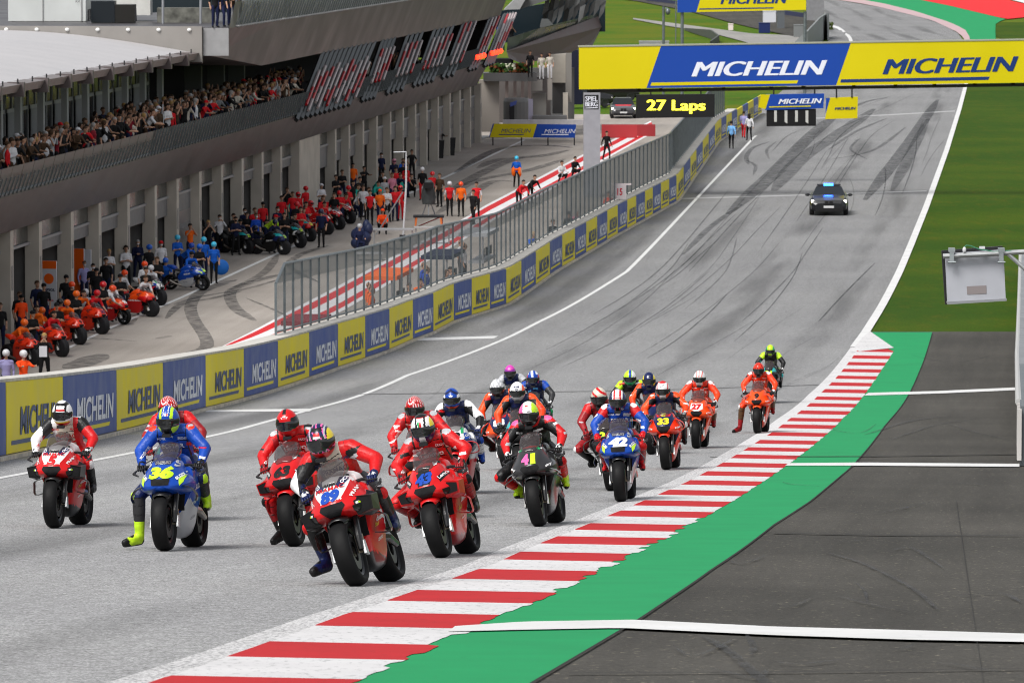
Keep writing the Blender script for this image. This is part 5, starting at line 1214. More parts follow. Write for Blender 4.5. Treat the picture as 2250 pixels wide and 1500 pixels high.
def helmet(parent, pos, Rm, fn, pal, visor='black', big=1.0, name='helmet'):
    """full-face helmet: x forward. fn(x, y, z) -> palette index on unit-ish coords"""
    nu, nv = 64, 44; vs = []; vis = []
    for i in range(nv+1):
        ph = math.pi*i/nv
        for j in range(nu):
            th = 2*math.pi*j/nu; x, y, z = math.sin(ph)*math.cos(th), math.sin(ph)*math.sin(th), math.cos(ph)
            X, Y, Z = x*.150, y*.124, z*.142
            if z < 0:
                if x > 0: X += .022*min(1, -z*2)*x; Y *= 1-.20*max(0, x)*min(1, -z*1.5)
                Z *= .92
            if x < -.2 and z > -.2: X -= .028*max(0, -x-.2)*(1-abs(z)); 
            if abs(z-.03) < .33 and x > .25: X -= .005
            Y *= 1-.10*max(0, z)**2; Z *= 1.16; Y *= 1.02
            vs.append((X*big, Y*big, Z*big))
    fs = []; fm = []; vf = []
    for i in range(nv):
        for j in range(nu):
            q = (i*nu+j, (i+1)*nu+j, (i+1)*nu+(j+1) % nu, i*nu+(j+1) % nu); ph = math.pi*(i+.5)/nv; th = 2*math.pi*(j+.5)/nu
            x, y, z = math.sin(ph)*math.cos(th), math.sin(ph)*math.sin(th), math.cos(ph)
            isv = x > .12 and (.30-.16*(1-x)) > z > -.36+.22*(1-x)
            fs.append(q); fm.append(len(pal) if isv else fn(x, y, z))
            if isv: vf.append(q)
    o = link_mesh(name, vs, fs, [PM(c) for c in pal]+[M_blk], parent, fm, True)
    o.matrix_local = Matrix.Translation(pos) @ Rm.to_4x4()
    used = sorted({i for f in vf for i in f}); ix = {a: b for b, a in enumerate(used)}
    vm = mat('visor '+visor, {'black': (.010, .011, .012), 'iri': (.06, .05, .09)}[visor], .05, .0, .8)
    v2 = [tuple(Vector(vs[i])*1.035) for i in used]; link_mesh('visor', v2, [tuple(ix[i] for i in f) for f in vf], vm, o, None, True)
    mb = MB(); mb.box((.10*big, -.045, -.150), (.152*big, .045, -.12)); mb.build('chin_vent', M_dark, o)
    return o
def glove(mb, wrist, grip, s, fwd=Vector((1, 0, 0)), m=0, k=1.0):
    """hand closed round a bar: palm, four bent fingers of different length and a thumb. s = side sign (left +1)"""
    w_, g = Vector(wrist), Vector(grip); d = (g-w_).normalized(); bar = Vector((0.10, s, -.03)).normalized()
    capsule(mb, w_, w_+d*.03, .034*k, .036*k, 10); capsule(mb, w_+d*.02, g-d*.01, .037*k, .042*k, 10)
    L = [.034, .038, .036, .029]
    for i in range(4):
        b = g+bar*(.036-.024*i)*1.0+d*.018+Vector((0, 0, .016)); l = L[i]*k
        p1 = b+(d*.85+Vector((0, 0, -.25))).normalized()*l; p2 = p1+(d*.15+Vector((0, 0, -1))).normalized()*l*.8; p3 = p2+(d*-.9+Vector((0, 0, -.5))).normalized()*l*.6
        capsule(mb, b, p1, .0135*k, .0125*k, 7); capsule(mb, p1, p2, .0125*k, .0115*k, 7); capsule(mb, p2, p3, .0115*k, .010*k, 7)
    t0 = g-bar*.035-d*.02+Vector((0, 0, -.01)); t1 = t0-bar*.02+d*.03+Vector((0, 0, -.025)); t2 = t1+d*.028+Vector((0, 0, -.005))+bar*.006
    capsule(mb, t0, t1, .015*k, .0135*k, 7); capsule(mb, t1, t2, .0135*k, .011*k, 7)
def leather(c): return mat('leather %.3f %.3f %.3f' % tuple(c), c, .45, 0, .3, coat=.08, bump=1.0, bscale=11, noise=.18, nscale=9)
def rider(loc, yaw, pitch, roll, S, label, voxel=.011):
    """S: hang (y shift of torso), hx (head x/z), leg: 'R' foot out, knee: side"""
    M = Matrix.Translation(loc) @ Matrix.Rotation(-(math.pi/2+yaw), 4, 'Z') @ Matrix.Rotation(-pitch, 4, 'Y') @ Matrix.Rotation(roll, 4, 'X')
    h = S.get('hang', 0.); up = S.get('up', 0.); hd = Vector(S.get('head', (0, 0, 0)))
    pel = Vector((-1.04, h*.5, .95)); ch = Vector((-.80, h*.8, 1.17+up)); nk = Vector((-.68, h*.95, 1.27+up)); head = Vector((-.56, h*1.05, 1.355+up))+hd
    Z = []
    def b(p, q, r0, r1, z, flat=None): Z.append((tuple(p), tuple(q), r0, r1, z, flat))
    # zones 0 torso 1 upper arm 2 forearm 3 glove 4 thigh 5 shin 6 boot 7 inner 8 neck
    b(pel, pel.lerp(ch, .5), .135, .14, 0, (1, 1.18, 1)); b(pel.lerp(ch, .5), ch, .14, .155, 0, (1, 1.22, 1)); b(ch, nk, .15, .085, 0, (1, 1.25, 1)); b(nk, head, .07, .07, 8)
    b(ch+Vector((-.10, 0, .06)), nk+Vector((-.12, 0, .02)), .085, .06, 0)      # aero hump
    sl_ = S.get('reach', (0, 0))
    for s in (-1, 1):
        sh = nk+Vector((-.06, s*.185, -.035)); hand = Vector((-.435, s*.315, .905)); wr = hand+Vector((-.075, s*.015, .035))
        mid = (sh+wr)/2; out = Vector((-.02, s*(.10+S.get('elbow', 0)), -.03))
        el = mid+out
        b(nk+Vector((-.05, s*.08, -.03)), sh, .085, .080, 0); b(sh, sh+(el-sh)*.35, .088, .078, 9); b(sh+(el-sh)*.3, el, .076, .066, 1); b(el, wr, .066, .046, 2)
    for s in (-1, 1):
        hip = pel+Vector((.02, s*.10, -.03)); side = 'L' if s > 0 else 'R'
        if S.get('leg') == side:
            kn = Vector(S.get('kneepos', (-.62, s*.40, .60))); an = Vector(S.get('anklepos', (-.66, s*.50, .20))); toe = an+Vector(S.get('toe', (.16, s*.07, -.10)))
        elif S.get('knee') == side:
            kn = Vector((-.62, s*.47, .68)); an = Vector((-1.0, s*.30, .46)); toe = an+Vector((.17, s*.06, -.03))
        else:
            kn = Vector((-.66, s*.275, .76)); an = Vector((-1.06, s*.245, .49)); toe = an+Vector((.18, s*.03, -.04))
        b(hip, hip.lerp(kn, .5), .112, .096, 4); b(hip.lerp(kn, .5), kn, .096, .076, 4); b(kn, kn.lerp(an, .4), .074, .070, 5); b(kn.lerp(an, .4), an.lerp(kn, .25), .070, .056, 5); b(an.lerp(kn, .42), an, .062, .052, 6)
        heel = an+Vector((-.03, 0, -.045)); b(an, heel, .048, .043, 6); b(heel, an.lerp(toe, .6)+Vector((0, 0, -.02)), .046, .044, 6); b(an, toe, .046, .036, 6); b(heel+Vector((0, 0, -.02)), toe+Vector((0, 0, -.025)), .034, .030, 11, None)
        Z.append((tuple(kn+Vector((.025, s*.045, -.0))), tuple(kn+Vector((.015, s*.05, -.03))), .042, .038, 10, None))   # knee slider
    V, Fc, zone, c = fuse(Z, voxel)
    cols = dict(S['cols']); cols[11] = 'black'      # zone -> colour name
    names = sorted(set(['black', S.get('cup', cols[9])]+list(cols.values())+[p[2] for p in S.get('patch', [])]+[x for x in S.get('logo', ['white'])]), key=str)
    zi = np.array([names.index(cols.get(z, cols[0])) for z in range(12)]); fm = zi[zone]
    for side, col in S.get('sidecol', {}).items():      # (zone, sign) -> colour
        pass
    if S.get('inner') and S['inner'] not in names: names.append(S['inner'])
    if 'inner' in S:                                     # stretch panels on the inside of arms and legs
        for s in (-1, 1):
            el_in = (zone == 1) | (zone == 2) | (zone == 9); k = el_in & (np.sign(c[:, 1]-h*.9) == s) & (abs(c[:, 1]-h*.9) < S.get('innerw', .27)) & (c[:, 0] > -.75) & (c[:, 2] < 1.22+up); fm[k] = names.index(S['inner'])
    for s in (-1, 1):                                    # shoulder cups, elbow sliders, seams
        shp = np.array(nk)+np.array([-.02, s*.205, .0]); fm[np.linalg.norm(c-shp, axis=1) < .05] = names.index(S.get('cup', cols[9]))
    for z_ in (1.20, 1.12, 1.03): 
        fm[(zone == 0) & (abs(c[:, 2]-(z_+up)-.02*np.sin(c[:, 1]*18)) < .004) & (c[:, 0] > -.8)] = names.index('black')
    fm[((zone == 0) | (zone == 9)) & (abs(abs(c[:, 1]-h*.9)-.155) < .006)] = names.index('black')
    fm[((zone == 4) | (zone == 5)) & (abs((c[:, 0]*3+c[:, 2]*5) % .5-.25) < .02)] = names.index('black')
    if 'flank' in S:
        for s, col in ((1, S['flank'][0]), (-1, S['flank'][1])):
            if col not in names: names.append(col)
            fm[(zone == 0) & ((c[:, 1]-h*.9)*s > .105)] = names.index(col)
    if 'half' in S:                                      # left/right different torso and sleeve colour
        for (zs, sgn, col) in S['half']:
            if col not in names: names.append(col)
            k = np.isin(zone, zs) & ((c[:, 1]-h*.9)*sgn > 0); fm[k] = names.index(col)
    for (p, r, col) in S.get('patch', []):
        q = np.array(p)+np.array([0, h*.9, up]) if p[2] > .95 else np.array(p); fm[np.linalg.norm(c-q, axis=1) < r] = names.index(col)
    if S.get('leg'):                                     # dark toe and heel panels of the dangling boot
        s = -1 if S['leg'] == 'R' else 1; an = np.array(S['anklepos']); toe = an+np.array(S['toe']) if 'toe' in S else an+np.array([.16, s*.07, -.1])
        bl = names.index('black')
        for q, rr in ((toe, .055), (an*.45+toe*.55+np.array([0, 0, .035]), .035), (an+np.array([-.04, 0, -.05]), .05), (an*.3+toe*.7+np.array([0, s*.05, .0]), .03)): fm[np.linalg.norm(c-q, axis=1) < rr] = bl
    rg_ = random.Random(hash(label) % 1000 if False else len(label)*7+int(abs(loc[0])*100))
    for _ in range(S.get('nlogo', 46)):                  # small sponsor patches
        i = rg_.randrange(len(c)); 
        if c[i][2] < .8 or c[i][0] < -1.0: continue
        cc = c[i]; col = rg_.choice(S.get('logo', ['white'])); ang = rg_.uniform(-.3, .3)
        d = c-cc; lw = rg_.uniform(.02, .05); lh = rg_.uniform(.008, .02); k = (abs(d[:, 1]+ang*d[:, 2]) < lw) & (abs(d[:, 2]-ang*d[:, 1]) < lh) & (abs(d[:, 0]) < .06); fm[k] = names.index(col)
    o = link_mesh('person', V.tolist(), Fc, [leather(C[n]) for n in names], None, fm, True); o.matrix_world = M
    tag(o, label, 'person', 'motorcycle riders on the track')
    for s in (-1, 1):
        mb = MB(); hand = Vector((-.435, s*.315, .905)); wr = hand+Vector((-.075, s*.015, .035)); glove(mb, wr+Vector((-.05, s*.008, .022)), hand, s)
        g = mb.build('glove', [leather(C[S.get('glove', 'black')]), leather(C[S.get('glove2', 'white')])], o, True)
        fmv = [1 if (len(p.vertices) and (p.center.z > hand.z+.012) and random.random() < .55) else 0 for p in g.data.polygons]; g.data.polygons.foreach_set('material_index', fmv)
    tilt = S.get('tilt', 12); hyaw = S.get('hyaw', 0); hroll = S.get('hroll', -roll*.55)
    Rm = (Matrix.Rotation(R(hyaw), 3, 'Z') @ Matrix.Rotation(R(tilt), 3, 'Y') @ Matrix.Rotation(hroll, 3, 'X'))
    helmet(o, head, Rm, S['hfn'], S['hpal'], S.get('visor', 'black'))
    if S.get('words'):
        bv = BVHTree.FromPolygons([Vector(v) for v in V], Fc); wc = PM(S.get('wcol', 'white'))
        for t, (yy_, z_), W__, H__ in zip(S['words'], ((0, 1.085), (.115, 1.165), (-.115, 1.165), (.0, 1.03)), (.24, .10, .10, .16), (.045, .025, .025, .03)): dtext('chest_lettering', t, (h*.85+yy_, z_+up), 1, wc, o, bv, 'front', W=W__, H=H__, off=.006, bold=.03)
        for s in (-1, 1):
            for t, z_ in ((S['words'][1], 1.05), (S['words'][2], .995)): dtext('sleeve_lettering', t, (h*.9+s*(.245+(1.1-z_)*.42), z_+up), 1, wc, o, bv, 'front', rot=s*R(-58), W=.085, H=.028, off=.006, bold=.03)
    if S.get('chest'):
        t, cc = S['chest']; bv = BVHTree.FromPolygons([Vector(v) for v in V], Fc); dtext('chest_lettering', t, (h*.85, 1.10+up), 1, PM(cc), o, bv, 'front', W=.2, H=.045, off=.006, bold=.03)
    return o
# ------------------------------------------------------------------ liveries
def shield(w0=.10, w1=.16, zb=.78, top=1.02):
    """white front shield between two slanting edges"""
    return lambda x, y, z: 1 if (abs(y) < w0+(w1-w0)*max(0, min(1, (z-zb)/(top-zb))) and z > zb-.02+.05*(abs(y) < .03)*0 and x > -.3) else 0
def hl(n=1):  # stick-on lamps
    return [('poly', [(.165, .80), (.265, .815), (.255, .765), (.17, .755)], 'black', 'mirror'), ('poly', [(.175, .79), (.245, .80), (.235, .772), (.18, .766)], 'white', 'mirror'), ('poly', [(.195, .788), (.225, .793), (.22, .774), (.197, .771)], 'lime', 'mirror')]
PRA = dict(style='duc', main='red', pal=['white'], paint=lambda x, y, z: 1 if (z > .775 and abs(y) < .075+.55*max(0, z-.775)+.02 and x > -.34) else 0, tank='white', tail='red', wing='red', wing0='black', fender='black', fork='silver', low='red', lpal=['white', 'black'], lpaint=lambda x, y, z: 2 if z < .26+.12*(x+.6) else (1 if abs(z-.69-.5*(x+.5)) < .02 else 0))
DUCT = [('poly', [(.15, .775), (.245, .785), (.235, .735), (.155, .725)], 'black', 'mirror')]
def pra(num, numcol):
    d = dict(PRA); d['gfx'] = hl()+DUCT+[('poly', [(.085, 1.0), (.175, .985), (.10, .90), (.045, .905)], 'navy', 'mirror'), ('text', 'FIAMM', (0, .925), .095, .028, 0, 'black', dict(bold=.04)),
        ('mtext', 'OCTO', (.125, .95), .085, .028, R(48), 'white', dict(bold=.04)), ('text', 'PRAMAC', (0, .903), .20, .022, 0, 'red', dict(bold=.02)), ('text', num, (0, .857), .135 if len(num) > 1 else .085, .072, 0, numcol, dict(bold=.06, shear=.15)),
        ('mtext', 'PRAMAC', (.192, .87), .12, .026, R(60), 'white', dict(bold=.03)), ('side', 'ducati', (-.60, .56), .26, .05, R(8), 'white'), ('sw', [('PRAMAC', -.56, .76, .22, .03, 'navy'), ('Shell', -.50, .50, .10, .035, 'yellow'), ('FIAMM', -.78, .66, .14, .03, 'white'), ('LENOVO', -.66, .38, .18, .03, 'white')])]; return d
def duc(num, numcol, pan='red'):
    return dict(style='duc', main='red', pal=['black', 'white'], paint=lambda x, y, z: 1 if (pan == 'black' and abs(y) < .07 and .76 < z < .96) else 0, tank='red', tail='red', wing='red', fender='red', fork='white', low='red', lpal=['dred', 'black', 'white'], lpaint=lambda x, y, z: 1 if z < .22 else (2 if abs(z-.70-.3*(x+.5)) < .012 else 0),
        gfx=DUCT+[('poly', [(.12, .86), (.215, .93), (.24, .895), (.145, .825)], 'black', 'mirror'), ('text', 'Lenovo', (.18, .878), .10, .026, R(37), 'white', dict(bold=.03)), ('text', 'Lenovo', (-.18, .878), .10, .026, R(-37), 'white', dict(bold=.03)), ('text', num, (0, .865), .14, .075, R(4), numcol, dict(bold=.06, shear=.2)), ('text', 'DUCATI', (0, .80), .10, .02, 0, 'white', dict(bold=.04)), ('poly', [(.21, .79), (.30, .80), (.27, .70), (.20, .72)], 'dred', 'mirror'), ('poly', [(.06, 1.0), (.10, 1.0), (.115, .95), (.09, .94)], 'white', 'mirror'), ('side', 'Lenovo', (-.60, .58), .26, .06, R(10), 'white'), ('sw', [('DUCATI', -.54, .77, .2, .03, 'white'), ('Shell', -.48, .48, .10, .04, 'yellow'), ('TIM', -.78, .68, .1, .03, 'white'), ('AKRAPOVIC', -.68, .38, .18, .02, 'white')])])
def suz(num, numcol, out=None):
    return dict(style='suz', main='blue', pal=['lime', 'silver'], paint=lambda x, y, z: 0, tank='blue', tail='blue', wing='black', fender='black', fork='silver', low='blue', lpal=['silver', 'black'], lpaint=lambda x, y, z: 1 if z < .55+.25*(x+.34) else 0, silverarm=True,
        intake=([(-.10, .765), (.10, .765), (.09, .70), (-.09, .70)], [(0, 1, 2, 3)]),
        gfx=[('text', 'SUZUKI', (0, .935), .14, .03, 0, 'white', dict(bold=.04)), ('text', num, (0, .868), .20, .085, 0, numcol, dict(bold=.07, shear=.12)), ('mtext', 'S', (.14, .93), .05, .06, 0, 'silver', dict(bold=.04)), ('poly', [(.16, .83), (.22, .87), (.20, .80), (.17, .775)], 'lime', 'mirror'), ('mtext', 'SUZUKI', (.19, .85), .11, .03, R(40), 'white', dict(bold=.05)), ('poly', [(.10, 1.02), (.14, .99), (.16, .955), (.12, .975)], 'lime', 'mirror'), ('side', 'SUZUKI', (-.60, .68), .30, .06, R(8), 'white'), ('sw', [('MOTUL', -.56, .50, .16, .035, 'white'), ('ECSTAR', -.60, .80, .2, .03, 'silver'), ('GSX-RR', -.72, .34, .2, .03, 'navy')])])
def ktm(num, numcol, main='orange', panel=None, dark=False):
    g = []
    if panel: g.append(('poly', [(-.10, .91), (.10, .91), (.115, .84), (0, .80), (-.115, .84)], panel))
    if dark: g += [('poly', [(-.13, 1.01), (.13, 1.01), (.17, .90), (.10, .80), (-.10, .80), (-.17, .90)], 'navy'), ('poly', [(-.11, .945), (-.02, .96), (-.02, .92), (-.10, .915)], 'red', 'mirror'), ('poly', [(-.035, .965), (.035, .965), (.03, .92), (-.03, .92)], 'yellow')]
    g.append(('text', num, (0, .865), .15 if len(num) > 1 else .08, .075, 0, numcol, dict(bold=.06)))
    g += [('mtext', 'KTM', (.21, .79), .06, .02, R(10), 'white', dict(bold=.04))]
    return dict(style='ktm', main=main, pal=['navy'], tank='navy' if dark else main, tail=main, wing=main, fender='ored' if dark else main, fork='white', low='ored' if dark else main, lpal=['navy', 'black'], lpaint=lambda x, y, z: 1 if (dark and z > .62) else 0, gfx=g+[('side', 'KTM', (-.62, .6), .22, .08, R(8), 'black')])
APR = dict(style='apr', main='darkgrey', pal=['red', 'green', 'white'], paint=lambda x, y, z: 1 if (z > .965 and abs(y) < .125 and abs(y) > .0 and x > -.2) else 0, tank='black', tail='black', wing='grey', wing0='darkgrey', fender='black', fork='black', low='black', lpal=['red', 'black'], lpaint=lambda x, y, z: 1 if (.06 < z-.5-.5*(x+.8) < .12 and z < .5) else 0,
    gfx=[('poly', [(.085, 1.0), (.125, 1.0), (.115, .93), (.075, .94)], 'green', 'mirror'), ('poly', [(.118, 1.0), (.135, .995), (.13, .93), (.117, .935)], 'white', 'mirror'), ('text', '4', (-.042, .865), .07, .085, 0, 'pink', dict(bold=.08)), ('text', '1', (.045, .865), .045, .085, 0, 'lime', dict(bold=.08)), ('poly', [(-.03, .78), (-.01, .78), (-.01, .765), (-.03, .765)], 'green'), ('poly', [(.01, .78), (.03, .78), (.03, .765), (.01, .765)], 'red'), ('mtext', 'sky', (.20, .80), .06, .03, R(25), 'white', dict(bold=.04)), ('poly', [(.17, .93), (.21, .945), (.205, .93), (.17, .915)], 'silver', 'mirror'), ('poly', [(.18, .88), (.22, .895), (.215, .875), (.18, .86)], 'lime', 'mirror'), ('side', 'aprilia', (-.6, .62), .3, .06, R(8), 'white')])
LCR = dict(style='hon', main='white', pal=['navy', 'dred'], paint=lambda x, y, z: 1 if z < .80 and abs(y) > .14 else 0, tank='navy', tail='white', wing='red', fender='red', fork='white', low='white', lpal=['red'], lpaint=lambda x, y, z: 1 if z < .5 else 0, gfx=[('text', '73', (0, .87), .16, .09, 0, 'black', dict(bold=.05)), ('poly', [(.08, 1.0), (.12, 1.0), (.13, .9), (.10, .9)], 'green', 'mirror'), ('poly', [(.13, .9), (.2, .92), (.2, .85), (.15, .84)], 'blue', 'mirror'), ('text', 'GIVI', (.19, .885), .07, .025, R(30), 'white', dict(bold=.03))])
REP = dict(style='hon', main='orange', pal=['red', 'navy', 'white'], paint=lambda x, y, z: 1 if z < .80 else 0, tank='orange', tail='red', wing='red', fender='orange', fork='white', low='red', lpal=['orange', 'white'], lpaint=lambda x, y, z: 1 if z > .66 else (2 if .60 < z < .64 else 0), gfx=[('text', '93', (0, .88), .15, .08, 0, 'white', dict(bold=.06)), ('side', 'REPSOL', (-.62, .68), .34, .06, R(6), 'navy')])
SKY = dict(style='duc', main='navy', pal=['silver', 'lime'], paint=lambda x, y, z: 1 if abs(y) > .12 and z > .86 else 0, tank='navy', tail='navy', wing='black', fender='black', low='black', gfx=[('text', '10', (0, .865), .13, .075, 0, 'orange', dict(bold=.05)), ('poly', [(.13, .93), (.2, .92), (.19, .87), (.14, .88)], 'white', 'mirror')])
YAM = dict(style='yam', main='black', pal=['teal'], paint=lambda x, y, z: 1 if abs(y) > .1 and z > .86 else 0, tank='black', tail='black', wing='black', fender='black', low='black', lpal=['teal'], gfx=[('text', '21', (0, .865), .14, .075, 0, 'lime', dict(bold=.05)), ('side', 'YAMAHA', (-.62, .64), .34, .07, R(8), 'white')])
YAMF = dict(YAM, main='blue', tank='blue', gfx=[('text', '20', (0, .865), .14, .075, 0, 'white', dict(bold=.05))])
# helmets
H = dict(
 h5=(['white', 'black', 'red', 'yellow'], lambda x, y, z: (1 if abs(y) > .42 and z > .25 and abs(y) < .6 else (3 if z < -.45 and x > .3 and z > -.6 else (2 if (z < -.6 or (.32 < z < .5 and abs(y) < .4 and x > 0)) else (1 if abs(z-.8) < .08 or x < -.2 and abs(y) < .2 else 0))))),
 h36=(['blue', 'lime', 'white', 'black', 'red'], lambda x, y, z: (3 if z < -.35 and abs(y) < .5 else (1 if (.38 < abs(y) < .62 and z > .1) or (z < -.3 and abs(y) > .5) else (2 if (abs(y) < .10 and .45 < z < .62 and x > 0) else (4 if .10 < y < .2 and .45 < z < .62 and x > 0 else (2 if .18 < abs(y) < .26 and z > .5 else 0)))))),
 hswirl=(['red', 'dred', 'black', 'white'], lambda x, y, z: (2 if z < .12 and z > -.5 and abs(y) > .6 else (3 if (math.sin(22*math.hypot(x-.6, y)+6*math.atan2(y, x-.6)) > .72 and z > .3) else (1 if math.sin(22*math.hypot(x-.6, y)) > .3 else 0)))),
 h63=(['red', 'black', 'white'], lambda x, y, z: (1 if (abs(y) < .16 and z > .75) or (abs(y) > .55 and -.1 < z < .45) else (2 if ((y/.30)**2+((z-.55)/.09)**2 < 1 and x > 0 and (y/.25)**2+((z-.55)/.06)**2 > 1) else 0))),
 h89=(['darkgrey', 'silver', 'red', 'yellow', 'white', 'black', 'navy', 'pink'], lambda x, y, z: (3 if (y > .70 and z > .2) else (4 if (abs(y-.02) < .28 and .38 < z < .50 and x > 0) else (2 if (abs(y) < .22 and .50 < z < .68 and x > 0) or (z < -.5 and x > 0) else (5 if abs(y) < .42 and .70 < z < .88 else (3 if abs(y) < .1 and .74 < z < .82 else (1 if .5 < abs(y) < .6 else (7 if math.sin(17*y+9*z) > .6 else (6 if z > .5 else 0))))))))),
 h43=(['white', 'black', 'red', 'green', 'yellow', 'navy'], lambda x, y, z: (5 if z < .22 and abs(y) > .3 else (3 if -.22 < y < -.08 and .3 < z < .6 and x > 0 else (2 if -.05 < y < .12 and .3 < z < .6 and x > 0 else (4 if y > .72 else (1 if (.3 < abs(y) < .45 and z > .3) or (z > .85) else (2 if z > .78 else 0))))))),
 h73=(['blue', 'navy', 'white', 'orange'], lambda x, y, z: (3 if z < -.62 else (2 if ((y/.24)**2+((z-.42)/.10)**2 < 1 and x > 0) or (abs(y) > .70 and .15 < z < .45 and x > 0) else (1 if math.sin(9*z+4*abs(y)) > .6 else 0)))),
 h88=(['silver', 'white', 'black'], lambda x, y, z: (2 if z < .12 else (1 if math.sin(13*y)*math.sin(11*z+3*y) > .1 else 0))),
 hnojo=(['white', 'navy', 'silver', 'orange'], lambda x, y, z: (3 if y > .7 and z > 0 else (1 if (x > 0 and .25 < z < .72 and abs(y) < .05+.75*(z-.25) and not (.5 < z < .6 and abs(y) < .22) and not (math.hypot(y, z-.38) < .05)) else (2 if z < .2 else 0)))),
 h41=(['white', 'pink', 'lime', 'black', 'red'], lambda x, y, z: (3 if z < .08 else (1 if y < -.48 else (2 if y > .42 else (4 if (abs(y+.1) < .14 and .72 < z < .82) else (3 if (abs(y) < .26 and .34 < z < .44 and x > 0 and math.sin(60*y) > 0) else 0)))))),
 h42=(['white', 'red', 'navy', 'black'], lambda x, y, z: (2 if abs(y) > .62 or z < -.3 and abs(y) > .3 else (1 if .24 < abs(y) < .44 or (.36 < z < .44 and abs(y) < .24) else (3 if z < -.3 else 0)))),
 hbeige=(['cream', 'red', 'black'], lambda x, y, z: (2 if z < 0 else (1 if math.sin(9*z+5*y) > .55 else 0))),
 hgreen=(['lime', 'blue', 'white', 'green'], lambda x, y, z: (3 if z < 0 else (1 if abs(y-.1) < .2 else (2 if y > .4 else 0)))),
 hnavy=(['navy', 'yellow', 'silver'], lambda x, y, z: (1 if abs(y) > .72 else (2 if abs(y) < .25 and .4 < z < .7 and math.sin(30*y) > 0 else 0))),
 h33=(['white', 'red', 'black', 'orange'], lambda x, y, z: (3 if z < .12 and abs(y) > .5 else (1 if z > .86 or .68 < abs(y) < .8 else (2 if (abs(y) < .3 and abs(z-.62-.1*math.sin(9*y)) < .03) else 0)))),
 h27=(['white', 'ored', 'green', 'black'], lambda x, y, z: (1 if (z > .35 and (abs(abs(y)-.35-.2*z) < .07 or abs(y) < .06)) or z < -.1 and abs(y) > .6 else (2 if abs(abs(y)-.3) < .06 and .3 < z < .4 else 0))),
 h9=(['ored', 'dred', 'black'], lambda x, y, z: (2 if z < .1 else (1 if math.sin(14*y)*math.sin(12*z) > .3 else 0))),
 hlime=(['lime', 'green', 'black'], lambda x, y, z: (2 if z < 0 and abs(y) > .4 else (1 if abs(y) > .6 else 0))),
 hpurple=(['purple', 'magenta', 'pink', 'black'], lambda x, y, z: (2 if (.45 < z < .8 and abs(y) < .3 and x > 0) else (1 if z > .55 else (3 if z < -.2 else 0)))),
 hbinder=(['blue', 'white', 'navy', 'red'], lambda x, y, z: (1 if (z > .62 and math.sin(8*y+3*z) > -.1) or (abs(y) < .15 and .35 < z < .55) else (3 if abs(y) > .8 else (2 if z < .2 else 0)))))
for k in H: C.setdefault(k, None) if False else None
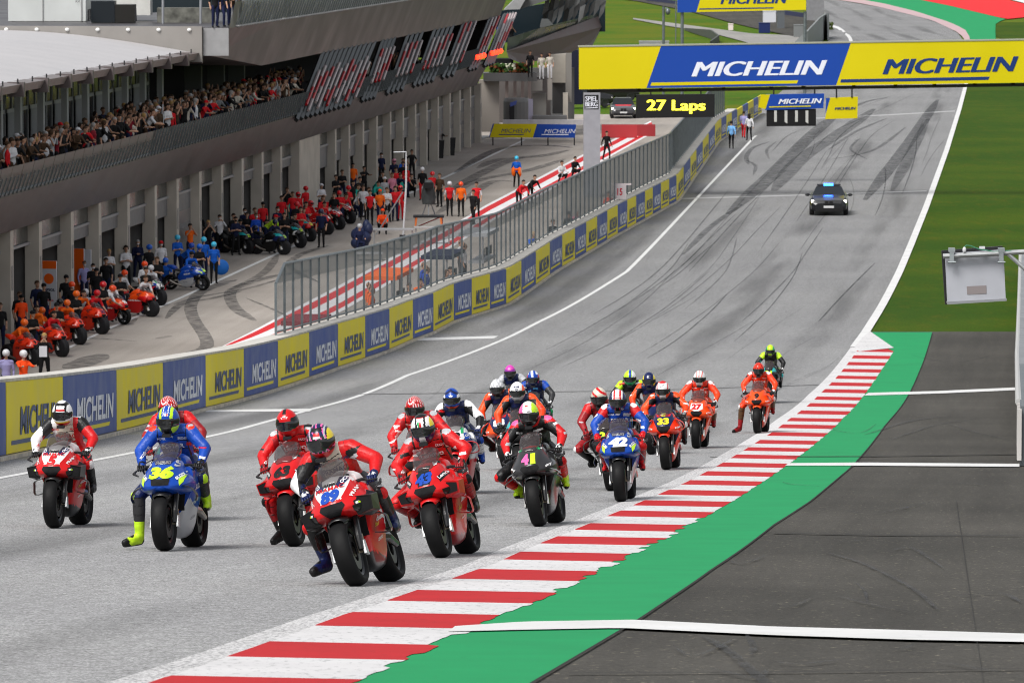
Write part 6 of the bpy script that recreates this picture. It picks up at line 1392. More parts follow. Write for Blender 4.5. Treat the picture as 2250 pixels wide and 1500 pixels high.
SU = dict(
 white5=dict(cols={0: 'cream', 9: 'black', 1: 'white', 2: 'white', 4: 'red', 5: 'black', 6: 'black', 8: 'red', 10: 'white'}, half=[([1], 1, 'red'), ([9], 1, 'black'), ([2], 1, 'red')], inner='black', flank=('red', 'white'), words=('PRAMAC', 'FIAMM', 'OCTO', 'DUCATI'), wcol='red', logo=['red', 'silver', 'navy']),
 suz=dict(cols={0: 'blue', 9: 'blue', 1: 'blue', 2: 'blue', 4: 'navy', 5: 'darkgrey', 6: 'lime', 8: 'black', 10: 'lime'}, words=('ECSTAR', 'SUZUKI', 'MOTUL', 'SUZUKI'), cup='ored', logo=['white', 'silver', 'red'], patch=[((-.74, .2, 1.26), .05, 'red'), ((-.74, -.2, 1.26), .05, 'red')]),
 suz42=dict(cols={0: 'blue', 9: 'red', 1: 'blue', 2: 'blue', 4: 'red', 5: 'dred', 6: 'red', 8: 'navy', 10: 'red'}, words=('ECSTAR', 'SUZUKI', 'MOTUL', 'SUZUKI'), cup='white', logo=['white', 'silver', 'white'], patch=[((-.74, .2, 1.26), .045, 'white'), ((-.74, -.2, 1.26), .045, 'white')], glove='red', glove2='red'),
 duc=dict(cols={0: 'red', 9: 'red', 1: 'red', 2: 'red', 4: 'red', 5: 'dred', 6: 'black', 8: 'dred', 10: 'black'}, inner='dred', innerw=.22, words=('Lenovo', 'DUCATI', 'Shell', 'DUCATI'), cup='silver', logo=['white', 'dred', 'white', 'black'], glove='dred', glove2='black'),
 mar=dict(cols={0: 'cream', 9: 'red', 1: 'white', 2: 'white', 4: 'black', 5: 'black', 6: 'navy', 8: 'black', 10: 'red'}, half=[([1], 1, 'red'), ([2], 1, 'red')], inner='black', flank=('red', 'black'), words=('PRAMAC', 'FIAMM', 'OCTO', 'DUCATI'), wcol='navy', innerw=.32, logo=['red', 'navy', 'silver'], patch=[((-.70, .26, 1.26), .05, 'red'), ((-.76, .20, 1.30), .05, 'black'), ((-.76, -.22, 1.26), .055, 'red')], glove='navy', glove2='white'),
 hrc=dict(cols={0: 'red', 9: 'red', 1: 'orange', 2: 'orange', 4: 'black', 5: 'black', 6: 'red', 8: 'black', 10: 'orange'}, logo=['white', 'black']),
 lcr=dict(cols={0: 'navy', 9: 'white', 1: 'white', 2: 'black', 4: 'navy', 5: 'white', 6: 'blue', 8: 'orange', 10: 'blue'}, inner='black', logo=['silver', 'red', 'white'], glove='navy', glove2='white'),
 apr=dict(cols={0: 'black', 9: 'red', 1: 'red', 2: 'red', 4: 'black', 5: 'red', 6: 'lime', 8: 'black', 10: 'red'}, inner='black', innerw=.30, cup='pink', logo=['white', 'silver'], patch=[((-.72, 0, 1.29), .13, 'red')], glove='black', glove2='white'),
 ktm=dict(cols={0: 'ored', 9: 'ored', 1: 'orange2', 2: 'orange2', 4: 'orange2', 5: 'brown', 6: 'dred', 8: 'black', 10: 'white'}, words=('KTM', 'TECH3', 'KTM', 'KTM'), cup='white', logo=['white', 'black', 'white'], glove='black', glove2='white'),
 rbk=dict(cols={0: 'navy', 9: 'orange', 1: 'orange', 2: 'orange2', 4: 'black', 5: 'black', 6: 'black', 8: 'orange', 10: 'white'}, inner='black', logo=['white', 'red', 'orange'], glove='black', glove2='grey'),
 sky=dict(cols={0: 'navy', 9: 'silver', 1: 'black', 2: 'black', 4: 'black', 5: 'black', 6: 'black', 8: 'blue', 10: 'green'}, logo=['white', 'lime', 'silver']),
 sky2=dict(cols={0: 'navy', 9: 'blue', 1: 'darkgrey', 2: 'darkgrey', 4: 'black', 5: 'black', 6: 'black', 8: 'black', 10: 'green'}, logo=['white', 'sky'], patch=[((-.74, .2, 1.27), .045, 'pink'), ((-.74, -.2, 1.27), .045, 'pink')]),
 yam=dict(cols={0: 'black', 9: 'lime', 1: 'black', 2: 'black', 4: 'black', 5: 'black', 6: 'black', 8: 'black', 10: 'teal'}, logo=['white', 'red', 'lime']),
 yamg=dict(cols={0: 'black', 9: 'lime', 1: 'black', 2: 'black', 4: 'black', 5: 'black', 6: 'black', 8: 'lime', 10: 'teal'}, logo=['white', 'teal', 'lime'], patch=[((-.74, .2, 1.26), .07, 'lime'), ((-.74, -.2, 1.26), .07, 'lime')]),
 mil=dict(cols={0: 'dred', 9: 'red', 1: 'dred', 2: 'dred', 4: 'dred', 5: 'black', 6: 'black', 8: 'black', 10: 'white'}, logo=['white', 'silver'], glove='dred', glove2='black'))
W_ = dict
RIDERS = [ # px, py, yaw, roll, bike livery, suit, helmet, extra, bike label, rider label
 (120, 1160, 8.5, 2, pra('5', 'red'), 'white5', 'h5', W_(hang=0, up=.02), 'red and white motorcycle with a red 5, farthest left on the track', 'rider in white and red leathers with a white helmet, farthest left of the riders'),
 (363, 1210, 9.5, 3.5, suz('36', 'lime'), 'suz', 'h36', W_(hang=-.03, leg='R', kneepos=(-.60, -.40, .60), anklepos=(-.64, -.42, .16), toe=(.13, -.14, -.06), glove='black', glove2='blue', up=.03), 'blue motorcycle with a yellow 36 on its nose', 'rider in blue leathers with his yellow boot off the peg, on the bike with 36'),
 (382, 1146, 8, 6, YAMF, 'mil', 'hswirl', W_(hang=-.05, up=.06), 'dark blue motorcycle almost hidden behind the blue bike with 36', 'rider with a red swirl helmet half hidden behind the rider of the 36 bike'),
 (650, 1200, 12, 11, duc('63', 'black'), 'duc', 'h63', W_(hang=.0, leg='R', kneepos=(-.60, -.36, .56), anklepos=(-.68, -.30, .20), toe=(.19, -.07, -.09), hroll=R(-3)), 'red motorcycle with a dark 63, left behind the red and white bike with 89', 'rider all in red with a red oval-logo helmet and black boot dangling left'),
 (790, 1287, 11, 19, pra('89', 'blue'), 'mar', 'h89', W_(hang=-.06, leg='R', kneepos=(-.55, -.37, .66), anklepos=(-.64, -.36, .33), toe=(.20, -.10, -.06), tilt=14, hyaw=-4, hroll=R(-10), elbow=.02, up=-.01), 'leading red and white motorcycle with a blue 89, leaning hard to its right', 'leading rider in black, white and red leathers leaning over the 89 bike'),
 (975, 1225, 10.5, 15, duc('43', 'blue', 'black'), 'duc', 'h43', W_(hang=.0, knee='R', hroll=R(-6), elbow=.02), 'red motorcycle with a blue 43 and black logo panels, leaning left of centre', 'rider all in red with a white, green and red helmet on the 43 bike'),
 (922, 1142, 9, 6, REP, 'duc', 'hswirl', W_(hang=-.03, up=.05), 'orange and red motorcycle hidden behind the red bike with 43', 'rider with a bright red swirl helmet directly behind the 43 rider'),
 (1010, 1086, 7, 7, LCR, 'lcr', 'h73', W_(hang=-.03, up=.04), 'white motorcycle with green and blue trim and number 73', 'rider in navy and white leathers with a blue helmet and orange chin'),
 (1118, 1034, 8, 12, ktm('88', 'white', dark=True), 'rbk', 'h88', W_(hang=0, knee='R', up=.06), 'orange and navy motorcycle hidden behind the black 41 bike, its rider kneeing out', 'rider in orange and black leathers with a grey patterned helmet, knee out left'),
 (1128, 962, 6, 4, dict(SKY), 'sky', 'hpurple', W_(up=.05, hang=-.04), 'dark motorcycle below the rider with the purple helmet, last of the middle bunch', 'rider in black leathers with a purple mirrored helmet and green elbow'),
 (1172, 990, 6, 3, dict(SKY, gfx=SKY['gfx'][:1]+[('poly', [(.13, .96), (.22, .94), (.2, .84), (.14, .86)], 'white', 'mirror'), ('poly', [(-.06, .90), (.06, .90), (.06, .83), (-.06, .83)], 'orange')]), 'sky2', 'hbinder', W_(up=.05), 'dark motorcycle with white nose patches beside the purple-helmet rider', 'rider in dark leathers with a blue and white helmet and pink shoulder dots'),
 (1146, 1058, 7, 6, dict(YAM), 'rbk', 'hnojo', W_(hang=.0, up=.06), 'dark motorcycle directly behind the black bike with 41', 'rider with a white helmet bearing a black triangle, just behind the 41 rider'),
 (1187, 1156, 8.5, 10, APR, 'apr', 'h41', W_(hang=.0, knee='R', chest=('aprilia', 'white'), up=.02), 'black motorcycle with a pink and yellow 41', 'rider in red and black leathers with a white, pink and yellow helmet'),
 (1345, 1078, 6, 8, dict(YAM), 'mil', 'hbeige', W_(hang=-.06, knee='R', up=.04), 'dark motorcycle almost hidden behind the blue bike with 42', 'rider in dark red leathers half hidden left behind the 42 rider, knee out'),
 (1365, 1102, 5, 3.5, suz('42', 'white'), 'suz42', 'h42', W_(up=.05, hang=-.01), 'blue motorcycle with a white and red 42 on its nose', 'rider in blue leathers with a white, red and navy helmet on the 42 bike'),
 (1383, 990, 6, 2, dict(YAM), 'yam', 'hgreen', W_(up=.06), 'black motorcycle with a smoked screen behind the 42 rider', 'rider in black leathers with a lime, blue and white helmet, behind the 42 rider'),
 (1432, 998, 6, 4, ktm('36', 'navy', dark=True), 'rbk', 'hnavy', W_(up=.05, hang=-.01), 'navy motorcycle between the 42 and the dark orange 33', 'rider with a navy and yellow helmet just behind the white-helmet 33 rider'),
 (1465, 1032, 6.5, 4.5, ktm('33', 'yellow', main='ored', dark=True), 'rbk', 'h33', W_(up=.0, hang=-.02), 'orange motorcycle with a navy nose panel and yellow 33', 'rider in black and orange leathers with a mostly white helmet on the 33 bike'),
 (1530, 985, 7, 0, ktm('27', 'red', panel='white'), 'ktm', 'h27', W_(up=.03, hang=.0), 'bright orange motorcycle with a white number panel, second from right', 'rider all in orange with a white and orange patterned helmet'),
 (1665, 952, 8, 2, ktm('9', 'black'), 'ktm', 'h9', W_(up=.05, leg='R', kneepos=(-.62, -.40, .60), anklepos=(-.68, -.46, .14), toe=(.16, -.14, -.09)), 'bright orange motorcycle with a black 9, farthest right', 'rider in orange with a dark orange helmet and one foot down, farthest right'),
 (1688, 886, 7, 0, dict(YAM), 'yamg', 'hlime', W_(up=.06), 'dark green motorcycle at the back behind the orange bike with 9', 'rider in black and lime leathers with a lime green helmet, last of the field'),
]
ONLY = None
for i, (px, py, ya, ro, L, suit, hm, ex, bl, rl) in enumerate(RIDERS):
    if ONLY and i not in ONLY: continue
    p = G(px, py); sl_ = (prof(p.y-.8)-prof(p.y+.8))/1.6
    bike('racing_motorcycle', p, R(ya), math.atan(sl_)*1.0, R(ro), L, bl, 'racing motorcycles on the track')
    S = dict(SU[suit]); S.update(ex); pal_, fn_ = H[hm]; S['hpal'] = pal_; S['hfn'] = fn_
    near = p.y < 85
    if not near: S['nlogo'] = 24
    rider(p, R(ya), math.atan(sl_), R(ro), S, rl, .010 if near else .014)
# ------------------------------------------------------------------ people of the pit lane and the balcony
CLO = dict(white=(.62, .62, .64), black=(.008, .008, .009), navy=(.008, .012, .042), blue=(.01, .10, .50), royal=(.01, .06, .40), orange=(.80, .13, .01), hiviz=(.85, .07, .01), red=(.55, .012, .018), teal=(.02, .34, .28), grey=(.16, .17, .18), lgrey=(.35, .36, .38), denim=(.05, .08, .18), tan=(.35, .25, .15), green=(.02, .2, .06), lime=(.45, .7, .03), pink=(.55, .2, .28), sky=(.18, .42, .75), brown=(.06, .035, .02), lilac=(.30, .28, .5), maroon=(.2, .01, .02), yellow=(.6, .5, .03), skin=(.42, .24, .16), skin2=(.30, .16, .10), blond=(.35, .22, .08), dark=(.02, .013, .01), silverhair=(.3, .29, .28), cyan=(.05, .5, .75), cream=(.5, .46, .4))
def cl(n): return mat('cloth '+n, CLO[n], .85, 0, .2, bump=.25, bscale=14)
def sk(n): return mat('skin '+n, CLO[n], .55, 0, .3)
BODY = {}
def arm(b, sh, el, ha, hz=6):
    b(sh, Vector(sh).lerp(Vector(el), .9), .058, .048, 1); b(el, Vector(el).lerp(Vector(ha), .9), .043, .032, 2)
    d = (Vector(ha)-Vector(el)).normalized(); h = Vector(ha); b(h, h+d*.06, .036, .034, hz); b(h+d*.06, h+d*.12, .030, .020, hz); b(h+d*.02+Vector((0, 0, .02)), h+d*.07+Vector((.01, 0, .045)), .016, .012, hz)
def make_body(kind):
    if kind in BODY: return BODY[kind]
    Z = []
    def b(p, q, r0, r1, z, flat=None): Z.append((tuple(p), tuple(q), r0, r1, z, flat))
    crouch = kind in ('crouch', 'sit'); dz = {'crouch': -.52, 'sit': -.38}.get(kind, 0); fx = {'crouch': .10, 'lean': .22, 'bend': .38, 'sit': .05}.get(kind, 0); dd = {'bend': -.22, 'lean': -.04}.get(kind, 0)
    pel = Vector((-fx*.4, 0, .96+dz)); ch = Vector((fx*.55, 0, 1.30+dz+dd*.6)); nk = Vector((fx*.8, 0, 1.47+dz+dd)); hd = Vector((fx*.9+.02, 0, 1.65+dz+dd*1.1))
    b(pel, pel.lerp(ch, .45), .125, .115, 0, (.85, 1.2, 1)); b(pel.lerp(ch, .45), ch, .115, .135, 0, (.85, 1.25, 1)); b(ch, nk+Vector((0, 0, -.06)), .135, .08, 0, (.85, 1.35, 1)); b(nk, hd, .052, .05, 5)
    b(hd+Vector((-.015, 0, .02)), hd+Vector((.005, 0, .015)), .100, .096, 5, (1, .84, 1.12)); b(hd+Vector((.04, 0, -.06)), hd+Vector((.045, 0, -.07)), .055, .05, 5); b(hd+Vector((.095, 0, .0)), hd+Vector((.105, 0, -.02)), .016, .018, 5)
    for s in (-1, 1): b(hd+Vector((-.01, s*.086, -.01)), hd+Vector((-.012, s*.09, .02)), .016, .016, 5)
    for s in (-1, 1):
        sh = nk+Vector((-.02, s*.185, -.08)); b(nk+Vector((0, s*.06, -.05)), sh, .062, .066, 0)
        if kind in ('stand', 'walk'): el = sh+Vector((-.04+(.10*s if kind == 'walk' else 0), s*.06, -.28)); ha = el+Vector((.08+(.10*s if kind == 'walk' else 0), -s*.01, -.22))
        elif kind == 'cross': el = sh+Vector((.05, s*.05, -.27)); ha = el+Vector((.17, -s*.22, .05))
        elif kind in ('photo', 'lean_photo'): el = sh+Vector((.16, s*.08, -.14)); ha = el+Vector((.05, -s*.18, .24))
        elif kind == 'up': el = sh+Vector((.05, s*.12, .2)); ha = el+Vector((.02, -s*.08, .23))
        elif kind == 'point': el = sh+Vector((.20, s*.04, -.10)); ha = el+Vector((.22, 0, .02))
        elif kind == 'lean': el = sh+Vector((.16, s*.05, -.20)); ha = el+Vector((.22, -s*.08, -.02))
        elif kind == 'bend': el = sh+Vector((.12, s*.05, -.24)); ha = el+Vector((.20, -s*.03, -.12))
        elif kind == 'hip': el = sh+Vector((-.06, s*.18, -.22)); ha = el+Vector((.06, -s*.13, -.16))
        else: el = sh+Vector((.12, s*.06, -.22)); ha = el+Vector((.22, -s*.04, -.04))
        arm(b, sh, el, ha)
        hip = pel+Vector((0, s*.095, -.05))
        if kind == 'crouch': kn = Vector((.30, s*.20, .50)); an = Vector((-.02+.1*(s > 0), s*.16, .09))
        elif kind == 'sit': kn = Vector((.40, s*.14, .56)); an = Vector((.36, s*.15, .09))
        elif kind == 'walk': kn = hip+Vector((.16*s+.05, 0, -.41)); an = kn+Vector((.08*s-.10, 0, -.42)); an.z = max(an.z, .085)
        elif kind in ('cross', 'hip', 'photo', 'up'): kn = hip+Vector((.02, s*.04, -.42)); an = Vector((kn.x-.03, s*.17, .085))
        else: kn = hip+Vector((.02, s*.01, -.42)); an = Vector((kn.x-.04, s*.11, .085))
        b(hip, kn, .092, .062, 3); b(kn, an, .062, .046, 3); b(an+Vector((-.03, 0, -.035)), an+Vector((.15, s*.02, -.045)), .042, .036, 4)
    V, Fc, zone, c = fuse(Z, .02, 3); fm = zone.copy()
    hx, hz = hd.x, hd.z
    eye = np.zeros(len(c), dtype=bool)
    for s in (-1, 1): eye |= np.linalg.norm(c-np.array([hx+.092, s*.033, hz+.018]), axis=1) < .017
    fm[eye] = 7; fm[np.linalg.norm(c-np.array([hx+.088, 0, hz-.058]), axis=1) < .018] = 8
    me = bpy.data.meshes.new('person_'+kind); me.from_pydata(V.tolist(), [], Fc)
    for i in range(9): me.materials.append(None)
    me.polygons.foreach_set('material_index', fm.astype(np.int32)); me.polygons.foreach_set('use_smooth', np.ones(len(me.polygons), dtype=bool)); me.update()
    BODY[kind] = (me, hd); return BODY[kind]
HEADM = {}
def head_mesh(kind):
    if kind in HEADM: return HEADM[kind]
    mb = MB()
    if kind == 'hair':
        k = 16; q = 9
        for i in range(q+1):
            ph = math.pi*.62*i/q
            for j in range(k): th = 2*math.pi*j/k; cut = .72 if math.cos(th) > .35 else 1; p_ = ph*cut; mb.v.append((-.018+.112*math.sin(p_)*math.cos(th), .096*math.sin(p_)*math.sin(th), .03+.113*math.cos(p_)))
        for i in range(q):
            for j in range(k): mb.f.append((i*k+j, (i+1)*k+j, (i+1)*k+(j+1) % k, i*k+(j+1) % k)); mb.m.append(0)
    elif kind == 'long_hair':
        mb.ell((-.03, 0, .03), (.115, .104, .115), 0, 14, 9); mb.ell((-.065, 0, -.09), (.06, .09, .16), 0, 12, 8)
    elif kind == 'cap':
        mb.ell((-.012, 0, .045), (.116, .1, .09), 0, 14, 8); mb.hexa([(.05, -.07, .045), (.17, -.055, .03), (.17, .055, .03), (.05, .07, .045), (.05, -.07, .06), (.17, -.055, .042), (.17, .055, .042), (.05, .07, .06)])
    elif kind in ('helmet', 'full_helmet'):
        mb.ell((-.01, 0, .035), (.145, .125, .125), 0, 18, 10)
        if kind == 'full_helmet': mb.ell((.0, 0, -.03), (.135, .118, .12), 0, 18, 10); mb.hexa([(.07, -.1, -.03), (.14, -.07, -.03), (.14, .07, -.03), (.07, .1, -.03), (.07, -.1, .04), (.148, -.07, .04), (.148, .07, .04), (.07, .1, .04)], 1)
    elif kind == 'mask': mb.ell((.052, 0, -.045), (.06, .062, .048), 0, 12, 8)
    elif kind == 'headset': mb.tube([(-.01, .1, 0), (-.01, .075, .1), (-.01, 0, .14), (-.01, -.075, .1), (-.01, -.1, 0)], .014, 6); mb.ell((-.01, .105, 0), (.035, .02, .04), 0, 8, 6); mb.ell((-.01, -.105, 0), (.035, .02, .04), 0, 8, 6)
    o = mb.build('t', [None, None], None, True); me = o.data; bpy.data.objects.remove(o); HEADM[kind] = me; return me
def setm(o, mats):
    for i, m in enumerate(mats):
        if i >= len(o.material_slots): break
        o.material_slots[i].link = 'OBJECT'; o.material_slots[i].material = m
STUFF = []
def person_stuff(pos, face, kind, cols, hair, scale):
    me, hd = make_body(kind); M = Matrix.Translation(pos) @ Matrix.Rotation(R(face), 4, 'Z') @ Matrix.Scale(scale, 4)
    STUFF.append((me, M, [cols[0], cols[0], cols[1], cols[2], cl('black'), cols[1], cols[1], cols[1], cols[1]])); STUFF.append((head_mesh(hair[0]), M @ Matrix.Translation(hd), [cl(hair[1])]*2))
def build_stuff(name, label, cat):
    V = []; Fs = []; fm = []; ms = []; n = 0
    for me, M, cols in STUFF:
        a = np.empty(len(me.vertices)*3); me.vertices.foreach_get('co', a); a = a.reshape(-1, 3); m = np.array(M); V.append(a @ m[:3, :3].T+m[:3, 3])
        mi = np.empty(len(me.polygons), dtype=np.int32); me.polygons.foreach_get('material_index', mi)
        for c_ in cols:
            if c_ not in ms: ms.append(c_)
        lut = [ms.index(c_) for c_ in cols]; fm += [lut[i] for i in mi]; Fs += [tuple(v+n for v in p.vertices) for p in me.polygons]; n += len(a)
    tag(link_mesh(name, np.vstack(V).tolist(), Fs, ms, None, fm, True), label, cat, kind='stuff')
def person(pos, face, kind, shirt, trousers, label, group, hair=('hair', 'dark'), sleeves='short', skin='skin', extra=(), scale=1., hands=None, sleevecol=None):
    """face: heading in degrees, 0 = +x (image right), -90 = towards the camera"""
    me, hd = make_body(kind); o = bpy.data.objects.new('person', me); COL.objects.link(o)
    o.location = pos; o.rotation_euler = (0, 0, R(face)); o.scale = (scale,)*3
    s_ = cl(shirt); sl = cl(sleevecol) if sleevecol else s_; skn = sk(skin)
    setm(o, [s_, sl, sl if sleeves == 'long' else skn, cl(trousers), cl('black'), skn, cl(hands) if hands else skn, mat('eye dark', (.02, .015, .012), .4), mat('lips', (.25, .09, .07), .6)])
    tag(o, label, 'person', group)
    for k, colr in ([hair] if hair else [])+list(extra):
        c = bpy.data.objects.new(k, head_mesh(k)); COL.objects.link(c); c.parent = o; c.location = hd
        setm(c, [mat('helmet shell '+colr, CLO[colr], .3, coat=.4) if 'helmet' in k else cl(colr), mat('pit visor', (.01, .01, .012), .1)])
    return o
def on_pit(px, py): p = GP(px, py); return p
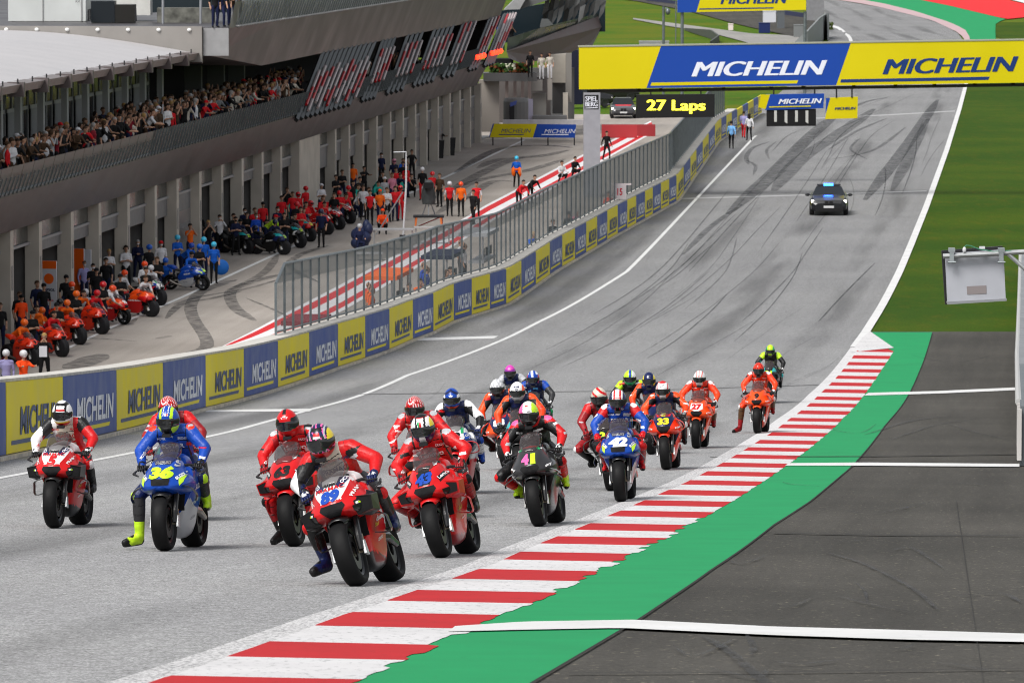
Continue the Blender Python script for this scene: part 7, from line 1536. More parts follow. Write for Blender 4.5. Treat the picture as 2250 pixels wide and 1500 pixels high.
# pit crews: px, foot py, heading, pose, top, trousers, headgear, extras, sleeves, label
HN = {'h': ('hair', 'dark'), 'b': ('hair', 'brown'), 'l': ('long_hair', 'dark')}
PIT = [
 (36, 690, -40, 'cross', 'orange', 'navy', ('hair', 'dark'), (), 'short', 'crew member in orange and navy with folded arms inside the first garage'),
 (28, 694, -20, 'stand', 'lilac', 'navy', ('hair', 'blond'), (), 'short', 'crew member in pale lilac shirt just inside the first garage'),
 (48, 752, -60, 'stand', 'hiviz', 'navy', ('cap', 'black'), (), 'short', 'mechanic in bright orange with a black cap behind the nearest orange bike'),
 (76, 762, -70, 'bend', 'orange', 'navy', ('hair', 'dark'), (), 'short', 'mechanic in orange and navy reaching to the second orange bike'),
 (82, 722, -50, 'stand', 'navy', 'navy', ('hair', 'brown'), (), 'short', 'mechanic in navy with brown hair by the pillar behind the orange bikes'),
 (120, 746, -50, 'bend', 'hiviz', 'black', ('helmet', 'black'), (), 'short', 'mechanic in orange and black with a black helmet leaning on the third orange bike'),
 (158, 722, -60, 'stand', 'black', 'black', ('helmet', 'hiviz'), (('mask', 'white'),), 'short', 'mechanic in black with an orange-topped white helmet and white mask'),
 (172, 728, -50, 'bend', 'orange', 'navy', ('hair', 'dark'), (), 'short', 'mechanic in orange reaching over the fourth orange bike'),
 (185, 668, -60, 'stand', 'lilac', 'navy', ('hair', 'brown'), (('mask', 'white'),), 'long', 'man in a lilac jacket and mask by the white garage board'),
 (205, 675, -75, 'cross', 'black', 'black', ('hair', 'dark'), (('mask', 'white'),), 'short', 'man in black with folded arms and a white mask outside a garage'),
 (228, 716, 10, 'bend', 'white', 'navy', ('helmet', 'hiviz'), (), 'short', 'mechanic in white shirt and orange helmet working on the first red-orange bike'),
 (258, 678, -30, 'bend', 'white', 'navy', ('helmet', 'hiviz'), (('mask', 'white'),), 'short', 'mechanic in white with orange helmet and mask between the two red-orange bikes'),
 (240, 640, -70, 'cross', 'white', 'navy', ('hair', 'blond'), (), 'short', 'man in a white shirt with fair hair and folded arms before a garage'),
 (277, 635, -70, 'cross', 'white', 'black', ('headset', 'black'), (('hair', 'dark'),), 'short', 'man in white with a black headset beside the white pillar'),
 (303, 618, -80, 'cross', 'navy', 'navy', ('hair', 'silverhair'), (('mask', 'white'),), 'long', 'grey-haired man in navy before the blue partition'),
 (318, 672, -60, 'stand', 'white', 'navy', ('helmet', 'hiviz'), (('mask', 'white'),), 'short', 'mechanic in white with an orange helmet at the nose of the second red-orange bike'),
 (354, 622, -70, 'stand', 'white', 'black', ('cap', 'red'), (('mask', 'white'),), 'short', 'man in white and black with a red cap near the blue bike'),
 (380, 585, -60, 'photo', 'black', 'black', ('hair', 'dark'), (), 'short', 'man in black raising his arms beside the blue crew'),
 (390, 606, -60, 'cross', 'blue', 'navy', ('helmet', 'cyan'), (), 'short', 'mechanic in blue with a light blue helmet and folded arms, left of the blue crew'),
 (408, 612, -40, 'bend', 'blue', 'navy', ('helmet', 'royal'), (), 'short', 'mechanic in blue bending over the blue bike'),
 (418, 578, -60, 'photo', 'orange', 'navy', ('hair', 'dark'), (), 'short', 'person in orange filming behind the blue crew'),
 (448, 612, -80, 'stand', 'blue', 'navy', ('helmet', 'cyan'), (), 'short', 'mechanic in blue with light blue helmet just left of the blue wheel cover'),
 (470, 623, -80, 'stand', 'blue', 'black', ('helmet', 'cyan'), (), 'short', 'mechanic in blue and black standing right of the blue bike, holding a blue cover'),
 (458, 570, -70, 'photo', 'black', 'navy', ('hair', 'blond'), (), 'short', 'person in black with fair hair taking a photo before a garage'),
 (483, 556, -75, 'photo', 'white', 'black', ('hair', 'dark'), (('mask', 'white'),), 'long', 'man in a white sweatshirt and black trousers holding a phone up'),
 (518, 561, -70, 'cross', 'navy', 'black', ('hair', 'dark'), (('mask', 'black'),), 'short', 'man in navy with folded arms beside the dark bikes'),
 (538, 540, -70, 'stand', 'navy', 'black', ('hair', 'dark'), (('mask', 'white'),), 'short', 'man in navy with a white mask behind the first dark bike'),
 (563, 552, -60, 'stand', 'royal', 'navy', ('hair', 'brown'), (('mask', 'white'),), 'short', 'mechanic in royal blue with a white mask by the dark blue bike'),
 (592, 545, -30, 'bend', 'lime', 'navy', ('cap', 'red'), (), 'short', 'mechanic with a lime stripe and red cap leaning over the dark blue bike'),
 (610, 535, -60, 'stand', 'navy', 'navy', ('hair', 'dark'), (('mask', 'white'),), 'short', 'mechanic in navy with dark hair behind the black and green bike'),
 (631, 490, -70, 'photo', 'black', 'teal', ('hair', 'brown'), (), 'short', 'man in black shirt and teal trousers standing by a pillar'),
 (655, 500, -60, 'stand', 'red', 'red', ('full_helmet', 'red'), (), 'long', 'mechanic all in red with a red helmet before the wide pier'),
 (671, 510, -40, 'bend', 'red', 'red', ('full_helmet', 'red'), (), 'long', 'mechanic all in red bending over the nearest red bike'),
 (652, 528, -60, 'stand', 'black', 'black', ('helmet', 'red'), (), 'short', 'mechanic in black with a red helmet in front of the red crew'),
 (706, 544, -100, 'stand', 'navy', 'black', ('helmet', 'navy'), (), 'short', 'man in navy standing alone on the pit lane with legs apart'),
 (706, 480, -60, 'cross', 'white', 'navy', ('cap', 'white'), (), 'short', 'man in white with a white cap behind the red bikes'),
 (738, 458, -50, 'cross', 'black', 'black', ('hair', 'dark'), (), 'short', 'man in black with folded arms behind the furthest red bike'),
 (752, 448, -60, 'cross', 'black', 'navy', ('hair', 'brown'), (), 'short', 'brown-haired man in black among the crews by the dark columns'),
 (776, 430, -70, 'stand', 'orange', 'navy', ('hair', 'dark'), (), 'short', 'crew member in an orange vest by the middle garages'),
 (800, 436, -60, 'point', 'black', 'black', ('hair', 'dark'), (), 'short', 'crew member in black stretching an arm by the middle garages'),
 (798, 484, -80, 'stand', 'white', 'black', ('hair', 'brown'), (), 'short', 'tall man in a white shirt and dark trousers left of the red crew group'),
 (813, 496, -85, 'stand', 'red', 'black', ('hair', 'dark'), (), 'short', 'man in a white and red shirt, left of the red crew group'),
 (835, 492, -80, 'stand', 'orange', 'navy', ('cap', 'hiviz'), (), 'short', 'crew member in orange with an orange cap in the red crew group'),
 (841, 515, -90, 'crouch', 'hiviz', 'black', ('cap', 'hiviz'), (), 'long', 'marshal in orange crouching in front of the red crew group'),
 (850, 488, -80, 'cross', 'white', 'black', ('hair', 'brown'), (), 'short', 'man in a white shirt with folded arms in the red crew group'),
 (868, 486, -80, 'stand', 'red', 'navy', ('hair', 'dark'), (), 'short', 'man in red and navy next to the white mast'),
 (880, 484, -70, 'stand', 'red', 'red', ('full_helmet', 'red'), (), 'long', 'mechanic all in red with a red helmet touching the white mast'),
 (845, 462, -60, 'stand', 'lgrey', 'navy', ('cap', 'white'), (), 'short', 'man in light grey with a white cap behind the red crew group'),
 (862, 455, -60, 'stand', 'pink', 'navy', ('hair', 'brown'), (), 'short', 'man in a pinkish shirt behind the red crew group'),
 (838, 404, -60, 'stand', 'navy', 'black', ('hair', 'dark'), (('mask', 'white'),), 'short', 'man in navy with a mask in a middle garage doorway'),
 (866, 420, -70, 'stand', 'navy', 'navy', ('full_helmet', 'pink'), (), 'short', 'mechanic in navy with a pink helmet by the middle garages'),
 (886, 418, -60, 'stand', 'blue', 'navy', ('hair', 'brown'), (), 'short', 'man in blue behind the top of the white mast'),
 (905, 395, -60, 'hip', 'black', 'black', ('hair', 'dark'), (), 'short', 'man in black with hands on hips before the closed garages'),
 (928, 440, -100, 'stand', 'black', 'red', ('helmet', 'white'), (), 'short', 'mechanic in black with a white helmet behind the draped camera'),
 (950, 450, -60, 'stand', 'red', 'black', ('helmet', 'red'), (), 'short', 'mechanic in red with a red helmet right behind the draped camera'),
 (966, 455, -120, 'stand', 'brown', 'black', ('hair', 'brown'), (), 'short', 'man in brown beside the draped camera'),
 (988, 475, -90, 'stand', 'red', 'black', ('helmet', 'white'), (), 'short', 'man in white and red with a white cap helmet right of the draped camera'),
 (1013, 476, -100, 'stand', 'orange', 'black', ('helmet', 'hiviz'), (), 'short', 'man in orange with an orange helmet right of the draped camera'),
 (1047, 478, -100, 'stand', 'red', 'black', ('hair', 'dark'), (), 'short', 'man in white and red standing before the striped strip'),
 (1040, 494, -120, 'walk', 'black', 'black', ('hair', 'dark'), (), 'long', 'dark figure walking at the end of the striped strip'),
 (1135, 412, -80, 'walk', 'blue', 'black', ('helmet', 'cyan'), (), 'short', 'mechanic in blue with a light blue helmet walking alone on the pit lane'),
 (968, 344, -60, 'point', 'black', 'black', ('hair', 'brown'), (), 'short', 'man in black pushing a trolley by the far garages'),
 (1207, 252, -90, 'stand', 'red', 'white', ('hair', 'brown'), (), 'short', 'woman in red top and white trousers at the far end of the pit lane'),
 (1217, 250, -90, 'stand', 'pink', 'white', ('hair', 'dark'), (), 'short', 'left one of two people in pink and white, far end of pit lane'),
 (1229, 251, -90, 'stand', 'pink', 'white', ('hair', 'brown'), (), 'short', 'right one of two people in pink and white, far end of pit lane'),
 (1176, 258, -90, 'stand', 'maroon', 'navy', ('hair', 'dark'), (), 'short', 'person in maroon beside the pale flag at the far end'),
 (14, 890, -85, 'stand', 'lilac', 'navy', ('helmet', 'white'), (), 'long', 'marshal in blue and lilac with a white helmet behind the pit wall, farthest left'),
 (52, 893, -60, 'point', 'hiviz', 'hiviz', ('helmet', 'white'), (('mask', 'white'),), 'long', 'marshal in bright orange overalls and a white helmet behind the pit wall'),
 (98, 846, -90, 'photo', 'black', 'black', ('hair', 'blond'), (), 'long', 'man in black holding white papers behind the pit wall'),
]
for (px, py, fc, kd, top, tr_, hair, ex, slv, lab) in PIT:
    slc = None; hands = None
    if 'white and red' in lab: slc = 'white'
    person(on_pit(px, py), fc, kd, top, tr_, lab, 'people working in the pit lane', hair, slv, 'skin', ex, scale=.97+.05*((px*7) % 5)/5, sleevecol=slc)
cb = MB(); p = GP(98, 846)+Vector((.02, -.42, 1.18)); cb.box((p.x-.16, p.y, p.z-.2), (p.x+.1, p.y+.02, p.z+.16)); tag(cb.build('clipboard', mat('white paper', (.62, .62, .66), .6)), 'white papers held by the man in black behind the pit wall', 'papers')
jk = MB(); p = GP(1135, 412); jk.ell(p+Vector((-.17, 0, .88)), (.12, .16, .26), 0, 10, 8); jk.ell(p+Vector((.17, 0, .86)), (.12, .16, .28), 0, 10, 8); jk.ell(p+Vector((0, 0, 1.0)), (.2, .16, .08), 0, 12, 6); tag(jk.build('jacket', cl('orange')), 'orange jacket tied round the waist of the man walking alone on the pit lane', 'jacket')
# people on the track side and in the pit-wall recess
for (x, y, fc, kd, top, tr_, hair, lab, tr) in [(1607, 327, 90, 'walk', 'sky', 'black', ('hair', 'dark'), 'man in a light blue shirt walking away along the track wall', True), (1646, 309, 100, 'walk', 'white', 'black', ('long_hair', 'dark'), 'woman in white shirt with long dark hair walking along the track wall', True), (1634, 303, 80, 'walk', 'lilac', 'red', ('hair', 'dark'), 'person in lilac and red trousers walking beside the woman in white', True)]:
    person(G(x, y), fc, kd, top, tr_, lab, 'people walking along the track wall', hair, 'long', 'skin')
WP = [(1216, 'blue', 'lean', ('long_hair', 'tan'), 'marshal in blue with long fair hair leaning on the track wall'), (1262, 'black', 'stand', ('hair', 'brown'), 'person in black behind the track wall right of the blue marshal'), (1296, 'black', 'stand', ('cap', 'black'), 'dark capped person behind the track wall'), (1308, 'pink', 'lean', ('hair', 'silverhair'), 'person in pink behind the track wall next to the dark capped one'), (1380, 'hiviz', 'stand', ('hair', 'dark'), 'orange marshal beside the small white sign at the fence gate'), (952, 'black', 'lean', ('hair', 'brown'), 'photographer in black lying over the wall at the start of the dense fence'), (975, 'orange', 'lean', ('hair', 'dark'), 'photographer in orange behind the wall beside the one in black'), (1032, 'brown', 'lean', ('long_hair', 'brown'), 'photographer with brown hair behind the wall under the fence'), (1045, 'grey', 'photo', ('hair', 'dark'), 'photographer in grey with a camera under the fence'), (1555, 'black', 'stand', ('hair', 'silverhair'), 'small dark figure behind the far track wall under the lap board')]
for (x, top, kd, hair, lab) in WP:
    yy = wall_at_px(x); person(Vector((wallx(yy)-.95, yy, prof(yy)+.05)), -60, kd, top, 'black', lab, 'marshals and photographers behind the track wall', hair, 'long')
M_flo = mat('walkway concrete', (.25, .24, .22), .8)
wk = wall_solid(120, 400, 4, -1.7, -.56, lambda y: base(y)-.2, 0.04, 'wall_walkway', M_flo, pw)
mb = MB(); yy = wall_at_px(1371); c = Vector((wallx(yy)-.2, yy, prof(yy)+2.1)); mb.box((c.x-.3, c.y, c.z-.55), (c.x+.3, c.y+.04, c.z+.15)); mb.box((c.x-.55, c.y+.05, c.z+.12), (c.x+.55, c.y+.1, c.z+.2)); mb.tube([c+Vector((0, .1, .2)), (c.x, c.y+.1, prof(yy)+WH)], .04, 6)
sg = mb.build('gate_sign', mat('sign pink white', (.62, .55, .56), .5)); tag(sg, 'small white sign with red writing in front of the fence gate', 'sign')
v, f = text_fit('15', .25, .35, bold=.03); link_mesh('sign_lettering', [(c.x+a, c.y-.006, c.z-.2+b) for a, b in v], f, mat('sign red', (.5, .03, .05), .5), sg)
# spectators on the balcony
rp_ = random.Random(21); topc = ['black', 'navy', 'grey', 'white', 'black', 'brown', 'black', 'brown', 'lgrey', 'navy', 'red', 'black', 'cream', 'maroon']
hairc = ['dark', 'brown', 'blond', 'dark', 'silverhair', 'brown']
fa_ = math.degrees(math.atan2(Nn.y, Nn.x))
hn = {'dark': 'dark hair', 'brown': 'brown hair', 'blond': 'fair hair', 'silverhair': 'grey hair'}
cn = dict(black='black', navy='navy', grey='grey', white='white', red='red', denim='denim blue', brown='brown', lgrey='light grey', royal='royal blue', cream='cream', maroon='maroon')
kn_ = dict(lean='leaning on the rail', photo='filming', stand='standing', cross='arms folded', up='arms raised')
def spectators(n, n0, n1, xa, xb, rowname, z0):
    ts = [t_px(xa, n0, z0)+(t_px(xb, n0, z0)-t_px(xa, n0, z0))*(k+rp_.uniform(.1, .9))/n for k in range(n)]
    for t in ts:
        nn_ = rp_.uniform(n0, n1); p = B(t, nn_, z0); kd = rp_.choices(['lean', 'photo', 'stand', 'cross', 'up'], [4, 3, 2, 1, .25 if rowname != 'front' else .6])[0]
        if rowname != 'front' and kd == 'lean': kd = 'photo'
        tc__ = rp_.choice(topc); hc = rp_.choice(hairc); hk = rp_.choices(['hair', 'long_hair', 'cap'], [6, 2, 1])[0]; x = PX(p)[0]
        where = 'before the white columns' if x < 345 else ('before the black recess' if x < 640 else 'between striped tubes')
        hs = hn[hc] if hk != 'cap' else 'a cap'
        if rowname in ('middle', 'rear'):
            person_stuff(p, fa_+rp_.uniform(-55, 10), kd, (cl(tc__), sk(rp_.choice(['skin', 'skin2'])), cl('black')), (hk, hc if hk != 'cap' else rp_.choice(['white', 'red', 'black'])), rp_.uniform(.93, 1.04)); continue
        person(p, fa_+rp_.uniform(-55, 10), kd, tc__, rp_.choice(['black', 'navy', 'black', 'brown']), '%s row, in %s with %s%s, %s %s' % (rowname, cn[tc__], 'long ' if hk == 'long_hair' else '', hs, kn_[kd], where), 'spectators on the pit building balcony', (hk, hc if hk != 'cap' else rp_.choice(['white', 'red', 'black', 'navy'])), rp_.choice(['short', 'long']), rp_.choice(['skin', 'skin', 'skin2']), scale=rp_.uniform(.93, 1.04))
spectators(74, .45, .62, -10, 640, 'front', ZT)
spectators(80, -.45, .0, -5, 640, 'middle', ZT)
spectators(66, -1.6, -.8, 200, 640, 'rear', ZT)
build_stuff('crowd', 'packed rows of spectators behind the front row on the balcony', 'crowd')
spectators(10, .3, .6, 760, 960, 'far', ZT)
for (x, top, kd, lab) in ((1102, 'white', 'photo', 'man in white shirt and black trousers on the far roof terrace'), (1124, 'black', 'photo', 'man in black with a camera on the far roof terrace')):
    q = at(x, 112, Y0+2); person(q, -80, kd, top, 'black', lab, 'people on the far roof terrace')
for (x, fy, top, lab) in ((1190, 176, 'cream', 'photographer in a pale vest on the far terrace edge, left'), (1208, 174, 'cream', 'photographer in a pale vest on the far terrace edge, right'), (1165, 170, 'black', 'tall black figure among the far terrace flowers')):
    q = at(x, fy, Y0-1); person(q, -90, 'stand', top, 'white' if top == 'cream' else 'black', lab, 'people on the far roof terrace')
bf = sheet_px('feather_banner', [(1093, 60), (1103, 58), (1098, 82), (1092, 115), (1080, 118), (1084, 90)], Y0+1, 0, mat('banner bright blue', (.01, .14, .6), .6), None, Oz, .08); tag(bf, 'bright blue leaning banner at the end of the louvred balcony', 'banner')
for (x, top, kd) in ((468, 'black', 'stand'), (480, 'navy', 'walk'), (492, 'black', 'stand'), (506, 'brown', 'lean'), (520, 'grey', 'lean'), (560, 'white', 'lean'), (628, 'royal', 'lean')):
    t = t_px(x, 1.2, ZU); person(B(t, 1.3, ZU), -70, kd, top, 'navy', 'person in %s at the upper terrace rail%s' % (cn[top], {468: ', leftmost', 480: ' by the corner, walking', 492: ' right of the walking one', 506: ' just right of the corner'}.get(x, ' further right')), 'people on the upper terrace', ('hair', 'brown'))
# ------------------------------------------------------------------ pit lane motorcycles under tyre warmers
KT = ktm('33', 'navy', main='ored'); KT['tank'] = 'ored'; KT['low'] = 'ored'; KT2 = ktm('9', 'black', main='ored')
DARKY = dict(YAM, main='navy', wing='black'); DUCP = duc('43', 'white'); DUCP2 = pra('5', 'red')
LCR2 = dict(LCR)
PB_ = [(75, 804, -42, KT2, 'orange pit bike with covered wheels, nearest the camera'), (136, 784, -42, KT2, 'orange pit bike second from the near end'), (175, 757, -45, KT2, 'orange pit bike third from the near end'), (224, 734, -48, KT, 'orange pit bike nearest the red-orange pair'),
 (273, 713, -55, REP, 'red and orange pit bike with an uncovered front wheel'), (333, 696, -58, dict(REP, gfx=[]), 'red and orange pit bike beside the white one'), (352, 671, -45, LCR2, 'white and red pit bike with covered wheels'),
 (446, 638, -72, suz('36', 'lime'), 'blue pit bike with lime nose and uncovered wheels'), (545, 558, -50, dict(YAM), 'black pit bike half hidden behind the navy crew'), (624, 560, -62, DARKY, 'dark blue pit bike with white side lettering'), (660, 545, -50, dict(YAM, wing='white'), 'black pit bike with a green and white nose'),
 (682, 531, -50, dict(YAM, main='red', tank='navy'), 'navy and red pit bike left of the red team bikes'), (706+14, 516, -62, DUCP, 'nearest red team pit bike, with white side writing'), (746, 505, -50, DUCP2, 'middle red and white team pit bike'), (770, 492, -48, DUCP2, 'farthest red and white team pit bike')]
for (px, py, ya, L, lab) in PB_:
    wm_ = not ('uncovered' in lab)
    b_ = bike('pit_motorcycle', GP(px, py), R(ya), 0, 0, L, lab, 'motorcycles parked outside the garages', warm=wm_)
    mb = MB(); 
    for s in (-1, 1): mb.tube([(-1.42, s*.14, .32), (-1.72, s*.2, .04)], .018, 6)
    mb.tube([(-1.72, -.22, .04), (-1.72, .22, .04)], .02, 6); mb.build('rear_stand', mat('stand red', (.4, .03, .03), .5), b_)
SHORT = ['nearest orange bike', 'second orange bike', 'third orange bike', 'fourth orange bike', 'uncovered red and orange bike', 'covered red and orange bike', 'white and red pit bike', 'blue pit bike', 'first black bike', 'dark blue pit bike', 'black and green pit bike', 'navy and red pit bike', 'nearest red pit bike', 'middle red pit bike', 'farthest red pit bike']
TOPS = ['orange', 'red', 'orange', 'red', 'white', 'white', 'white', 'blue', 'navy', 'navy', 'black', 'navy', 'red', 'red', 'red']
rq = random.Random(8)
for k, (px, py, ya, L, lab) in enumerate(PB_):
    p = GP(px, py)
    for j, (kd, dx, dy, tx) in enumerate((('crouch', -1.5, 1.0, 'crouching behind the tail of'), ('bend', -.55, 1.25, 'bending over the tank of'), ('stand', -2.2, 1.7, 'standing beyond the tail of'), ('cross', -.2, 2.1, 'with folded arms beyond the nose of'))):
        person(Vector((p.x+dx+rq.uniform(-.15, .15), p.y+dy+rq.uniform(-.2, .2), base(p.y+dy))), -60+rq.uniform(-30, 20), kd, (TOPS[k] if j < 2 else ('black' if k < 10 else 'red')), 'navy' if k < 12 or j > 1 else 'red', 'mechanic in %s %s the %s' % (TOPS[k] if j < 2 else ('black' if k < 10 else 'red'), tx, SHORT[k]), 'people working in the pit lane', rq.choice([('cap', 'black'), ('helmet', TOPS[k]), ('hair', 'dark'), ('hair', 'brown')]))
    if j and k in (3, 7, 9, 12, 13): pass
for k in range(18):
    x = rq.uniform(722, 905); yv = 505-(x-722)*.42+rq.uniform(-12, 6); tp = rq.choice(['red', 'black', 'navy', 'red', 'white', 'black', 'teal'])
    hh = rq.choice(['dark', 'brown']); kd = rq.choice(['stand', 'cross', 'crouch', 'stand', 'bend'])
    person(GP(x, yv), -60+rq.uniform(-50, 30), kd, tp, rq.choice(['black', 'navy']), 'crew member in %s with %s hair, %s in the middle garage crowd' % (tp, hh, dict(stand='standing', cross='arms folded', crouch='crouching', bend='bending')[kd]), 'crew in the middle garage crowd', ('hair', hh))
c = GP(486, 618); mb = MB(); mb.lathe([(0, -.03), (.3, -.05), (.33, 0), (.3, .05), (0, .03)], (c.x, c.y, .34), 'y', 28, 0); tag(mb.build('wheel_cover', mat('cover blue', (.01, .12, .45), .6), None, True), 'round blue wheel cover held by the blue-clad mechanic', 'wheel cover')
# garage dressing
def board(name, px, py, w_, h_, m, label, cat, bands=()):
    p = GP(px, py); e = empty(name, p); e.rotation_euler = (0, 0, R(-18)); tag(e, label, cat); mb = MB(); mb.box((-w_/2, 0, .02), (w_/2, .06, h_)); mb.build('panel', m, e)
    for (z0, z1, mm) in bands: mb = MB(); mb.box((-w_/2+.005, -.006, z0), (w_/2-.005, -.002, z1)); mb.build('band', mm, e)
    return e
MW = mat('board white', (.55, .56, .6), .5); MO = mat('board orange', (.8, .12, .01), .5); MR = mat('board red', (.55, .02, .03), .5)
e = board('garage_board', 108, 706, .62, 2.3, MW, 'tall orange-topped white board with a sun emblem before the third garage', 'board', ((2.0, 2.3, MO), (0.02, .5, MR)))
mb = MB(); mb.lathe([(0, -.008), (.2, -.008)], (0, 0, 1.62), 'y', 24, 0); mb.build('sun_emblem', MO, e)
v, f = text_fit('REPSOL', .5, .11, bold=.04); link_mesh('board_lettering', [(a, -.012, 1.2+b) for a, b in v], f, mat('txt navy', (.02, .02, .06), .5), e)
v, f = text_fit('HONDA', .4, .08, bold=.03); link_mesh('board_lettering', [(a, -.012, .8+b) for a, b in v], f, MR, e)
board('garage_board', 172, 668, .5, 2.2, MW, 'orange and white board edge behind the lilac-jacketed man', 'board', ((.02, 2.2, MO),))
board('garage_board', 186, 664, .55, 2.1, MW, 'plain white board beside the orange edge board', 'board')
board('garage_board', 240, 628, .75, 2.4, MW, 'white board with small red writing in the fifth garage', 'board', ((1.9, 2.0, MR),))
board('garage_board', 598, 480, .8, 2.4, MW, 'tall white board in a garage left of the man in teal trousers', 'board')
# camera platform, mast, tables behind the fence
p = GP(942, 500); e = empty('camera_platform', p); tag(e, 'black scaffold platform with orange legs behind the fence', 'platform'); mb = MB(); mb.box((-.75, -.4, .5), (.75, .5, .6)); mb.build('deck', M_dark, e)
for x in (-.65, .65):
    mb = MB(); mb.tube([(x, -.35, 0), (x*.9, -.35, .52)], .05, 6); mb.build('leg', mat('orange leg', (.75, .2, .05), .5), e)
mb = MB(); mb.tube([(-.6, .4, 0), (.6, .4, .5)], .03, 6); mb.tube([(-.65, .45, 0), (-.65, .45, .5)], .04, 6); mb.tube([(.65, .45, 0), (.65, .45, .5)], .04, 6); mb.build('brace', mat('red brace', (.5, .04, .04), .5), e)
e = empty('television_camera', p+Vector((0, 0, .6))); tag(e, 'television camera on a tripod draped with a dark rain cover', 'camera')
mb = MB(); vs = []; n = 14
rings = [(.30, .34, 0.55), (.36, .36, .9), (.27, .30, 1.3), (.26, .30, 1.55), (.12, .2, 1.72)]
for rx_, ry_, z in rings:
    for j in range(n): t = 2*math.pi*j/n; k_ = 1+.12*math.sin(5*t+z*4); mb.v.append((rx_*math.cos(t)*k_, ry_*math.sin(t)*k_, z))
for i in range(len(rings)-1):
    for j in range(n): mb.f.append((i*n+j, i*n+(j+1) % n, (i+1)*n+(j+1) % n, (i+1)*n+j)); mb.m.append(0)
mb.f.append(tuple(range((len(rings)-1)*n, len(rings)*n))); mb.m.append(0)
mb.build('rain_cover', mat('rain cover', (.045, .05, .052), .5, noise=.3, bump=.6, bscale=5), e, True)
mb = MB(); mb.hexa([(-.22, -.62, 1.34), (.22, -.62, 1.34), (.2, -.2, 1.34), (-.2, -.2, 1.34), (-.24, -.62, 1.62), (.24, -.62, 1.62), (.2, -.2, 1.62), (-.2, -.2, 1.62)]); mb.build('lens_hood', M_blk, e)
for a in (0, 2.1, 4.2): mb = MB(); mb.tube([(0, 0, .9), (.35*math.cos(a+.5), .35*math.sin(a+.5), .02)], .03, 6); mb.build('tripod_leg', M_steel, e)
p = GP(885, 530); e = empty('white_mast', p); tag(e, 'tall thin white mast with a crossbar and slanting stay in front of the red crew', 'mast'); mb = MB(); mb.tube([(0, 0, 0), (.16, 0, 2.6), (.16, 0, 4.2)], [.05, .045, .025], 8); mb.build('pole', mat('mast white', (.55, .56, .58), .5), e)
mb = MB(); mb.tube([(.16, 0, 4.18), (-.42, 0, 4.16)], .03, 6); mb.build('crossbar', M_steel, e); mb = MB(); mb.tube([(.0, 0, 2.3), (-1.25, .2, .3)], .035, 6); mb.build('stay', M_steel, e); mb = MB(); mb.box((-.15, -.15, 0), (.12, .15, .3)); mb.build('base_weight', M_dark, e)
def table(px, py, w_, d_, h_, label, m=M_lgrey):
    e = empty('table', GP(px, py)); tag(e, label, 'table'); mb = MB(); mb.box((-w_/2, -d_/2, h_-.06), (w_/2, d_/2, h_)); mb.build('table_top', m, e)
    for sx in (-1, 1):
        for sy in (-1, 1): mb = MB(); mb.box((sx*(w_/2-.08)-.03, sy*(d_/2-.08)-.03, 0), (sx*(w_/2-.08)+.03, sy*(d_/2-.08)+.03, h_-.06)); mb.build('leg', M_lgrey, e)
table(864, 548, 1.9, 1.0, .95, 'grey worktable left of the white mast'); table(950, 536, 1.7, .9, .8, 'pale worktable under the camera platform', mat('pale top', (.33, .32, .31), .6)); table(812, 572, 1.2, .8, .35, 'low white bench under the navy-covered load', mat('bench white', (.5, .5, .5), .6))
mb = MB(); p = GP(797, 556); rr_ = random.Random(3)
for i in range(7): mb.ell(p+Vector((rr_.uniform(-.25, .25), rr_.uniform(-.2, .2), .45+.16*i*.8)), (.42-.04*i, .4-.03*i, .3), 0, 12, 8)
tag(mb.build('covered_load', mat('navy tarpaulin', (.015, .022, .06), .5, bump=.8, bscale=4), None, True), 'bulky load under a navy tarpaulin left of the worktable', 'covered load')
person(GP(790, 560), -80, 'sit', 'navy', 'navy', 'person in navy with a grey beanie sitting against the covered load', 'people working in the pit lane', ('helmet', 'lgrey'), 'long')
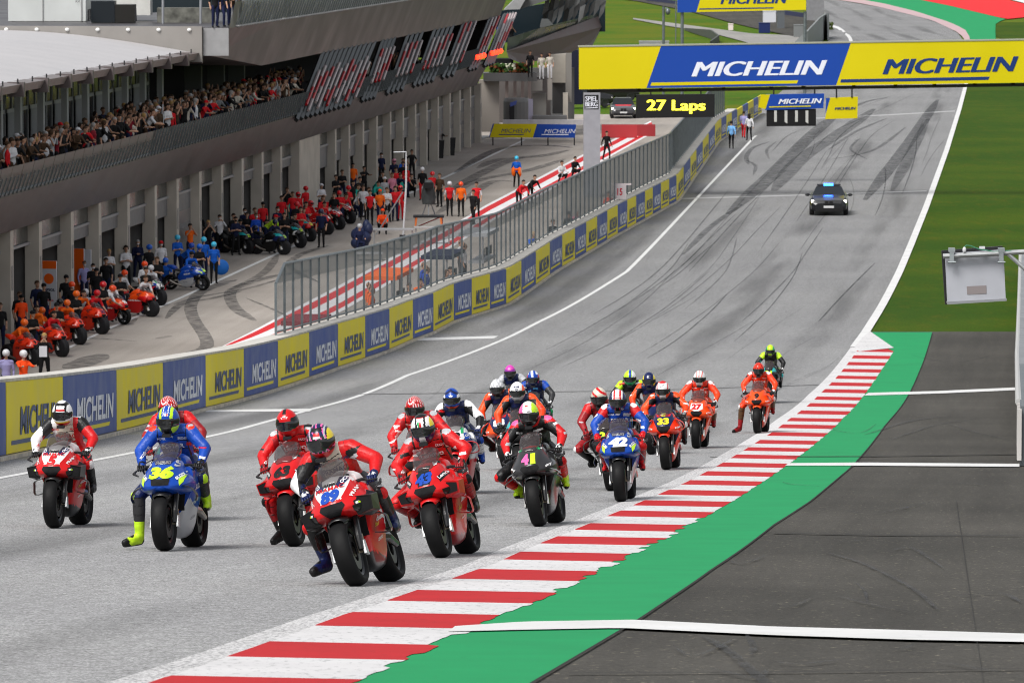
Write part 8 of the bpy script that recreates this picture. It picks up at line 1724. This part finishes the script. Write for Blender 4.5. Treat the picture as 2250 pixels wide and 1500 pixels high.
# timing stands behind the fence
for k, (px, col, w_) in enumerate(((845, 'maroon', 3.2), (1010, 'orange', 4.5), (1120, 'navy', 4.), (1190, 'lgrey', 4.))):
    yy = wall_at_px(px); e = empty('timing_stand', (wallx(yy)-2.6, yy, base(yy))); tag(e, 'pit wall timing stand with a %s roof, seen through the fence mesh' % {'maroon': 'dark red', 'orange': 'orange', 'navy': 'navy', 'lgrey': 'light grey'}[col], 'timing stand')
    e.rotation_euler = (0, 0, -.12)
    mb = MB(); mb.box((-.6, -w_/2, 2.1), (.6, w_/2, 2.25)); mb.build('roof', cl(col), e); mb = MB(); mb.box((-.2, -w_/2, 1.0), (.45, w_/2, 1.1)); mb.build('desk', M_steel, e)
    for sy in (-1, 0, 1): mb = MB(); mb.tube([(.4, sy*w_/2*.95, 0), (.4, sy*w_/2*.95, 2.1)], .04, 6); mb.build('post', M_steel, e)
    for sy in (-.6, 0, .6): mb = MB(); mb.box((.3, sy*w_/2-.25, 1.2), (.36, sy*w_/2+.25, 1.55)); mb.build('monitor', M_dark, e)
    for j in range(3):
        cc_ = {'maroon': 'lgrey', 'orange': 'orange', 'navy': 'royal', 'lgrey': 'white'}[col]
        person(Vector((wallx(yy)-3.2-.1*j, yy+(j-1)*1.2, base(yy))), -10, 'stand', cc_, 'black', 'team member in %s at the %s timing stand' % (cn.get(cc_, cc_), {'maroon': 'dark red', 'orange': 'orange', 'navy': 'navy', 'lgrey': 'light grey'}[col]), 'team members at the timing stands', ('headset', 'black'))
# people standing on the striped strip, nearer the gantry
for (x, y, top, kd, lab) in ((1168, 448, 'black', 'bend', 'person in black and white bending on the striped strip'), (1143, 460, 'red', 'bend', 'person in red and white low on the striped strip'), (1233, 402, 'white', 'crouch', 'person in white crouching on the striped strip near the pillar'), (1333, 352, 'black', 'walk', 'person in black walking just right of the gantry pillar'), (1262, 392, 'black', 'crouch', 'small dark figure left of the gantry pillar')):
    person(GP(x, y), -60, kd, top, 'black', lab, 'people on the striped strip', ('hair', 'dark'), 'long')
for (x, y, lab) in ((963, 348, 'black trolley bin by the far garages, left of the other'), (988, 342, 'black trolley bin with yellow edge by the far garages')):
    p = GP(x, y); mb = MB(); mb.hexa([(p.x-.3, p.y, p.z), (p.x+.3, p.y, p.z), (p.x+.3, p.y+.6, p.z), (p.x-.3, p.y+.6, p.z), (p.x-.38, p.y-.05, p.z+1.1), (p.x+.38, p.y-.05, p.z+1.1), (p.x+.38, p.y+.65, p.z+1.1), (p.x-.38, p.y+.65, p.z+1.1)]); tag(mb.build('trolley_bin', M_dark), lab, 'bin')
